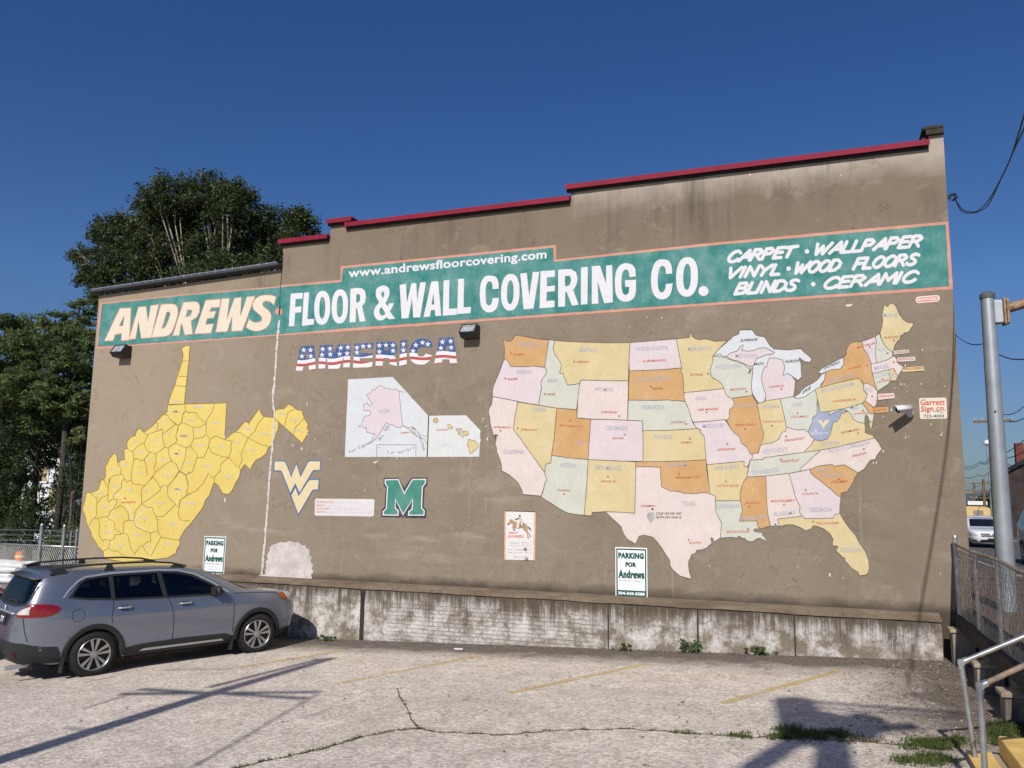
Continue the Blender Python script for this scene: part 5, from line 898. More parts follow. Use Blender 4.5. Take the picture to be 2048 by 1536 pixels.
# both service wires leave the corner and come forward over the car park; the survey fixes their depth by the shadow they throw down the wall
a = P+Vector((.08, -.02, 0))
S0, S1 = wallp(1893, 440), wallp(1800, 1212)
def on_wire(x, y):
    d = ray(x, y); best = None
    for i in range(400):
        k = .0018+.0074*i/399; p = CAMPOS+d*k; s = p+ld*((DW-p.y)/ld.y)
        f = (s.z-S0.z)/(S1.z-S0.z); e = abs(s.x-(S0.x+(S1.x-S0.x)*f))
        if best is None or e < best[0]: best = (e, p)
    return best[1]
for L, lb in ((((1922,421),(1947,426),(1975,411),(2001,360),(2022,314),(2048,232)), "black service wire from the building corner, the higher of the pair at the frame edge"), (((1924,418),(1952,423),(1978,399),(2008,345),(2028,300),(2048,258)), "black service wire from the building corner, the lower of the pair at the frame edge")):
    P3 = [a]+[on_wire(*q) for q in L]; ys = [p.y for p in P3]
    y_end = 8.2; n = len(L)
    P3 = [a]+[CAMPOS+ray(*q)*((14.6+(y_end-14.6)*(i/(n-1))**1.15)/ray(*q).y) for i, q in enumerate(L)]
    dd = (P3[-1]-P3[-2]); dd = dd/abs(dd.y); q_ = P3[-1]; P3 += [q_+dd*1.3, q_+dd*2.6, q_+dd*3.2+Vector((.8, -1, .6)), q_+dd*3.2+Vector((6, -9, 2.0))]
    P3 = [tuple(p) for p in P3]; O = []
    for i in range(len(P3)-1):
        g = lambda j: P3[max(0, min(len(P3)-1, j))]
        for j in range(5):
            t_ = j/5; O.append(tuple(.5*(2*g(i)[c]+(g(i+1)[c]-g(i-1)[c])*t_+(2*g(i-1)[c]-5*g(i)[c]+4*g(i+1)[c]-g(i+2)[c])*t_**2+(3*g(i)[c]-g(i-1)[c]-3*g(i+1)[c]+g(i+2)[c])*t_**3) for c in range(3)))
    m = MB(); m.tube(O, .0085, 5); tag(m.build('service_wire', BLACKW, None, smooth=True), lb, 'wire', 'service wires at the building corner')

# ------------------------------------------------------------------ right edge: retaining wall, fence, steps, rails
CONC = None
def conc(name, a, b, dark=.5):
    N = NT(name); f = N.noise(2.5, 6, .7); st = N.noise(1, 5, .65, N.scalev(N.pos, 6, 6, .8)); g = N.noise(30, 4, .7)
    c = N.mix(N.ramp(f, .35, .65), a, b); c = N.mix(N.ramp(st, .5, .68, 0, dark), c, (.05, .043, .036)); c = N.mix(N.ramp(g, .55, .7, 0, .4), c, mulc(a, .5))
    return N.out(c, .94, .12, 0, N.math('ADD', f, N.math('MULTIPLY', g, .4)), .5, .02)
M_rw = conc("stained_concrete", (.20, .175, .145), (.36, .32, .27), .75); M_cap = conc("sandy_concrete", (.30, .245, .175), (.42, .35, .26), .3)
FX = 2.0
rw = empty('retaining_wall', (2.2, 12, 0), 0, "dark stained concrete retaining wall with capped piers under the right fence", 'wall')
m = MB(); m.box((2.27, 12.35, .1), (.16, 5.6, 1.24)); m.build('wall_face', M_rw, rw, True)
m = MB(); m.box((2.08, 12.35, .83), (.30, 5.62, .20)); m.build('edge_beam', plain("dark_edge_beam", (.055, .05, .045), .9, .1, 0, .4, 5), rw, True, bevel=.015)
for y, h in ((14.85, .70), (12.75, .56), (11.0, .56)):
    m = MB(); m.box((1.99, y, (h-.6)/2), (.32, .28, h+.6)); o = m.build('pier', M_rw, rw, True, bevel=.02); m = MB(); m.box((1.985, y, h+.028), (.38, .34, .056)); m.build('pier_cap', M_cap, o, True, bevel=.012)

GALV = plain("galvanised_steel", (.40, .415, .43), .38, .5, .75, .25, 7); RUSTY = plain("rusty_rail", (.25, .19, .14), .7, .3, .3, .5, 9)
WIREM = plain("weathered_mesh_wire", (.33, .31, .28), .55, .4, .5, .3, 6)
fen = empty('chain_link_fence', (FX, 12.5, .94), 0, "weathered chain link fence with bent top rail on the concrete edge at right", 'fence')
ft = lambda y: 2.03+.010*math.sin(y*1.7)-.011*(15.1-y)
def meshwires(m, y0, y1, zb, ztp, fx, pitch, r, axis='y', jitter=.006):
    span = y1-y0
    for s_ in (1, -1):
        n = int((span+(ztp(y0)-zb))/pitch)+2
        for i in range(-int((ztp(y0)-zb)/pitch)-2, n+2):
            a0 = y0+i*pitch; pts = []
            for j in range(15):
                z = zb+(ztp(y0)-zb)*j/14; y = a0+(z-zb)*s_*.72+(0 if s_ > 0 else (ztp(y0)-zb)*.72)
                if y0 <= y <= y1: pts.append((fx+rnd.uniform(-jitter, jitter)+.002*s_, y, min(z, ztp(y))) if axis == 'y' else (y, fx+.002*s_, z))
            if len(pts) > 1: m.tube(pts, r, 3, cap=False)
m = MB(); meshwires(m, 9.2, 15.1, .95, ft, FX, .062, .0023)
for i in range(95):          # twisted wire ends standing above the rail
    y = 15.1-i*.062; m.tube([(FX, y, ft(y)-.03), (FX+rnd.uniform(-.012, .012), y+rnd.uniform(-.012, .012), ft(y)+rnd.uniform(.012, .04))], .0035, 3)
m.build('chain_link_mesh', WIREM, fen, True)
m = MB(); m.tube([(FX, 15.13-i*.35, ft(15.13-i*.35)+rnd.uniform(-.008, .008)) for i in range(18)], .021, 8)
m.build('top_rail', RUSTY, fen, True, smooth=True)
m = MB(); m.tube([(FX, 15.14, .3), (FX, 15.14, 2.13)], .032, 12); m.lathe([(.034, 0), (.034, .03), (.02, .055), (0, .062)], (FX, 15.14, 2.13), (0, 0, 1), 12); m.build('end_post', GALV, fen, True, smooth=40)
for y in (13.55, 11.95, 10.4):
    m = MB(); m.tube([(FX+.03, y, .9), (FX+.03, y, ft(y)-.02)], .026, 10); m.lathe([(.034, -.05), (.036, 0), (.034, .05)], (FX+.02, y, ft(y)-.03), (0, 0, 1), 10); m.build('line_post', GALV, fen, True, smooth=40)
for z, y in ((2.0, 15.14), (1.6, 15.14), (1.2, 15.14)):
    m = MB(); m.lathe([(.036, -.012), (.038, 0), (.036, .012)], (FX, y, z), (0, 0, 1), 12); m.build('tension_band', GALV, fen, True)

YST = plain("yellow_step_paint", (.68, .46, .15), .7, .3, 0, .18, 4)
stp = empty('concrete_steps', (1.7, 8.8, .2), 0, "yellow painted concrete steps climbing to the street at bottom right", 'steps')
for k_ in range(4):
    m = MB(); x0 = 1.22+.29*k_; m.box(((x0+2.6)/2, 8.62, (.17*k_+.15)), (2.6-x0, 1.55, .34)); m.build('step', YST if k_ else M_cap, stp, True, bevel=.012)
    if k_ == 0:
        m = MB(); m.box((x0+.11, 8.62, .323), (.22, 1.54, .012)); m.build('step_nosing', YST, stp, True)
def handrail(label, base, top, slope_to, yb):
    t = empty('handrail', base, 0, label, 'handrail', 'pipe handrails beside the steps'); b = Vector(base); tp = Vector(top)
    m = MB(); m.tube([b, tp], .0245, 12); m.build('post', GALV, t, True, smooth=40)
    m = MB(); m.tube([tp-(Vector(slope_to)-tp).normalized()*.0, Vector(slope_to)], .0235, 12); m.build('rail', GALV if yb else RUSTY, t, True, smooth=40)
    m = MB(); m.lathe([(0, -.034), (.031, -.032), (.033, 0), (.031, .032), (0, .034)], tp, (0, 1, 0), 14); m.lathe([(.03, -.06), (.03, -.005)], tp, (0, 0, 1), 12); dd = (Vector(slope_to)-tp).normalized(); m.lathe([(.03, .01), (.03, .065)], tp, dd, 12); m.lathe([(0, .036), (.011, .036), (.011, -.036), (0, -.036)], tp, (0, 1, 0), 8); m.build('elbow_fitting', GALV, t, True, smooth=40)
A0 = gpt(1953, 1532); A1 = aty(1922, 1325, A0.y); A2 = aty(2048, 1273, A0.y); A2 = A1+(A2-A1)*2.6
handrail("galvanised pipe handrail left of the steps, the farther and cleaner of the two", A0, A1, A2, True)
by = A0.y-1.12; B1 = aty(1960, 1372, by); B0 = Vector((B1.x-.005, by, .23)); B2 = aty(2048, 1331, by); B2 = B1+(B2-B1)*2.8
handrail("rusty pipe handrail beside the steps, the nearer of the two at the frame edge", B0, B1, B2, False)
# tall steel pole with mast arm on the sidewalk
SP = plain("pole_paint_silver", (.36, .385, .41), .42, .5, .45, .16, 3); RST = plain("rusted_flange", (.30, .20, .13), .8, .2, .2, .5, 12)
yb = 15.9; b = aty(2011, 1130, yb); tpx = aty(1976, 592, yb); t = empty('steel_pole', (b.x, yb, sz(yb)+.12), 0, "tall grey steel signal pole with rusty mast arm right of the building", 'pole')
h_ = tpx.z-t.location.z; m = MB(); m.tube([(0, 0, 0), (0, 0, h_*.5), (0, 0, h_)], [.152, .130, .108], 12); m.build('shaft', SP, t, smooth=30)
m = MB(); m.lathe([(.118, -.05), (.125, -.02), (.122, .03), (.07, .07), (0, .08)], (0, 0, h_), (0, 0, 1), 16); m.build('pole_cap', plain("cap_grey", (.10, .105, .11), .6), t, smooth=40)
m = MB(); m.box((.14, -.02, h_-.30), (.14, .18, .40)); m.build('clamp_plate', SP, t, bevel=.015)
m = MB(); m.box((.232, -.02, h_-.30), (.04, .24, .46)); m.box((.282, -.02, h_-.30), (.04, .22, .42)); m.build('flange', RST, t, bevel=.008)
m = MB(); m.tube([(.30, -.02, h_-.24), (1.2, -.12, h_-.02), (4.5, -.5, h_+.35)], [.085, .08, .06], 12); m.build('mast_arm', RST, t, smooth=30)
m = MB(); m.lathe([(0, 0), (.016, 0), (.014, .012), (0, .014)], (-.02, -.136, h_*.62), (0, -1, 0), 8); m.build('bolt', plain("bolt_dark", (.06, .05, .05), .6), t)

# ------------------------------------------------------------------ far right down the street
def at(px_, py, y): return aty(px_, py, y)
yb_ = 62.0
L0 = at(2013, 1000, yb_); tz = at(2030, 941, yb_).z
DB = empty('dark_building', (L0.x+9, yb_+6, .5), 0, "brick building coloured dark as if in shadow at the right edge down the street", 'building')
m = MB(); zb = sz(60)-.1; z_e = at(2013, 948, yb_).z
m.prism([(L0.x, yb_, zb), (L0.x, yb_, z_e), (L0.x+4, yb_, z_e+2.4), (L0.x+14, yb_, z_e+2.6), (L0.x+14, yb_, zb)], (L0.x/62*22+1.5, 22, 0)); m.build('wall', plain("brick_painted_shade", (.05, .038, .038), .9, .1, 0, .3, 2), DB, True)  # brick colour darkened to carry the building's shadow
m = MB(); m.tube([(L0.x-.15, yb_-.1, z_e+.03), (L0.x+4, yb_-.1, z_e+2.5), (L0.x+14, yb_-.1, z_e+2.7)], .16, 6); m.build('roof_edge', plain("roof_black", (.02, .02, .022), .8), DB, True)
m = MB(); m.box((L0.x+4.3, yb_-.03, zb+1.6), (3.4, .1, 3.0)); m.build('door', plain("door_maroon", (.05, .012, .014), .7), DB, True)
m = MB(); c = at(2040, 925, yb_+2); m.box((c.x, yb_+2, c.z), (.5, .5, 2.6)); m.build('chimney', plain("chimney_red", (.16, .05, .04), .9), DB, True)
yb_ = 96.0
L0, L1 = at(1925, 1000, yb_), at(1989, 1000, yb_); zt_ = at(1960, 1013, yb_).z; zb = -.2
t = empty('yellow_building', ((L0.x+L1.x)/2, yb_+5, 0), 0, "low pale yellow building with rounded top corner far down the street", 'building')
m = MB(); cr = [(L1.x-1.1+1.1*math.cos(R(a)), yb_, zt_-1.1+1.1*math.sin(R(a))) for a in range(90, -1, -15)]
m.prism([(L0.x, yb_, zb), (L0.x, yb_, zt_)]+cr+[(L1.x, yb_, zb)], (0, 9, 0)); m.build('wall', plain("buff_yellow_wall", (.62, .44, .20), .85), t, True)
c = at(1957, 1028, yb_); m = MB(); m.box((c.x, yb_-.04, c.z), (.85, .1, .75)); m.build('window', plain("dusty_window", (.25, .22, .18), .4), t, True)
t = empty('white_shed', (at(1948, 1005, 118).x, 118, 0), 0, "white flat roofed shed behind the yellow building", 'shed')
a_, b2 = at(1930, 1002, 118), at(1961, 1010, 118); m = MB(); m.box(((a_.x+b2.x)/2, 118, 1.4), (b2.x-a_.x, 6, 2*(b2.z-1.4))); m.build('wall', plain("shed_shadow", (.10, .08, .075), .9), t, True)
m = MB(); m.box(((a_.x+b2.x)/2, 117.9, (a_.z+b2.z)/2), (b2.x-a_.x+.4, 6.6, a_.z-b2.z)); m.build('roof', plain("shed_white", (.72, .72, .72), .7), t, True)
# utility poles and their wires
WOOD = plain("pole_wood", (.16, .115, .08), .9, .1, 0, .3, 3)
def upole(label, px_, pyt, y, zb, arms=((0.3, 1.1), (0.8, 1.1), ), r=.13, group='utility poles down the street', lean=0):
    tp = at(px_, pyt, y); t = empty('utility_pole', (tp.x, y, zb), 0, label, 'pole', group); H = tp.z-zb
    m = MB(); m.tube([(0, 0, 0), (lean, 0, H)], [r*1.3, r], 8); m.build('post', WOOD, t, smooth=40)
    for dz, hw_ in arms:
        m = MB(); m.box((0, -.1, H-dz), (hw_*2, .1, .12)); o = m.build('crossarm', WOOD, t)
        m = MB()
        for q in (-.95, -.55, .55, .95): m.lathe([(.045, 0), (.05, .06), (.02, .12), (0, .13)], (hw_*q, -.1, H-dz+.06), (0, 0, 1), 6)
        m.build('insulator', plain("insulator_grey", (.35, .36, .38), .4), o)
    return t, H
upole("wooden utility pole mostly hidden behind the grey steel pole, one crossarm showing", 1985, 832, 48, .5, ((.28, .9),))
upole("wooden utility pole with stacked crossarms beyond the white car", 1966, 958, 105, .2, ((.5, 1.4), (1.3, 1.4), (2.1, 1.4)), .14)
upole("thin far utility pole with one crossarm near the building edge", 1948, 964, 130, .2, ((1.6, 1.0),), .11)
W_ = 'wires down the street'
tp = at(1974, 888, 70); t = empty('street_light', (tp.x, 70, .4), 0, "small white street lamp head on a thin pole above the white car", 'lamp'); m = MB(); m.tube([(0, 0, 0), (0, 0, tp.z-.4)], .06, 6); m.build('post', GALV, t); m = MB(); m.lathe([(0, -.1), (.22, -.05), (.25, .1), (.12, .3), (0, .32)], (-.0, 0, tp.z-.4), (0, 0, 1), 10); m.build('lamp_head', CW, t, smooth=True)
for lb, L in (("dark overhead wire crossing behind the steel pole from the building edge", [(1905,663,40),(1968,687,34),(2060,716,28)]), ("upper of two dark wires rising past the steel pole near the white lamp head", [(1925,931,80),(1960,923,70),(1982,911,60),(2060,870,36)]), ("lower of two dark wires rising past the steel pole near the white lamp head", [(1925,936,80),(1962,926,70),(1984,914,60),(2060,896,40)]),
                ("thin sagging wire above the stacked crossarms, left of the steel pole", [(1925,952,90),(1955,950,80),(1985,938,64)]), ("lowest thin wire running to the stacked crossarms from the left", [(1925,978,110),(1950,973,108),(1966,961,105)]), ("thin wire from the stacked crossarms up to the steel pole", [(1966,961,105),(1986,955,70),(2015,935,50)]),
                ("thin wire right of the steel pole below the mast arm, the steeper one", [(2005,828,52),(2060,800,40)]), ("thin wire right of the steel pole below the mast arm, the flatter one", [(2005,838,52),(2060,827,40)]), ("faint wire in front of the dark building roof", [(2010,926,58),(2060,920,52)]), ("second faint wire in front of the dark building roof, just below the first", [(2010,931,58),(2060,927,52)])):
    P3 = [at(*p) for p in L]; m = MB(); n = 6; O = []
    for a, b in zip(P3[:-1], P3[1:]): O += [a.lerp(b, i/n)-Vector((0, 0, .25*4*(i/n)*(1-i/n))) for i in range(n)]
    O.append(P3[-1]); m.tube(O, .022 if L[0][2] > 45 else .02, 4); tag(m.build('overhead_wire', BLACKW), lb, 'wire', W_)

# ------------------------------------------------------------------ left edge: yard fence, stacked materials, house
yf = DW+.35
lf = empty('chain_link_fence', (-20.5, yf, -.7), 0, "galvanised chain link fence with barbed wire strands left of the building", 'fence')
ztop = at(100, 1092, yf).z; zbot = -.75
def lfx(px_): return at(px_, 1075, yf).x
m = MB(); meshwires(m, lfx(-60), XL-.05, zbot, lambda y: ztop, yf, .075, .0032, 'x'); m.build('chain_link_mesh', plain("bright_mesh_wire", (.42, .43, .42), .5, .4, .4), lf, True)
m = MB(); m.tube([(lfx(-60), yf, ztop), (XL-.05, yf, ztop)], .024, 8); m.build('top_rail', GALV, lf, True, smooth=True)
for pxx, pyt, r in ((86, 1050, .05), (131, 1052, .045), (156, 1061, .03)):
    tp = at(pxx, pyt, yf); m = MB(); m.tube([(tp.x, yf-.02, zbot), (tp.x, yf-.02, tp.z)], r, 10); m.lathe([(r, 0), (r*.8, r*.6), (0, r)], (tp.x, yf-.02, tp.z), (0, 0, 1), 10); m.build('fence_post', GALV, lf, True, smooth=40)
tp = at(139, 1061, yf); m = MB(); m.tube([(tp.x, yf+.06, zbot), (tp.x, yf+.06, tp.z)], .022, 8); m.build('brace_pole', GALV, lf, True, smooth=40)
for py in (1062, 1072, 1083):
    z = at(100, py, yf).z; m = MB(); m.tube([(lfx(-60), yf, z-.03), (lfx(20), yf, z-.015), (lfx(84), yf, z+.02), (lfx(131), yf, z+.02), (XL-.03, yf, z)], .006, 4)
    for i in range(46):
        x = lfx(-60)+(XL-lfx(-60))*i/46; m.tube([(x-.02, yf-.02, z+.02), (x+.02, yf+.02, z-.015)], .004, 3)
    m.build('barbed_wire', GALV, lf, True)
WP = plain("white_pvc", (.72, .73, .74), .5, .3, 0, .08, 4)
def pile(label, x0, x1_, y, z, n, r, mat_, group):
    t = empty('pipe_bundle', ((x0+x1_)/2, y, z), 0, label, 'pipes', group); k_ = 0
    for row in range(2):
        for i in range(n-row):
            m = MB(); q = (y-(i-n/2)*r*2.05-row*r, z+r+row*r*1.75); m.tube([(x0+rnd.uniform(0, .3), *q), (x1_-rnd.uniform(0, .3), *q)], r, 10); m.build('pipe', mat_, t, True, smooth=40)
yp = yf+1.6
za_ = at(40, 1118, yp).z
for i, (dz, lb) in enumerate(((.64, "lower bundle of white pipes stacked behind the left fence"), (.36, "upper bundle of grey white pipes stacked behind the left fence"))):
    pile(lb, at(-40, 1100, yp).x, at(73, 1100, yp).x, yp, za_-dz, 6, .075, WP, 'pipe bundles behind the left fence')
tt = empty('pipe_rack', (at(10, 1100, yp).x, yp, -.75), 0, "low dark timber rack carrying the white pipe bundles", 'rack')
m = MB(); m.box((at(17, 1100, yp).x, yp, (za_-.66-.75)/2), (5, 1.3, za_-.66+.72)); m.build('rack_frame', plain("rack_timber", (.16, .13, .10), .9), tt, True)
c = at(40, 1110, yp+.2); t = empty('warning_light', (c.x, yp+.2, za_-.02), 0, "orange barrel shaped warning marker standing on the white pipes", 'marker')
m = MB(); m.lathe([(0, -.04), (.11, -.04), (.12, .06), (.10, .17), (.05, .21), (0, .22)], (0, 0, .0), (0, 0, 1), 14); m.build('marker_body', plain("safety_orange", (.75, .17, .02), .5), t, smooth=40)
m = MB(); m.lathe([(.122, .05), (.122, .1)], (0, 0, 0), (0, 0, 1), 14); m.build('reflective_band', plain("band_white", (.75, .7, .6), .4), t)
# white house glimpsed through the trees
yh = 46.0
hz0, hz1 = -1.2, at(100, 905, yh).z; hx0, hx1 = at(44, 980, yh).x, at(124, 980, yh).x
t = empty('white_house', ((hx0+hx1)/2, yh+4, -1.0), 0, "white clapboard house glimpsed through the trees at left", 'house')
N = NT("clapboard_white"); X, Y, Z = N.xyz(); f = N.math('FRACT', N.math('MULTIPLY', Z, 7.5)); M_clap = N.out(N.mix(N.ramp(f, .0, .16, .45, 0), (.72, .73, .75), (.35, .36, .38)), .7, .2)
m = MB(); m.box(((hx0+hx1)/2, yh+4, (hz0+hz1)/2), (hx1-hx0, 8, hz1-hz0)); m.build('wall', M_clap, t, True)
m = MB(); xm = (hx0+hx1)/2; m.prism([(hx0-.3, yh-.4, hz1), (hx1+.3, yh-.4, hz1), (hx1+.3, yh+4, hz1+1.9), (hx0-.3, yh+4, hz1+1.9)], (0, 0, .14)); m.prism([(hx0-.3, yh+8.4, hz1), (hx1+.3, yh+8.4, hz1), (hx1+.3, yh+4, hz1+1.9), (hx0-.3, yh+4, hz1+1.9)], (0, 0, .14)); m.build('roof', plain("slate_shingle", (.13, .13, .145), .85, .2, 0, .3, 5), t, True)
m = MB(); m.add([(hx1, yh, hz1), (hx1, yh+8, hz1), (hx1, yh+4, hz1+1.85)], [(0, 1, 2)]); m.add([(hx0, yh, hz1), (hx0, yh+8, hz1), (hx0, yh+4, hz1+1.85)], [(0, 2, 1)]); m.build('gable', M_clap, t, True)
for pxx, pyc in ((89, 942), (58, 1000), (108, 1000)):
    c = at(pxx, pyc, yh); m = MB(); m.box((c.x, yh-.03, c.z), (.9, .08, 1.6)); o = m.build('window', plain("warm_blind", (.42, .33, .2), .5), t, True)
    m = MB()
    for dx, dz, a, b in ((-.5, 0, .1, 1.8), (.5, 0, .1, 1.8), (0, .85, 1.1, .1), (0, -.85, 1.1, .1)): m.box((c.x+dx, yh-.06, c.z+dz), (a, .1, b))
    m.build('window_frame', WP, o, True)
# ------------------------------------------------------------------ vehicles
def car_paint(name, col, metal=.55, rough=.32):
    N = NT(name); v = N.noise(900, 2, .5); c = N.mix(N.ramp(v, .3, .7), mulc(col, .94), mulc(col, 1.06)); d = N.noise(3, 4, .6)
    m = N.out(N.mix(N.ramp(d, .45, .75, 0, .12), c, (.4, .37, .33)), N.ramp(d, .3, .7, rough, rough+.08), .5, metal)
    N.b.inputs['Coat Weight'].default_value = .8; N.b.inputs['Coat Roughness'].default_value = .05; return m
GLASS = plain("tinted_car_glass", (.008, .010, .012), .04, .65, 0, .1, 2); RUB = plain("tyre_rubber", (.018, .018, .019), .85, .25, 0, .3, 20)
BPL = plain("black_trim", (.022, .023, .025), .55, .35, 0, .12, 9); ALLOY = plain("machined_alloy", (.42, .415, .40), .3, .5, .8, .08, 8); DKA = plain("dark_alloy", (.03, .03, .032), .4, .4, .4)
CHR = plain("bright_trim", (.50, .51, .54), .25, .5, .55, .05, 5); TRED = plain("tail_lamp_red", (.20, .003, .006), .12, .6, 0, .2, 14, .5); TCLR = plain("lamp_clear", (.55, .53, .50), .12, .6, 0, .2, 20, .5); AMB = plain("lamp_amber", (.40, .09, .015), .15, .6)
def tint_glass(name, k):
    N = NT(name); tr = N.n("ShaderNodeBsdfTransparent"); tr.inputs[0].default_value = (k*.92, k, k*.97, 1); gl = N.n("ShaderNodeBsdfGlossy"); gl.inputs['Roughness'].default_value = .015
    fr_ = N.n("ShaderNodeFresnel"); fr_.inputs[0].default_value = 1.5; mx = N.n("ShaderNodeMixShader"); N.set(mx.inputs[0], N.math('ADD', N.math('MULTIPLY', fr_.outputs[0], .95), .015)); N.t.links.new(tr.outputs[0], mx.inputs[1]); N.t.links.new(gl.outputs[0], mx.inputs[2])
    N.t.links.new(mx.outputs[0], N.t.nodes["Material Output"].inputs[0]); return N.m
G_FRONT = tint_glass("clear_car_glass", .62); G_REAR = tint_glass("privacy_car_glass", .16)
def inpoly(x, y, P):
    c = False
    for i in range(len(P)):
        a, b = P[i], P[i-1]
        if (a[1] > y) != (b[1] > y) and x < (b[0]-a[0])*(y-a[1])/(b[1]-a[1])+a[0]: c = not c
    return c
class Body:
    """Car shell: horizontal rings (z, x_rear, x_front, half width, squareness)."""
    def __init__(s, rows): s.rows = np.array(rows, float)
    def at(s, z): return [np.interp(z, s.rows[:, 0], s.rows[:, i]) for i in (1, 2, 3, 4)]
    def yside(s, x, z):
        xr, xf, w_, n = s.at(z); u = (x-(xr+xf)/2)/((xf-xr)/2); return w_*max(0.0, 1-min(.988, abs(u))**n)**(1/n)
    def xend(s, y, z, front):
        xr, xf, w_, n = s.at(z); h = (xf-xr)/2*max(0.0, 1-min(.975, abs(y)/w_)**n)**(1/n); return (xr+xf)/2+(h if front else -h)
    def ring(s, z, per=36):
        xr, xf, w_, n = s.at(z); out = []
        for q in range(4):
            for i in range(per):
                t = -1+2*i/per; a, b = ((1, t), (-t, 1), (-1, -t), (t, -1))[q]
                r = (abs(a)**n+abs(b)**n)**(-1/n); out.append(((xr+xf)/2+a*r*(xf-xr)/2, b*r*w_, z))
        return out
    def shell(s, arches, rad, zs, holes_side=(), holes_end=()):
        R_ = [s.ring(z) for z in zs]; n = len(R_[0]); m = MB(); vs = [p for r in R_ for p in r]; fs = []
        for j in range(len(R_)-1):
            for i in range(n):
                f = (j*n+i, j*n+(i+1) % n, (j+1)*n+(i+1) % n, (j+1)*n+i); c = np.mean([vs[k] for k in f], axis=0)
                if any(abs(c[1]) > .45 and (c[0]-ax)**2+(c[2]-.37)**2 < rad*rad for ax in arches): continue
                if c[2] > 1.0 and abs(c[1]) > .55 and any(inpoly(c[0], c[2], h) for h in holes_side): continue
                if c[2] > 1.0 and any(inpoly(c[1], c[2], h) and (c[0] > .1 if k == 'front' else c[0] < -2.0) for k, h in holes_end): continue
                fs.append(f)
        fs.append(tuple((len(R_)-1)*n+i for i in range(n))); m.add(vs, fs); return m
def cdt(poly, step):
    xs_ = [p[0] for p in poly]; ys_ = [p[1] for p in poly]; P = []
    for i in range(len(poly)):
        a, b = poly[i], poly[(i+1) % len(poly)]; k = max(1, int(math.hypot(b[0]-a[0], b[1]-a[1])/step)); P += [Vector((a[0]+(b[0]-a[0])*j/k, a[1]+(b[1]-a[1])*j/k)) for j in range(k)]
    n = len(P); inside = []
    y = min(ys_)+step/2
    while y < max(ys_):
        x = min(xs_)+step/2
        while x < max(xs_):
            c = False
            for i in range(n):
                a, b = P[i], P[i-1]
                if (a.y > y) != (b.y > y) and x < (b.x-a.x)*(y-a.y)/(b.y-a.y)+a.x: c = not c
            if c and min((p-Vector((x, y))).length for p in P) > step*.45: inside.append(Vector((x, y)))
            x += step
        y += step
    r = delaunay_2d_cdt(P+inside, [(i, (i+1) % n) for i in range(n)], [], 1, 1e-5)
    return [(v.x, v.y) for v in r[0]], [tuple(f) for f in r[2]]
def sheet(body, poly, off, name, mat_, parent, kind='side', sgn=-1, step=.06):
    v, f = cdt(poly, step); m = MB()
    if kind == 'side': vs = [(x, sgn*(body.yside(x, z)+off), z) for x, z in v]; flip = sgn > 0
    else: fr_ = kind == 'front'; vs = [(body.xend(y, z, fr_)+(off if fr_ else -off), y, z) for y, z in v]; flip = not fr_
    m.add(vs, [(t[::-1] if flip else t) for t in f]); return m.build(name, mat_, parent, smooth=True)
def sline(body, pts, wd, off, name, mat_, parent, sgn=-1, closed=False):
    fn = lambda p, o: Vector((p[0], sgn*(body.yside(p[0], p[1])+off), p[1])); m = Paint(0, fn); P = []
    for a, b in zip(pts, pts[1:]+([pts[0]] if closed else [])):
        k = max(1, int(math.hypot(b[0]-a[0], b[1]-a[1])/.05)); P += [(a[0]+(b[0]-a[0])*j/k, a[1]+(b[1]-a[1])*j/k) for j in range(k)]
    if not closed: P.append(pts[-1])
    m.stroke(P, wd, closed); return m.build(name, mat_, parent)
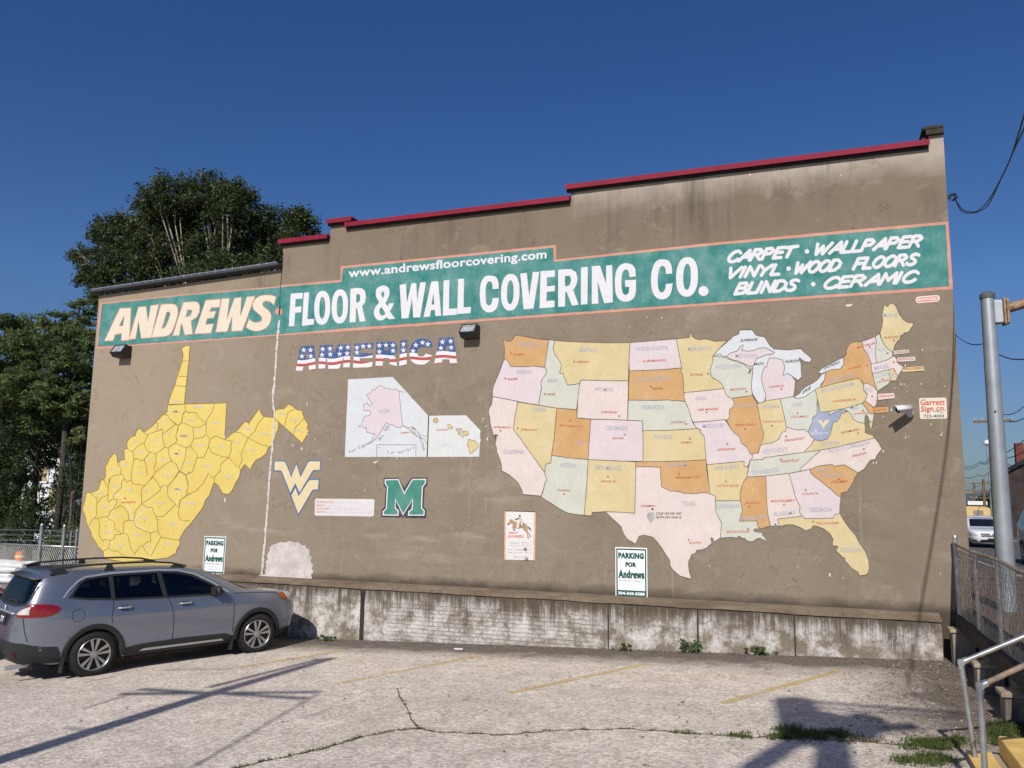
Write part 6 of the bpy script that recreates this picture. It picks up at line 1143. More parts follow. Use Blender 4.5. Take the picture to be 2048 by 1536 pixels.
def wheel(parent, x, y, r, wd, rimr, spokes=10, steer=0.0):
    """Wheel with its outer face towards sign(y)."""
    s = 1 if y > 0 else -1; ax = Vector((math.sin(steer)*-s, s, 0)).normalized(); c = Vector((x, y, r))
    m = MB(); m.lathe([(rimr-.01, -wd/2), (r-.05, -wd/2), (r-.015, -wd/2+.03), (r, -wd/2+.06), (r, wd/2-.06), (r-.012, wd/2-.03), (r-.05, wd/2-.004), (rimr+.02, wd/2+.002), (rimr, wd/2-.012)], c, ax, 40)
    for k in range(60):       # tread blocks
        a = 2*math.pi*k/60; u = Vector((math.cos(a), 0, math.sin(a))); m.box(c+u*(r-.004), (.012, wd*.8, .018), Matrix.Rotation(-a, 3, 'Y'))
    w_ = m.build('wheel', RUB, parent, smooth=35)
    m = MB(); m.lathe([(rimr, -wd/2), (rimr, wd/2-.015), (rimr-.012, wd/2-.004), (rimr-.022, wd/2-.012), (rimr-.03, wd/2-.06)], c, ax, 40); m.build('rim', ALLOY, w_, smooth=40)
    m = MB(); m.lathe([(0, wd/2-.085), (rimr-.02, wd/2-.09)], c, ax, 32); m.lathe([(.05, wd/2-.085), (.15, wd/2-.08), (.15, wd/2-.1)], c, ax, 24); m.build('brake_disc', DKA, w_)
    u0 = Vector((1, 0, 0)) if abs(ax.y) > .5 else Vector((0, 1, 0)); u = (u0-ax*u0.dot(ax)).normalized(); v = ax.cross(u); m = MB()
    for k in range(spokes):
        pair, hf = divmod(k, 2); a = 2*math.pi*pair/(spokes/2)+R(90)+(R(-15) if hf == 0 else R(15)); a2 = 2*math.pi*pair/(spokes/2)+R(90)+(R(-13) if hf == 0 else R(13))
        d0 = u*math.cos(a)+v*math.sin(a); d1 = u*math.cos(a2)+v*math.sin(a2); n0 = ax.cross(d0); n1 = ax.cross(d1)
        p0 = c+d0*.055; p1 = c+d1*(rimr-.015); o0 = ax*(wd/2-.028); o1 = ax*(wd/2-.012); q = []
        for p, n_, h, o in ((p0, n0, .011, o0), (p1, n1, .026, o1)): q += [p-n_*h+o, p+n_*h+o, p+n_*h+o-ax*.03, p-n_*h+o-ax*.03]
        m.add(q, [(0, 1, 5, 4), (1, 2, 6, 5), (2, 3, 7, 6), (3, 0, 4, 7), (0, 3, 2, 1), (4, 5, 6, 7)])
    m.build('spokes', ALLOY, w_)
    m = MB(); m.lathe([(.062, wd/2-.05), (.058, wd/2-.016), (.032, wd/2-.01), (.03, wd/2-.004), (0, wd/2-.002)], c, ax, 20); m.build('hub_cap', plain("hub_grey", (.35, .35, .36), .3, .5, .6), w_, smooth=40)
    return w_
def arch(body, parent, x, rin, rout, sgn, off=.014, z0=.30, name='arch_trim', mat_=None):
    a0 = math.degrees(math.asin(max(-1, (z0-.37)/rout))); m = MB(); n = 30; vs = []
    for i in range(n+1):
        a = R(180-a0-(180-2*a0)*i/n); ca, sa = math.cos(a), math.sin(a)
        for r_, o in ((rin, -.16), (rin, off), (rin+.012, off+.012), (rout-.012, off+.010), (rout, 0.001)):
            X_, Z_ = x+ca*r_, .37+sa*r_; vs.append((X_, sgn*(body.yside(X_, max(Z_, body.rows[0, 0]))+o), Z_))
    fs = []
    for i in range(n):
        for k in range(4): q = (i*5+k, i*5+k+1, i*5+k+6, i*5+k+5); fs.append(q if sgn > 0 else q[::-1])
    m.add(vs, fs); return m.build(name, mat_ or BPL, parent, smooth=50)
def well(parent, x, sgn, r, y0):
    m = MB(); n = 18; vs = []
    for i in range(n+1):
        a = math.pi*i/n; vs += [(x+r*math.cos(a), sgn*(y0-.02), .35+r*math.sin(a)), (x+r*math.cos(a), sgn*(y0-.45), .35+r*math.sin(a))]
    fs = [(2*i, 2*i+1, 2*i+3, 2*i+2) for i in range(n)]; vs.append((x, sgn*(y0-.45), .35)); fs += [(2*i+1, len(vs)-1, 2*i+3) for i in range(n)]; m.add(vs, fs); return m.build('wheel_well', plain("well_black", (.008, .008, .009), .9, .1), parent)

# --- the silver-blue SUV
rw_, fw_ = gpt(187, 1352), gpt(514, 1305)
hd = (fw_-rw_); hdg = math.atan2(hd.y, hd.x); rgt = Vector((math.sin(hdg), -math.cos(hdg), 0)); tilt = math.atan2(hd.z, math.hypot(hd.x, hd.y))
mid = (rw_+fw_)/2-rgt*.965
suv = empty('parked_suv', (mid.x, mid.y, gz(mid.x, mid.y)), hdg, "silver blue SUV with black roof rails parked nose in to the wall", 'car')
suv.rotation_euler = (R(-2.0)*.0, 0, hdg)
PB = car_paint("silver_blue_paint", (.215, .24, .30), .66, .25)
B = Body([(.27,-2.40,2.26,.86,5),(.34,-2.52,2.34,.915,5),(.42,-2.57,2.39,.946,5.2),(.50,-2.59,2.41,.940,5.3),(.60,-2.60,2.425,.944,5.4),(.76,-2.585,2.425,.956,5.4),(.90,-2.56,2.39,.966,5.5),(.97,-2.55,2.36,.966,5.8),(1.01,-2.54,2.33,.956,6),(1.05,-2.535,2.27,.947,6.5),(1.09,-2.525,2.15,.937,7),(1.13,-2.51,1.93,.922,8),(1.165,-2.49,1.62,.905,9),(1.195,-2.475,1.30,.89,10),
          (1.25,-2.455,1.17,.872,9),(1.35,-2.42,.985,.838,8.5),(1.45,-2.38,.79,.803,8),(1.55,-2.335,.585,.766,7.5),(1.62,-2.30,.42,.735,7),(1.66,-2.275,.28,.705,6.5),(1.695,-2.24,.10,.655,6),(1.72,-2.17,-.15,.575,5.5),(1.735,-2.03,-.42,.44,5),(1.742,-1.75,-.72,.25,4)])
zs = sorted(set([.27+.0315*i for i in range(27)]+[1.05, 1.09, 1.11, 1.13, 1.145, 1.165, 1.18, 1.195, 1.22]+[1.15+.03*i for i in range(19)]+[1.655, 1.67, 1.68, 1.695, 1.71, 1.72, 1.728, 1.735, 1.742]))
AX = (-1.445, 1.445)
WQ = [(-1.82,1.315),(-1.68,1.50),(-1.58,1.56),(-1.25,1.59),(-1.22,1.245),(-1.6,1.275)]; WR = [(-1.155,1.235),(-1.17,1.592),(-.44,1.598),(-.36,1.205)]; WF = [(-.28,1.20),(-.36,1.597),(-.08,1.575),(.19,1.505),(.50,1.345),(.66,1.245),(.66,1.18)]
WS = [(-.62,1.225),(.62,1.225),(.66,1.30),(.60,1.60),(-.60,1.60),(-.66,1.30)]; WB = [(-.68,1.24),(-.30,1.20),(.30,1.20),(.68,1.24),(.70,1.32),(.655,1.585),(-.655,1.585),(-.70,1.32)]
B.shell(AX, .455, sorted(set(zs+[1.2+.0125*i for i in range(34)])), (WQ, WR, WF), (('front', WS), ('rear', WB))).build('body', PB, suv, smooth=True)
INT = plain("cabin_cloth", (.035, .034, .036), .9, .15, 0, .2, 20); INT2 = plain("cabin_trim", (.05, .047, .045), .7)
for sx_c, sy_c in ((.05, -.38), (.05, .38), (-.85, -.42), (-.85, .42), (-1.65, -.36), (-1.65, .36)):
    m = MB(); m.box((sx_c+.18, sy_c, .72), (.52, .50, .18)); m.box((sx_c-.12, sy_c, 1.03), (.16, .48, .56), Matrix.Rotation(R(-14), 3, 'Y')); m.box((sx_c-.20, sy_c, 1.40), (.10, .26, .17), Matrix.Rotation(R(-10), 3, 'Y')); m.tube([(sx_c-.19, sy_c-.07, 1.25), (sx_c-.2, sy_c-.07, 1.38)], .01, 6); m.tube([(sx_c-.19, sy_c+.07, 1.25), (sx_c-.2, sy_c+.07, 1.38)], .01, 6); m.build('seat', INT, suv, bevel=.045)
m = MB(); m.box((.86, 0, 1.02), (.5, 1.5, .30)); m.build('dashboard', INT2, suv, bevel=.06)
m = MB(); m.lathe([(.17, 0), (.185, .012), (.17, .024), (.158, .012), (.17, 0)], (.50, .38, 1.13), (-.9, 0, .42), 24); m.build('steering_wheel', INT, suv, smooth=True)
m = MB(); m.box((-.6, 0, .52), (3.2, 1.6, .06)); m.build('cabin_floor', INT, suv)
m = MB(); m.box((-.05, 0, .30), (4.5, 1.5, .16)); m.build('underbody', plain("well_black", (.008, .008, .009)), suv)
for sg in (-1, 1):
    for x in AX:
        well(suv, x, sg, .47, .93); arch(B, suv, x, .405, .492, sg)
        wheel(suv, x, sg*.845, .375, .235, .262, 10, R(-4) if x > 0 else 0)
    sheet(B, [(-.96,.272),(-.95,.42),(-.72,.455),(0,.475),(.80,.46),(.955,.40),(.96,.272)], .012, 'sill_trim', BPL, suv, 'side', sg)
    sheet(B, [(-.74,.335),(.78,.335),(.74,.372),(-.66,.375)], .02, 'sill_strip', CHR, suv, 'side', sg)
    # glass, pillars and bright trim
    for w_p in (WQ, WR, WF): sline(B, w_p, .062, .006, 'window_surround', BPL, suv, sg, True)
    sheet(B, [(-1.24,1.24),(-1.26,1.61),(-1.13,1.61),(-1.12,1.23)], .005, 'door_pillar', BPL, suv, 'side', sg); sheet(B, [(-.46,1.20),(-.47,1.615),(-.31,1.615),(-.25,1.19)], .005, 'door_pillar', BPL, suv, 'side', sg); sheet(B, [(.62,1.19),(.62,1.28),(.82,1.19)], .006, 'mirror_quarter', BPL, suv, 'side', sg)
    sheet(B, WQ, .009, 'rear_quarter_window', G_REAR, suv, 'side', sg); sheet(B, WR, .009, 'rear_door_window', G_REAR, suv, 'side', sg); sheet(B, WF, .009, 'front_door_window', G_FRONT, suv, 'side', sg)
    sline(B, [(-1.95,1.30),(-1.86,1.42),(-1.72,1.55),(-1.60,1.605),(-1.20,1.64),(-.40,1.645),(-.05,1.62),(.23,1.545),(.56,1.372),(.84,1.185)], .03, .013, 'window_trim', CHR, suv, sg)
    GAP = plain("panel_gap", (.012, .012, .014), .8)
    sline(B, [(-1.185,1.24),(-1.19,1.10),(-1.22,.95),(-1.20,.86)], .009, .004, 'panel_gap', GAP, suv, sg)
    sline(B, [(-.30,1.20),(-.22,1.05),(-.17,.80),(-.17,.47)], .009, .004, 'panel_gap', GAP, suv, sg)
    sline(B, [(.86,1.16),(.93,1.0),(.95,.75),(.94,.47)], .009, .004, 'panel_gap', GAP, suv, sg)
    sline(B, [(-1.73+.095*math.cos(i*.35), 1.02+.095*math.sin(i*.35)) for i in range(18)], .006, .004, 'fuel_door', GAP, suv, sg, True)
    for hx in (-1.0, .04):
        m = MB(); z_ = 1.075 if hx < -.5 else 1.06; yv = B.yside(hx, z_); m.tube([(hx-.12, sg*(yv+.012), z_), (hx-.09, sg*(yv+.035), z_+.005), (hx+.07, sg*(yv+.035), z_+.008), (hx+.11, sg*(yv+.012), z_+.006)], [.012, .016, .017, .012], 8); m.build('door_handle', CHR, suv, smooth=True)
        sheet(B, [(hx-.07, z_-.03), (hx-.08, z_), (hx-.06, z_+.035), (hx+.05, z_+.035), (hx+.07, z_), (hx+.05, z_-.03)], .003, 'handle_recess', BPL, suv, 'side', sg)
    # rails
    m = MB(); rp = [(-2.12,1.73),(-1.95,1.765),(-1.5,1.785),(-1.0,1.792),(-.5,1.785),(-.15,1.75),(.12,1.68)]
    m.tube([(x, sg*(.66 if x > -2 else .64), z) for x, z in rp], .016, 8)
    for x0, x1_, zt_ in ((-2.12,-1.86,1.755),(-1.30,-1.12,1.78),(-.18,.08,1.715)): m.prism([(x0, sg*.672-.018, 1.66), (x1_, sg*.672-.018, 1.66), (x1_-.05, sg*.664-.018, zt_+.01), (x0+.06, sg*.664-.018, zt_-.0)], (0, .036, 0))
    m.build('roof_rail', BPL, suv, smooth=40)
    # mirror
    m = MB(); c = Vector((.60, sg*.985, 1.235)); n = 12
    for i in range(5):
        pass
    m.lathe([(0, -.11), (.075, -.10), (.10, -.05), (.105, .0), (.095, .06), (.06, .10), (0, .11)], c, (0, sg, .06), 16); M_ = MB(); M_.v = [(c.x+(v[0]-c.x)*.72, v[1], c.z+(v[2]-c.z)*.85) for v in m.v]; M_.f = m.f; M_.mi = m.mi
    mo = M_.build('mirror', BPL, suv, smooth=True); m = MB(); m.lathe([(.02, 0), (.035, .13)], (.63, sg*.86, 1.20), (-.1, sg, .1), 8); m.build('mirror_stalk', BPL, mo, smooth=True)
    m = MB(); m.box((.515, sg*.985, 1.235), (.01, .17, .13)); m.build('mirror_glass', BPL, mo)
    # lamps
    sheet(B, [(-2.44,1.035),(-2.43,1.228),(-2.30,1.235),(-2.10,1.215),(-2.02,1.185),(-1.985,1.15),(-2.03,1.095),(-2.12,1.05),(-2.25,1.03)], .010, 'tail_lamp', TRED, suv, 'side', sg, .04)
    sheet(B, [(sg*.845,1.03),(sg*.835,1.228),(sg*.78,1.222),(sg*.70,1.17),(sg*.58,1.11),(sg*.565,1.03)][::1 if sg < 0 else -1], .012, 'tail_lamp', TRED, suv, 'rear', sg, .04)
    sheet(B, [(sg*.80,1.075),(sg*.81,1.20),(sg*.72,1.165),(sg*.61,1.105),(sg*.60,1.07)][::1 if sg < 0 else -1], .016, 'reverse_lamp', TCLR, suv, 'rear', sg, .04)
    sheet(B, [(1.83,1.085),(2.02,1.085),(2.10,.95),(2.04,.94),(1.93,1.01)], .008, 'turn_lamp', AMB, suv, 'side', sg, .03)
    sheet(B, [(2.02,1.085),(2.21,1.07),(2.32,.93),(2.24,.90),(2.11,.94)], .008, 'headlamp', TCLR, suv, 'side', sg, .03)
    sheet(B, [(-2.47,.30),(-2.47,.60),(-2.30,.52),(-1.95,.47),(-1.93,.30)], .010, 'lower_bumper', BPL, suv, 'side', sg)
    sheet(B, [(1.95,.30),(1.93,.40),(2.25,.42),(2.30,.62),(2.36,.62),(2.33,.30)], .010, 'lower_bumper', BPL, suv, 'side', sg, .04)
    for x in (-1.93, .93):
        m = MB(); m.prism([(x, sg*.79, .13), (x, sg*.95, .15), (x+.03, sg*.955, .42), (x+.03, sg*.79, .42)], (.012, 0, 0)); m.build('mud_flap', BPL, suv)
# rear
sheet(B, [(-.90,.30),(.90,.30),(.90,.56),(.75,.64),(.45,.655),(-.45,.655),(-.75,.64),(-.90,.56)], .014, 'lower_bumper', BPL, suv, 'rear')
sheet(B, WB, .008, 'rear_window', G_REAR, suv, 'rear')
sheet(B, [(-.25,.86),(.25,.86),(.30,1.04),(-.30,1.04)], .004, 'plate_recess', BPL, suv, 'rear')
for nm, Wp, fr_, sg in (('rear', WB, False, 1), ('front', WS, True, 1)):
    m = Paint(0, lambda p, o, f_=fr_: Vector((B.xend(p[0], p[1], f_)+(.005 if f_ else -.005), p[0], p[1]))); m.stroke(wobble(Wp, .06, 0), .07, True); m.build('window_surround', BPL, suv)
fnr = lambda p, o: Vector((B.xend(p[0], p[1], False)-.018-o, p[0], p[1]))
m = Paint(0, fnr); m.poly([(-.155,.875),(.155,.875),(.155,1.03),(-.155,1.03)]); pl_ = m.build('licence_plate', plain("plate_blue", (.03, .04, .07), .4), suv)
m = Paint(.004, lambda p, o: fnr((-p[0], 2*.95-p[1]), o)); m.text("77", (-.09, .995), (.09, .995), .09, 0, .03); m.build('plate_characters', WHT, pl_)
m = MB(); m.tube([(B.xend(y, 1.075, False)-.02, y, 1.075+.0) for y in np.linspace(-.5, .5, 11)], .02, 8); m.lathe([(.03, .02), (.05, .03), (.03, .04)], (B.xend(0, 1.12, False)-.0, 0, 1.13), (-1, 0, 0), 18); m.build('tailgate_trim', CHR, suv, smooth=True)
m = MB(); zt_ = 1.70
sp_ = []
for y in np.linspace(-.66, .66, 13): sp_.append((y, 1-.12*(abs(y)/.66)**3))
vs = []
for y, k_ in sp_: vs += [(-2.02, y, 1.722-.05*(abs(y)/.66)**3), (-2.44*1.0+.10*(abs(y)/.66)**3, y, 1.655-.03*(abs(y)/.66)**2), (-2.42+.10*(abs(y)/.66)**3, y, 1.625-.03*(abs(y)/.66)**2), (-2.20, y, 1.62)]
m.add(vs, [(4*i+k, 4*i+k+1, 4*i+k+5, 4*i+k+4) for i in range(12) for k in range(3)]+[(0, 3, 2, 1), (48, 49, 50, 51)]); m.build('spoiler', PB, suv, smooth=40)
for sg in (-1, 1):
    m = MB(); c = (B.xend(.62*sg, .47, False)-.022, .62*sg, .47); m.box(c, (.015, .14, .045)); m.build('reflector', TRED, suv)
m = MB(); m.tube([(-2.3, -.55, .27), (-2.62, -.55, .26)], .035, 12); m.build('exhaust', CHR, suv, smooth=40)
m = MB(); m.box((-2.64, 0, .40), (.14, .08, .08)); m.box((-2.6, 0, .37), (.06, .5, .05)); m.build('tow_hitch', BPL, suv)
m = MB(); m.tube([(B.xend(y, z, False)-.02, y, z) for y, z in ((.05, 1.235), (-.2, 1.26), (-.42, 1.25))], .012, 6); m.build('rear_wiper', BPL, suv)
sline(B, [(-2.40,.66),(-2.44,.80),(-2.47,1.02)], .009, .004, 'panel_gap', plain("panel_gap", (.012, .012, .014)), suv, -1)
# front
sheet(B, WS, .008, 'windshield', G_FRONT, suv, 'front')
sheet(B, [(-.50,.62),(.50,.62),(.60,.95),(-.60,.95)], .008, 'grille', BPL, suv, 'front')
sline(B, [(.95,1.155),(1.3,1.145),(1.62,1.12),(1.86,1.098)], .008, .004, 'panel_gap', plain("panel_gap", (.012, .012, .014)), suv, -1)
suv.rotation_euler = (0, -tilt*1.0, hdg)

# --- simpler neighbours
def simple_car(name, label, rows, loc, hdg_, paint_, AXs, wr, side_glass, extra, cat='car', screens=()):
    t = empty(name, loc, hdg_, label, cat); Bd = Body(rows); z0, z1 = rows[0][0], rows[-1][0]; ys_ = sorted(set([z0+(z1-z0)*i/50 for i in range(51)]+[r[0] for r in rows]))
    Bd.shell(AXs, wr+.075, ys_).build('body', paint_, t, smooth=True)
    m = MB(); m.box((0, 0, .27), (rows[2][2]*1.7, 1.3, .14)); m.build('underbody', BPL, t)
    for sg in (-1, 1):
        for x in AXs: well(t, x, sg, wr+.085, rows[3][3]-.02); arch(Bd, t, x, wr+.035, wr+.085, sg, .006, .27, 'wheel_arch', paint_); wheel(t, x, sg*(rows[3][3]-.11), wr, .21, wr*.68)
        for nm, p in side_glass: sheet(Bd, p, .008, nm, GLASS, t, 'side', sg)
    for nm, p, k_, mt in screens: sheet(Bd, p, .008, nm, mt, t, k_)
    extra(Bd, t); return t
SED = [(.22,-2.15,2.20,.80,4.5),(.32,-2.26,2.30,.86,4.6),(.45,-2.32,2.33,.89,4.8),(.60,-2.33,2.32,.90,5),(.72,-2.31,2.26,.895,5.5),(.80,-2.29,2.10,.885,6.5),(.86,-2.27,1.75,.87,8),(.91,-2.24,1.25,.85,9),(.955,-2.15,.98,.83,9),(1.0,-1.98,.86,.81,8.5),(1.1,-1.78,.66,.775,8),(1.22,-1.52,.42,.725,7.5),(1.32,-1.25,.18,.67,7),(1.39,-.98,-.05,.60,6),(1.43,-.75,-.25,.48,5),(1.45,-.6,-.4,.25,4)]
SG = [('side_window', [(-1.48,.985),(-1.30,1.12),(-1.08,1.25),(-.92,1.31),(-.44,1.33),(-.42,.965)]), ('side_window', [(-.36,.965),(-.38,1.33),(-.05,1.30),(.28,1.17),(.62,.985),(.60,.955)])]
REDP = car_paint("dark_red_paint", (.11, .010, .018), .2)
# the red car next along: only its roof corner and rear side glass show at the frame edge
px0 = gpt(-95, 1330); rc = mid - rgt*2.95 + Vector((math.cos(hdg), math.sin(hdg), 0))*-2.2
def ex_red(Bd, t):
    sline(Bd, [(-1.55,.975),(-1.36,1.13),(-1.12,1.27),(-.92,1.335),(-.40,1.355),(-.05,1.325),(.30,1.19),(.70,.975)], .02, .011, 'window_trim', CHR, t, -1)
    for sg in (-1, 1): sheet(Bd, [(-2.22,.66),(-2.22,.82),(-1.98,.83),(-1.9,.78),(-2.0,.68)], .01, 'tail_lamp', TRED, t, 'side', sg); sheet(Bd, [(1.85,.70),(2.1,.72),(2.22,.66),(2.2,.58),(2.0,.60)], .01, 'headlamp', TCLR, t, 'side', sg)
simple_car('parked_car', "dark red car parked beyond the silver SUV at the left frame edge", SED, (rc.x, rc.y, gz(rc.x, rc.y)), hdg, REDP, (-1.35, 1.38), .315, SG, ex_red, screens=(('rear_window', [(-.60,1.03),(.60,1.03),(.52,1.36),(-.52,1.36)], 'rear', GLASS), ('windshield', [(-.62,.98),(.62,.98),(.54,1.36),(-.54,1.36)], 'front', GLASS)))
# white sedan coming up the street
wy = 46.0; wl, wr2 = aty(1930, 1078, wy), aty(1990, 1078, wy); wcx = (aty(1936, 1078, wy).x+aty(1995, 1078, wy).x)/2
WPN = car_paint("white_car_paint", (.70, .71, .74), 0.0, .3)
def ex_white(Bd, t):
    for sg in (-1, 1):
        sheet(Bd, [(sg*.50,.63),(sg*.80,.72),(sg*.80,.58),(sg*.60,.56)][::-1 if sg < 0 else 1], .01, 'headlamp', TCLR, t, 'front', 1, .04); sheet(Bd, [(sg*.55,.28),(sg*.78,.30),(sg*.76,.38),(sg*.60,.38)][::-1 if sg < 0 else 1], .01, 'fog_lamp', BPL, t, 'front', 1, .04)
        sheet(Bd, [(1.70,.66),(1.95,.72),(2.08,.70),(2.05,.60),(1.85,.60)], .01, 'headlamp', TCLR, t, 'side', sg, .05)
        m = MB(); m.lathe([(0, -.09), (.06, -.07), (.075, 0), (.06, .07), (0, .09)], (.58, sg*.93, 1.0), (0, 1, 0), 10); m.build('mirror', WPN, t, smooth=True)
    sheet(Bd, [(-.40,.52),(.40,.52),(.46,.68),(-.46,.68)], .012, 'grille', BPL, t, 'front'); m = MB(); 
    for z in (.57, .62): m.tube([(Bd.xend(y, z, True)+.022, y, z) for y in np.linspace(-.42, .42, 7)], .012, 5)
    m.lathe([(.05, 0), (.075, .01), (.05, .02)], (Bd.xend(0, .60, True)+.015, 0, .60), (1, 0, 0), 14); m.build('grille_bar', CHR, t)
    sheet(Bd, [(-.50,.28),(.50,.28),(.42,.40),(-.42,.40)], .012, 'lower_intake', BPL, t, 'front'); sheet(Bd, [(-.16,.37),(.16,.37),(.16,.47),(-.16,.47)], .03, 'licence_plate', BPL, t, 'front')
simple_car('white_sedan', "white sedan facing the viewer on the street beyond the building corner", SED, (wcx, wy, sz(wy)), R(-90), WPN, (-1.35, 1.38), .315, SG, ex_white, screens=(('windshield', [(-.66,.965),(.66,.965),(.55,1.37),(-.55,1.37)], 'front', GLASS), ('rear_window', [(-.60,1.03),(.60,1.03),(.52,1.36),(-.52,1.36)], 'rear', GLASS)))
PKR = [(.35,-2.7,2.55,.86,6),(.5,-2.8,2.72,.93,6),(.65,-2.82,2.78,.96,6.5),(.85,-2.82,2.79,.97,7),(1.02,-2.8,2.76,.965,7),(1.12,-2.78,2.6,.955,8),(1.18,-2.76,1.9,.94,9),(1.22,-2.74,1.25,.93,10),(1.3,-2.70,1.12,.90,10),(1.45,-2.62,.95,.865,9),(1.62,-2.52,.72,.82,8),(1.76,-2.42,.48,.76,7),(1.84,-2.3,.2,.66,6),(1.88,-2.1,-.1,.45,5)]
yk = 33.0; pk = aty(2024, 1080, yk)
GRNP = car_paint("dark_green_paint", (.028, .034, .030), .3)
def ex_pick(Bd, t):
    for sg in (-1, 1):
        sheet(Bd, [(sg*.58,.86),(sg*.88,.90),(sg*.86,1.06),(sg*.60,1.06)][::-1 if sg < 0 else 1], .01, 'headlamp', plain("lamp_smoked", (.16, .15, .12), .15, .6), t, 'front', 1, .05); m = MB(); m.lathe([(0, -.12), (.10, -.1), (.12, 0), (.1, .1), (0, .12)], (.75, sg*1.06, 1.35), (0, 1, 0), 10); m.build('mirror', BPL, t, smooth=True)
    sheet(Bd, [(-.5,.78),(.5,.78),(.52,1.06),(-.52,1.06)], .012, 'grille', BPL, t, 'front'); sheet(Bd, [(-.9,.40),(.9,.40),(.9,.66),(-.9,.66)], .02, 'bumper', BPL, t, 'front')
simple_car('dark_suv', "dark green SUV facing the viewer, cut off by the right frame edge", PKR, (pk.x+1.02, yk-2.8, sz(yk-2)), R(-90), GRNP, (-1.6, 1.75), .39, [('side_window', [(-2.2,1.30),(-2.1,1.68),(-.9,1.72),(-.9,1.28)]), ('side_window', [(-.8,1.28),(-.8,1.72),(.25,1.70),(.75,1.32)])], ex_pick, screens=(('windshield', [(-.72,1.29),(.72,1.29),(.62,1.74),(-.62,1.74)], 'front', GLASS),))
# ------------------------------------------------------------------ trees
def leaf_mat(name, a, b, c, trans=.25):
    N = NT(name); at_ = N.n("ShaderNodeAttribute", attribute_name='tone').outputs['Fac']
    col = N.mix(N.ramp(at_, .0, .6), a, b); col = N.mix(N.ramp(at_, .72, 1.0), col, c)
    N.out(col, .55, .35); tr = N.n("ShaderNodeBsdfTranslucent"); N.set(tr.inputs[0], N.mix(.5, col, mulc(c, 1.1)))
    mx = N.n("ShaderNodeMixShader"); mx.inputs[0].default_value = trans
    N.t.links.new(N.b.outputs[0], mx.inputs[1]); N.t.links.new(tr.outputs[0], mx.inputs[2])
    N.t.links.new(mx.outputs[0], N.t.nodes["Material Output"].inputs[0]); return N.m
L_SYC = leaf_mat("sycamore_leaves", (.020, .036, .011), (.054, .078, .023), (.125, .135, .045))
L_AIL = leaf_mat("tree_of_heaven_leaves", (.05, .085, .03), (.115, .165, .06), (.21, .24, .09), .45)
L_DRK = leaf_mat("understorey_leaves", (.016, .032, .011), (.045, .075, .025), (.11, .14, .04), .32)
BARK = plain("pale_sycamore_bark", (.33, .30, .24), .85, .1, 0, .55, 3); BARK3 = plain("shaded_bark", (.055, .048, .04), .9, .1, 0, .4, 6); BARK2 = plain("grey_bark", (.10, .085, .065), .9, .1, 0, .4, 6)
def leaves(name, mat_, parent, clumps, per, size, aspect=1.0, up=.5, flat=.7):
    """clumps: (x, y, z, radius, tone).  Leaf-sized quads scattered through each clump."""
    C_ = np.array(clumps); n = len(C_); N_ = n*per
    ctr = np.repeat(C_[:, :3], per, 0); rad = np.repeat(C_[:, 3], per); tone = np.repeat(C_[:, 4], per)+nrng.normal(0, .12, N_)
    d = nrng.normal(size=(N_, 3)); d /= np.linalg.norm(d, axis=1)[:, None]; d *= (nrng.random(N_)**.45)[:, None]; d[:, 2] *= flat
    p = ctr+d*rad[:, None]
    nm = nrng.normal(size=(N_, 3))+d*.8; nm[:, 2] += up; nm /= np.linalg.norm(nm, axis=1)[:, None]
    t = nrng.normal(size=(N_, 3)); t -= nm*(t*nm).sum(1)[:, None]; t /= np.linalg.norm(t, axis=1)[:, None]; b = np.cross(nm, t)
    s = size*nrng.uniform(.6, 1.25, N_)[:, None]; fold = nm*s*.25
    v = np.empty((N_, 4, 3)); v[:, 0] = p-t*s*aspect; v[:, 1] = p-b*s*.55+fold; v[:, 2] = p+t*s*aspect; v[:, 3] = p+b*s*.55+fold
    me = bpy.data.meshes.new(name); me.vertices.add(N_*4); me.vertices.foreach_set('co', v.ravel())
    me.loops.add(N_*4); me.loops.foreach_set('vertex_index', np.arange(N_*4, dtype=np.int32))
    me.polygons.add(N_); me.polygons.foreach_set('loop_start', np.arange(0, N_*4, 4, dtype=np.int32)); me.polygons.foreach_set('loop_total', np.full(N_, 4, np.int32)); me.update(); me.validate()
    at_ = me.attributes.new('tone', 'FLOAT', 'FACE'); at_.data.foreach_set('value', np.clip(tone, 0, 1).astype(np.float32))
    me.materials.append(mat_); o = bpy.data.objects.new(name, me); COL.objects.link(o); child(o, parent, True); return o
def lobes_px(L, y, jit=1.2):
    out = []
    for x, yy, rx, ry in L:
        yq = y+rnd.uniform(-jit, jit); c = aty(x, yy, yq); dep = (c-CAMPOS).dot(FW); out.append((c.x, c.y, c.z, rx/FPX*dep, (rx+ry)/2/FPX*dep*.9, ry/FPX*dep))
    return out
def fill(L, dens, rc, hollow=.35, tb=.35):
    out = []
    for cx, cy, cz, rx, ry, rz in L:
        n = int(dens*(rx*rz*4))
        for _ in range(n):
            d = nrng.normal(size=3); d /= np.linalg.norm(d); r = (hollow**3+(1-hollow**3)*nrng.random())**(1/3)*(.82+.3*nrng.random())
            out.append((cx+d[0]*rx*r, cy+d[1]*ry*r, cz+d[2]*rz*r, rc*nrng.uniform(.65, 1.35), min(1, max(0, nrng.normal(tb, .24)))))
    return out
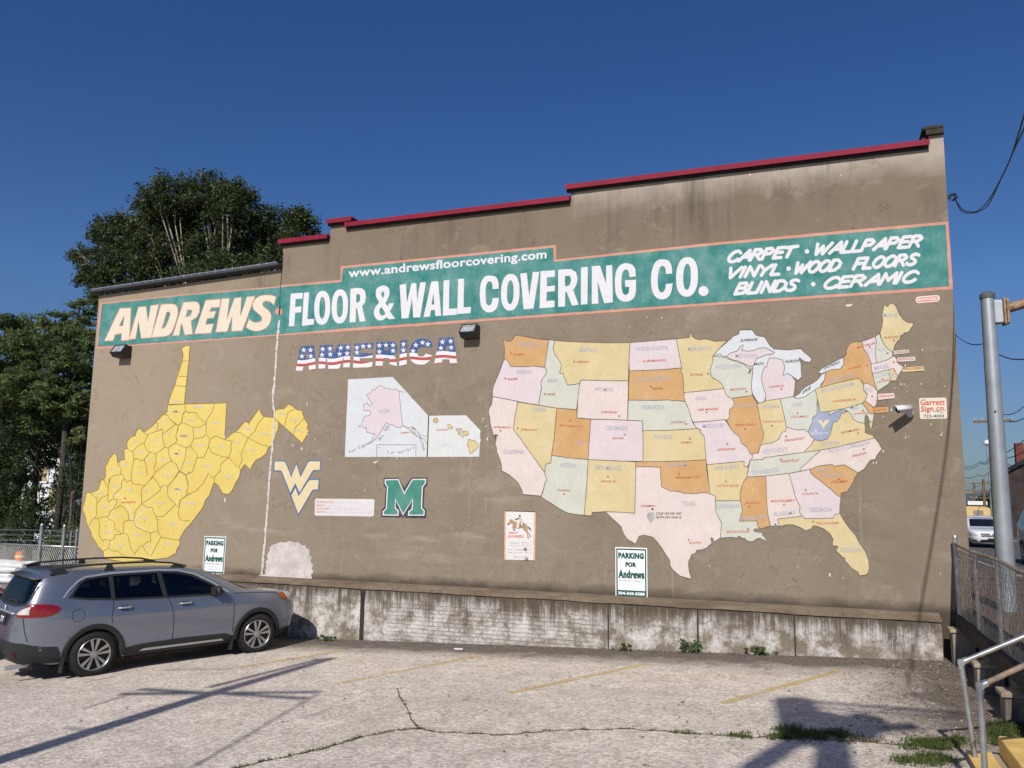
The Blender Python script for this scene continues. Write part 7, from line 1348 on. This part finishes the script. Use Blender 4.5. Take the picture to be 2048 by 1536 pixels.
def tree(name, label, base, hts, L, dens, rc, per, size, mat_, bark, r0, aspect=1.0, up=.5, flat=.7, group=None, tb=.35, limbs=3, hollow=.35):
    t = empty(name, base, 0, label, 'tree', group); m = MB(); b = Vector(base); fork = b+Vector((0, 0, hts))
    m.tube([b-Vector((0, 0, .5)), b.lerp(fork, .5)+Vector((r0*.5, 0, 0)), fork], [r0*1.25, r0, r0*.8], 10)
    for cx, cy, cz, rx, ry, rz in L:
        c = Vector((cx, cy, cz)); st = b.lerp(fork, rnd.uniform(.86, 1.0)); k1 = st.lerp(c, .45)+Vector((rnd.uniform(-.35, .35), rnd.uniform(-.3, .3), rnd.uniform(.1, .5)))
        m.tube([st, st.lerp(k1, .5)+Vector((rnd.uniform(-.12, .12), 0, .1)), k1, c], [r0*.30, r0*.24, r0*.15, r0*.05], 7)
        for _ in range(limbs):
            e = c+Vector((rnd.uniform(-1, 1)*rx, rnd.uniform(-1, .6)*ry, rnd.uniform(-.5, 1)*rz))*.85; m.tube([k1.lerp(c, rnd.random()), (c+e)/2+Vector((0, 0, .12)), e], [r0*.13, r0*.08, r0*.03], 5)
    m.build('trunk', bark, t, True, smooth=True)
    leaves('crown', mat_, t, fill(L, dens, rc, hollow, tb), per, size, aspect, up, flat); return t
y = 33.0; c = aty(425, 700, y)
tree('sycamore_tree', "big dark green sycamore with pale limbs rising behind the low left part of the building", (c.x, y, -.8), 7.5,
     lobes_px([(420,395,70,52),(340,392,62,46),(470,415,60,50),(300,440,62,50),(400,470,85,60),(500,480,70,55),(240,478,52,46),(212,470,34,36),(560,455,56,44),(605,440,34,30),(598,480,40,34),(160,510,30,18),(205,530,46,40),(255,555,62,46),(340,545,80,46),(440,550,85,48),(540,540,62,46),(610,510,26,22),(215,590,34,30),(195,600,22,26),(480,560,60,40),(300,500,50,40),(190,560,40,30),(230,600,40,26),(350,590,70,30),(420,520,70,50),(350,440,60,50),(540,500,60,40)], y, 1.6),
     12.5, .40, 50, .085, L_SYC, BARK, .34, 1.0, .35, .8, tb=.38, limbs=4)
y = 24.0; G = 'trees by the left fence'
c = aty(112, 1060, y)
tree('feathery_tree', "feathery light green tree with bare trunk, tallest by the left fence", (c.x, y, -.9), 7.3,
     lobes_px([(50,655,50,28),(120,650,52,26),(165,638,30,22),(158,612,22,13),(20,690,40,30),(85,700,60,34),(150,700,45,34),(30,745,48,32),(100,755,66,34),(165,760,34,36),(60,800,60,30),(130,815,50,28),(10,640,30,18),(-40,720,60,60),(178,690,18,40),(60,715,40,24),(120,725,40,24),(20,780,50,36),(165,800,30,36),(90,850,50,24),(60,690,50,26),(140,670,40,22),(35,665,40,22),(90,790,70,30),(40,770,50,36),(130,790,40,36),(160,740,30,30)], y, 1.5),
     13.0, .34, 44, .072, L_AIL, BARK3, .12, 1.5, 1.1, .38, G, .5, 3, .2)
y = 27.0; c = aty(60, 1060, y)
tree('dark_tree', "dense dark green tree with low branches behind the feathery tree", (c.x, y, -.9), 5.6,
     lobes_px([(95,905,40,34),(128,965,26,40),(78,1000,30,30),(60,935,30,26),(20,830,70,50),(90,845,55,40),(160,850,40,60),(-40,820,60,90),(15,905,42,50),(165,930,28,60),(25,960,40,40),(178,820,18,60),(120,860,50,26),(60,780,60,40),(140,790,50,40),(10,770,50,50)], y, 1.5),
     12, .36, 40, .078, L_DRK, BARK3, .14, 1.1, .5, .7, G, .3, 3, .3)
y = 23.0; c = aty(25, 1080, y)
tree('leafy_shrub', "dark leafy shrub behind the pipe bundles at the left edge", (c.x, y, -.9), 1.0, lobes_px([(20,1020,50,40),(60,1040,38,36),(-20,980,50,50),(10,1070,50,30),(70,1080,40,26)], y, .8), 16, .26, 30, .06, L_DRK, BARK2, .05, 1.1, .5, .8, G, .5, 2, .2)
y = 25.0; c = aty(150, 1080, y)
tree('leafy_shrub', "tall dark shrub against the corner of the building below the slim sapling", (c.x, y, -.9), 1.6, lobes_px([(158,900,16,40),(152,960,20,44),(148,1020,26,40),(120,1045,30,30),(105,860,40,22),(60,870,40,22),(150,835,30,24),(100,815,50,22),(30,880,40,30),(75,1045,30,26)], y, .8), 16, .28, 36, .065, L_DRK, BARK2, .05, 1.1, .5, .8, G, .4, 2, .2)
y = 21.5; c = aty(120, 1090, y)
tree('leafy_shrub', "mid green shrub with yellow leaves behind the fence posts near the wall", (c.x, y, -.9), .8, lobes_px([(115,1080,24,24),(140,1072,20,26),(100,1100,26,20),(150,1095,14,20)], y, .4), 22, .2, 20, .06, L_AIL, BARK2, .04, 1.3, .7, .7, G, .75, 2, .1)
y = 23.0; c = aty(155, 860, y)
tree('slim_sapling', "slim bright green sapling beside the left corner of the building", (c.x, y, -.9), 3.6, lobes_px([(152,868,18,14),(163,880,10,10),(140,880,10,8)], y, .4), 26, .2, 20, .075, L_AIL, BARK2, .05, 1.4, .9, .5, G, .95, 2, .1)
# wooded slope far behind that closes the gaps between the trunks
y = 60.0
fw_o = leaves('far_woods', L_DRK, None, fill(lobes_px([(-40,800,120,60),(60,830,90,60),(160,840,70,70),(20,900,90,70),(180,930,60,90),(150,1010,60,60),(0,1010,60,60)], y, 3), 2.2, .9, .4, .25), 26, .26)
tag(fw_o, "dark wooded slope filling the gaps behind the white house", 'woods', kind='stuff')
# trees down the street at right
y = 128.0
for k_, (x0, yy, rx, ry, lb) in enumerate(((1966, 1002, 9, 8, "small dark tree behind the white shed, left of the steel pole"), (1979, 998, 12, 14, "larger dark tree beside the steel pole down the street"), (2012, 1003, 5, 9, "small tree showing between the steel pole and the dark building"))):
    c = aty(x0, 1010, y); tree('street_tree', lb, (c.x, y, -.2), 1.2, lobes_px([(x0, yy, rx, ry), (x0-rx*.5, yy+4, rx*.6, ry*.6)], y, .5), 3, .6, 20, .26, L_DRK, BARK2, .15, 1, .5, .8, 'trees down the street', .35, 2)
y = 88.0; c = aty(1985, 1038, y); tree('street_shrub', "low dark shrub in front of the yellow building", (c.x, y, 0), .3, lobes_px([(1985, 1036, 6, 6)], y, .2), 10, .3, 20, .12, L_DRK, BARK2, .05, 1, .5, .8, None, .3, 1)

# ------------------------------------------------------------------ behind the viewer: what throws the shadows on the car park
tn = math.tan(SUN_EL); sxr = ld.x/ld.y
def caster(gp_, h):            # point at height h whose shadow falls on ground point gp_
    return gp_ - ld*(h/(-ld.z))
HP = 10.4
q0, q1 = gpt(0, 1520), gpt(662, 1317)
base_y = q1.y - HP/tn
t0 = empty('utility_pole', (-8.3, base_y, gz(-8.3, base_y)), 0, "tall wooden utility pole with double crossarms standing behind the viewer", 'pole')
def hgt(p): return (p.y-base_y)*tn
m = MB(); pa = caster(gpt(0, 1520), hgt(gpt(0, 1520))); pb = caster(gpt(430, 1385), hgt(gpt(430, 1385))); pc = caster(q1, hgt(q1))
fdir = (pc-pa); bot = pa-fdir*(hgt(gpt(0, 1520))/(pc.z-pa.z)*.99)
m.tube([bot, pa, pb, pc], [.17, .15, .13, .10], 12); m.build('post', WOOD, t0, True, smooth=40)
for a_, b_, r in (((240,1388),(640,1384),.055), ((280,1378),(612,1397),.055)):
    A, B = gpt(*a_), gpt(*b_); m = MB(); m.tube([caster(A, hgt(A)), caster(B, hgt(B))], r, 6); m.build('crossarm', WOOD, t0, True)
A, B = gpt(420, 1374), gpt(640, 1318); m = MB(); m.tube([caster(A, hgt(A)), caster(B, hgt(B))], .06, 6); m.build('riser_pipe', GALV, t0, True)
for a_, b_ in (((170,1416),(262,1388)), ((385,1535),(640,1385)), ((330,1340),(470,1338)), ((130,1455),(200,1462))):
    A, B = gpt(*a_), gpt(*b_); m = MB(); m.tube([caster(A, hgt(A)), caster(B, hgt(B))], .022, 5); m.build('brace_wire', BLACKW, t0, True)
# second pole with transformer cans and cable bundle, to the right behind the viewer
H2 = 11.5
qa = gpt(1660, 1536); by2 = gpt(1560, 1400).y-H2/tn
def hg2(p): return (p.y-by2)*tn
t1 = empty('transformer_pole', (.3, by2, gz(.3, by2)), 0, "stout pole with transformer cans and thick cables standing behind the viewer", 'pole')
def bar(a_, b_, r, nm, mt=BLACKW, n=8):
    A, B = gpt(*a_), gpt(*b_); m = MB(); m.tube([caster(A, hg2(A)), caster(B, hg2(B))], r, n); m.build(nm, mt, t1, True, smooth=40)
top = caster(gpt(1665, 1450), hg2(gpt(1665, 1450))); low = caster(gpt(1668, 1536), hg2(gpt(1668, 1536))); bt = low-(top-low)*(low.z/(top.z-low.z))*.95
m = MB(); m.tube([bt, low, top], [.21, .19, .15], 12); m.build('post', WOOD, t1, True, smooth=40)
bar((1500, 1540), (1600, 1475), .13, 'brace'); bar((1575, 1400), (1930, 1428), .045, 'crossarm', WOOD); bar((1590, 1412), (1930, 1437), .03, 'cable')
for a_, b_, r in (((1588, 1402), (1612, 1480), .26), ((1655, 1432), (1640, 1470), .24), ((1735, 1436), (1715, 1468), .22)): bar(a_, b_, r, 'transformer_can', GALV, 14)
bar((1715, 1462), (1830, 1452), .10, 'cable_bundle'); bar((1600, 1475), (1720, 1465), .09, 'cable_bundle')
bar((1872, 1500), (1920, 1536), .03, 'guy_wire'); bar((1600, 1470), (1690, 1500), .12, 'junction_box')

# ------------------------------------------------------------------ grass in the cracks, weeds, litter
GR = leaf_mat("grass_blades", (.05, .075, .018), (.085, .13, .03), (.19, .19, .07), .3)
def blades(pts, n, h, spread, flat=False):
    vs = []; fs = []; tn_ = []
    for p, k_ in pts:
        for _ in range(max(1, int(n*k_))):
            a = rnd.uniform(0, 6.28); r = spread*abs(rnd.gauss(0, .6)); b = Vector((p.x+r*math.cos(a)*1.5, p.y+r*math.sin(a)*.6, 0)); b.z = gz(b.x, b.y)+.003
            hh = h*rnd.uniform(.4, 1.2)*(.5+.5*k_); l = Vector((rnd.gauss(0, .5), rnd.gauss(0, .5), 1)).normalized()*hh; w_ = Vector((math.cos(a), math.sin(a), 0))*rnd.uniform(.003, .006)
            i = len(vs); vs += [b-w_, b+w_, b+l*.6+w_*.6, b+l*.6-w_*.6, b+l+Vector((l.x, l.y, -.25*hh))*.5]; fs += [(i, i+1, i+2, i+3), (i+3, i+2, i+4)]; v = rnd.random(); tn_ += [v, v]
    return vs, fs, tn_
G_ = []
for P in CRG[:2]:
    for p in P:
        if rnd.random() < .75: G_.append((p, rnd.uniform(.15, .6)))
for p in CRG[2]:
    if rnd.random() < .45: G_.append((p, rnd.uniform(.1, .4)))
vs, fs, tn_ = blades(G_, 44, .05, .03)
PA = []
def patch(x0, y0, x1, y1, n, k_):
    for _ in range(n): PA.append((gpt(rnd.uniform(x0, x1), rnd.gauss((y0+y1)/2, (y1-y0)/4)), k_*rnd.uniform(.4, 1)))
patch(1345, 1462, 1385, 1470, 8, .5); patch(1460, 1468, 1500, 1478, 10, .7); patch(1530, 1468, 1580, 1482, 14, .9); patch(1570, 1462, 1690, 1484, 46, 1.1); patch(1685, 1470, 1720, 1482, 10, .7)
patch(1812, 1478, 1925, 1500, 70, 1.0); patch(1790, 1508, 1900, 1534, 60, .8); patch(1560, 1455, 1600, 1478, 10, 1.6); patch(1985, 1440, 2048, 1488, 80, 1.5)
v2, f2, t2 = blades(PA, 34, .085, .07); o = len(vs); vs += v2; fs += [tuple(i+o for i in f) for f in f2]; tn_ += t2
me = bpy.data.meshes.new('grass'); me.from_pydata([tuple(v) for v in vs], [], fs); me.attributes.new('tone', 'FLOAT', 'FACE').data.foreach_set('value', np.array(tn_, np.float32)); me.materials.append(GR)
go = bpy.data.objects.new('grass', me); COL.objects.link(go); tag(go, "short green grass growing from the cracks in the car park", 'grass', kind='stuff')
for x, yy, s, lb in ((1378, 1300, 1.0, "leafy green weed at the foot of the plinth, largest of the weeds there"), (1249, 1296, .55, "small upright weed at the plinth foot, left of the leafiest weed"), (1521, 1298, .7, "small green weed at the plinth foot, right of the leafiest weed"), (652, 1276, .6, "little green weed at the plinth foot near the silver car")):
    p = gpt(x, yy+6); p.y = min(p.y, DW-PL-.06); t = empty('weed', (p.x, p.y, gz(p.x, p.y)), 0, lb, 'weed', 'weeds along the plinth'); cl = [(p.x+rnd.gauss(0, .14*s), p.y-.02+rnd.gauss(0, .04), gz(p.x, p.y)+rnd.uniform(.02, .2)*s, .06*s, rnd.uniform(.2, .9)) for _ in range(int(16*s)+5)]
    leaves('foliage', L_AIL, t, cl, 10, .028, 1.2, .6, .8); m = MB()
    for c in cl[:6]: m.tube([(p.x, p.y, gz(p.x, p.y)), (c[0], c[1], c[2])], .004, 4)
    m.build('stem', BARK2, t, True)
# dry litter and pebbles swept against the walls
LT = leaf_mat("dry_litter", (.10, .06, .035), (.30, .22, .14), (.55, .47, .36), .1)
cl = []
for _ in range(260):
    x = rnd.uniform(-7.5, 1.8); cl.append((x, DW-PL-abs(rnd.gauss(0, .22))-.05, 0, .05, rnd.random()*.6))
for _ in range(420): x, yq = rnd.uniform(.6, 1.9), rnd.uniform(9.8, 14.8); cl.append((x+.25*(yq-12)/3, yq, 0, .07, rnd.random()))
for _ in range(120): cl.append((rnd.uniform(-9, 1.5), rnd.uniform(8, 14.5), 0, .05, rnd.random()*.8))
for _ in range(40): p = gpt(rnd.gauss(1720, 25), rnd.gauss(1483, 2)); cl.append((p.x, p.y, 0, .05, rnd.random()*.3))
cl = [(x, yq, gz(x, yq)+.012, r, tn) for x, yq, z, r, tn in cl]
lo = leaves('leaf_litter', LT, None, cl, 3, .016, 1.1, 3.0, .08); tag(lo, "dry leaves and chips scattered on the car park and along the walls", 'litter', kind='stuff')
m = MB(); pb_ = plain("pebble_grey", (.22, .19, .16), .95, .1, 0, .4, 30)
for _ in range(900):
    if rnd.random() < .6: x, yq = rnd.uniform(-9, 1.9), DW-PL-abs(rnd.gauss(0, .35))-.03
    else: x, yq = rnd.uniform(.2, 1.95), rnd.uniform(9, 14.9)
    s = rnd.uniform(.006, .018); c = Vector((x, yq, gz(x, yq)+s*.4)); vs = [c+Vector((rnd.uniform(.7, 1.2)*s*a, rnd.uniform(.7, 1.2)*s*b, rnd.uniform(.5, .9)*s*d)) for a, b, d in ((1,0,0),(-1,0,0),(0,1,0),(0,-1,0),(0,0,1),(0,0,-1))]
    m.add(vs, [(0,2,4),(2,1,4),(1,3,4),(3,0,4),(2,0,5),(1,2,5),(3,1,5),(0,3,5)])
tag(m.build('pebbles', pb_), "loose pebbles and grit at the foot of the walls", 'pebbles', kind='stuff')
m = MB(); p = gpt(917, 1299); m.box((p.x, p.y, p.z+.012), (.16, .04, .02), Matrix.Rotation(.3, 3, 'Z')); tag(m.build('concrete_chip', WP), "small white broken chip lying on the dark dirt below the plinth", 'chip')
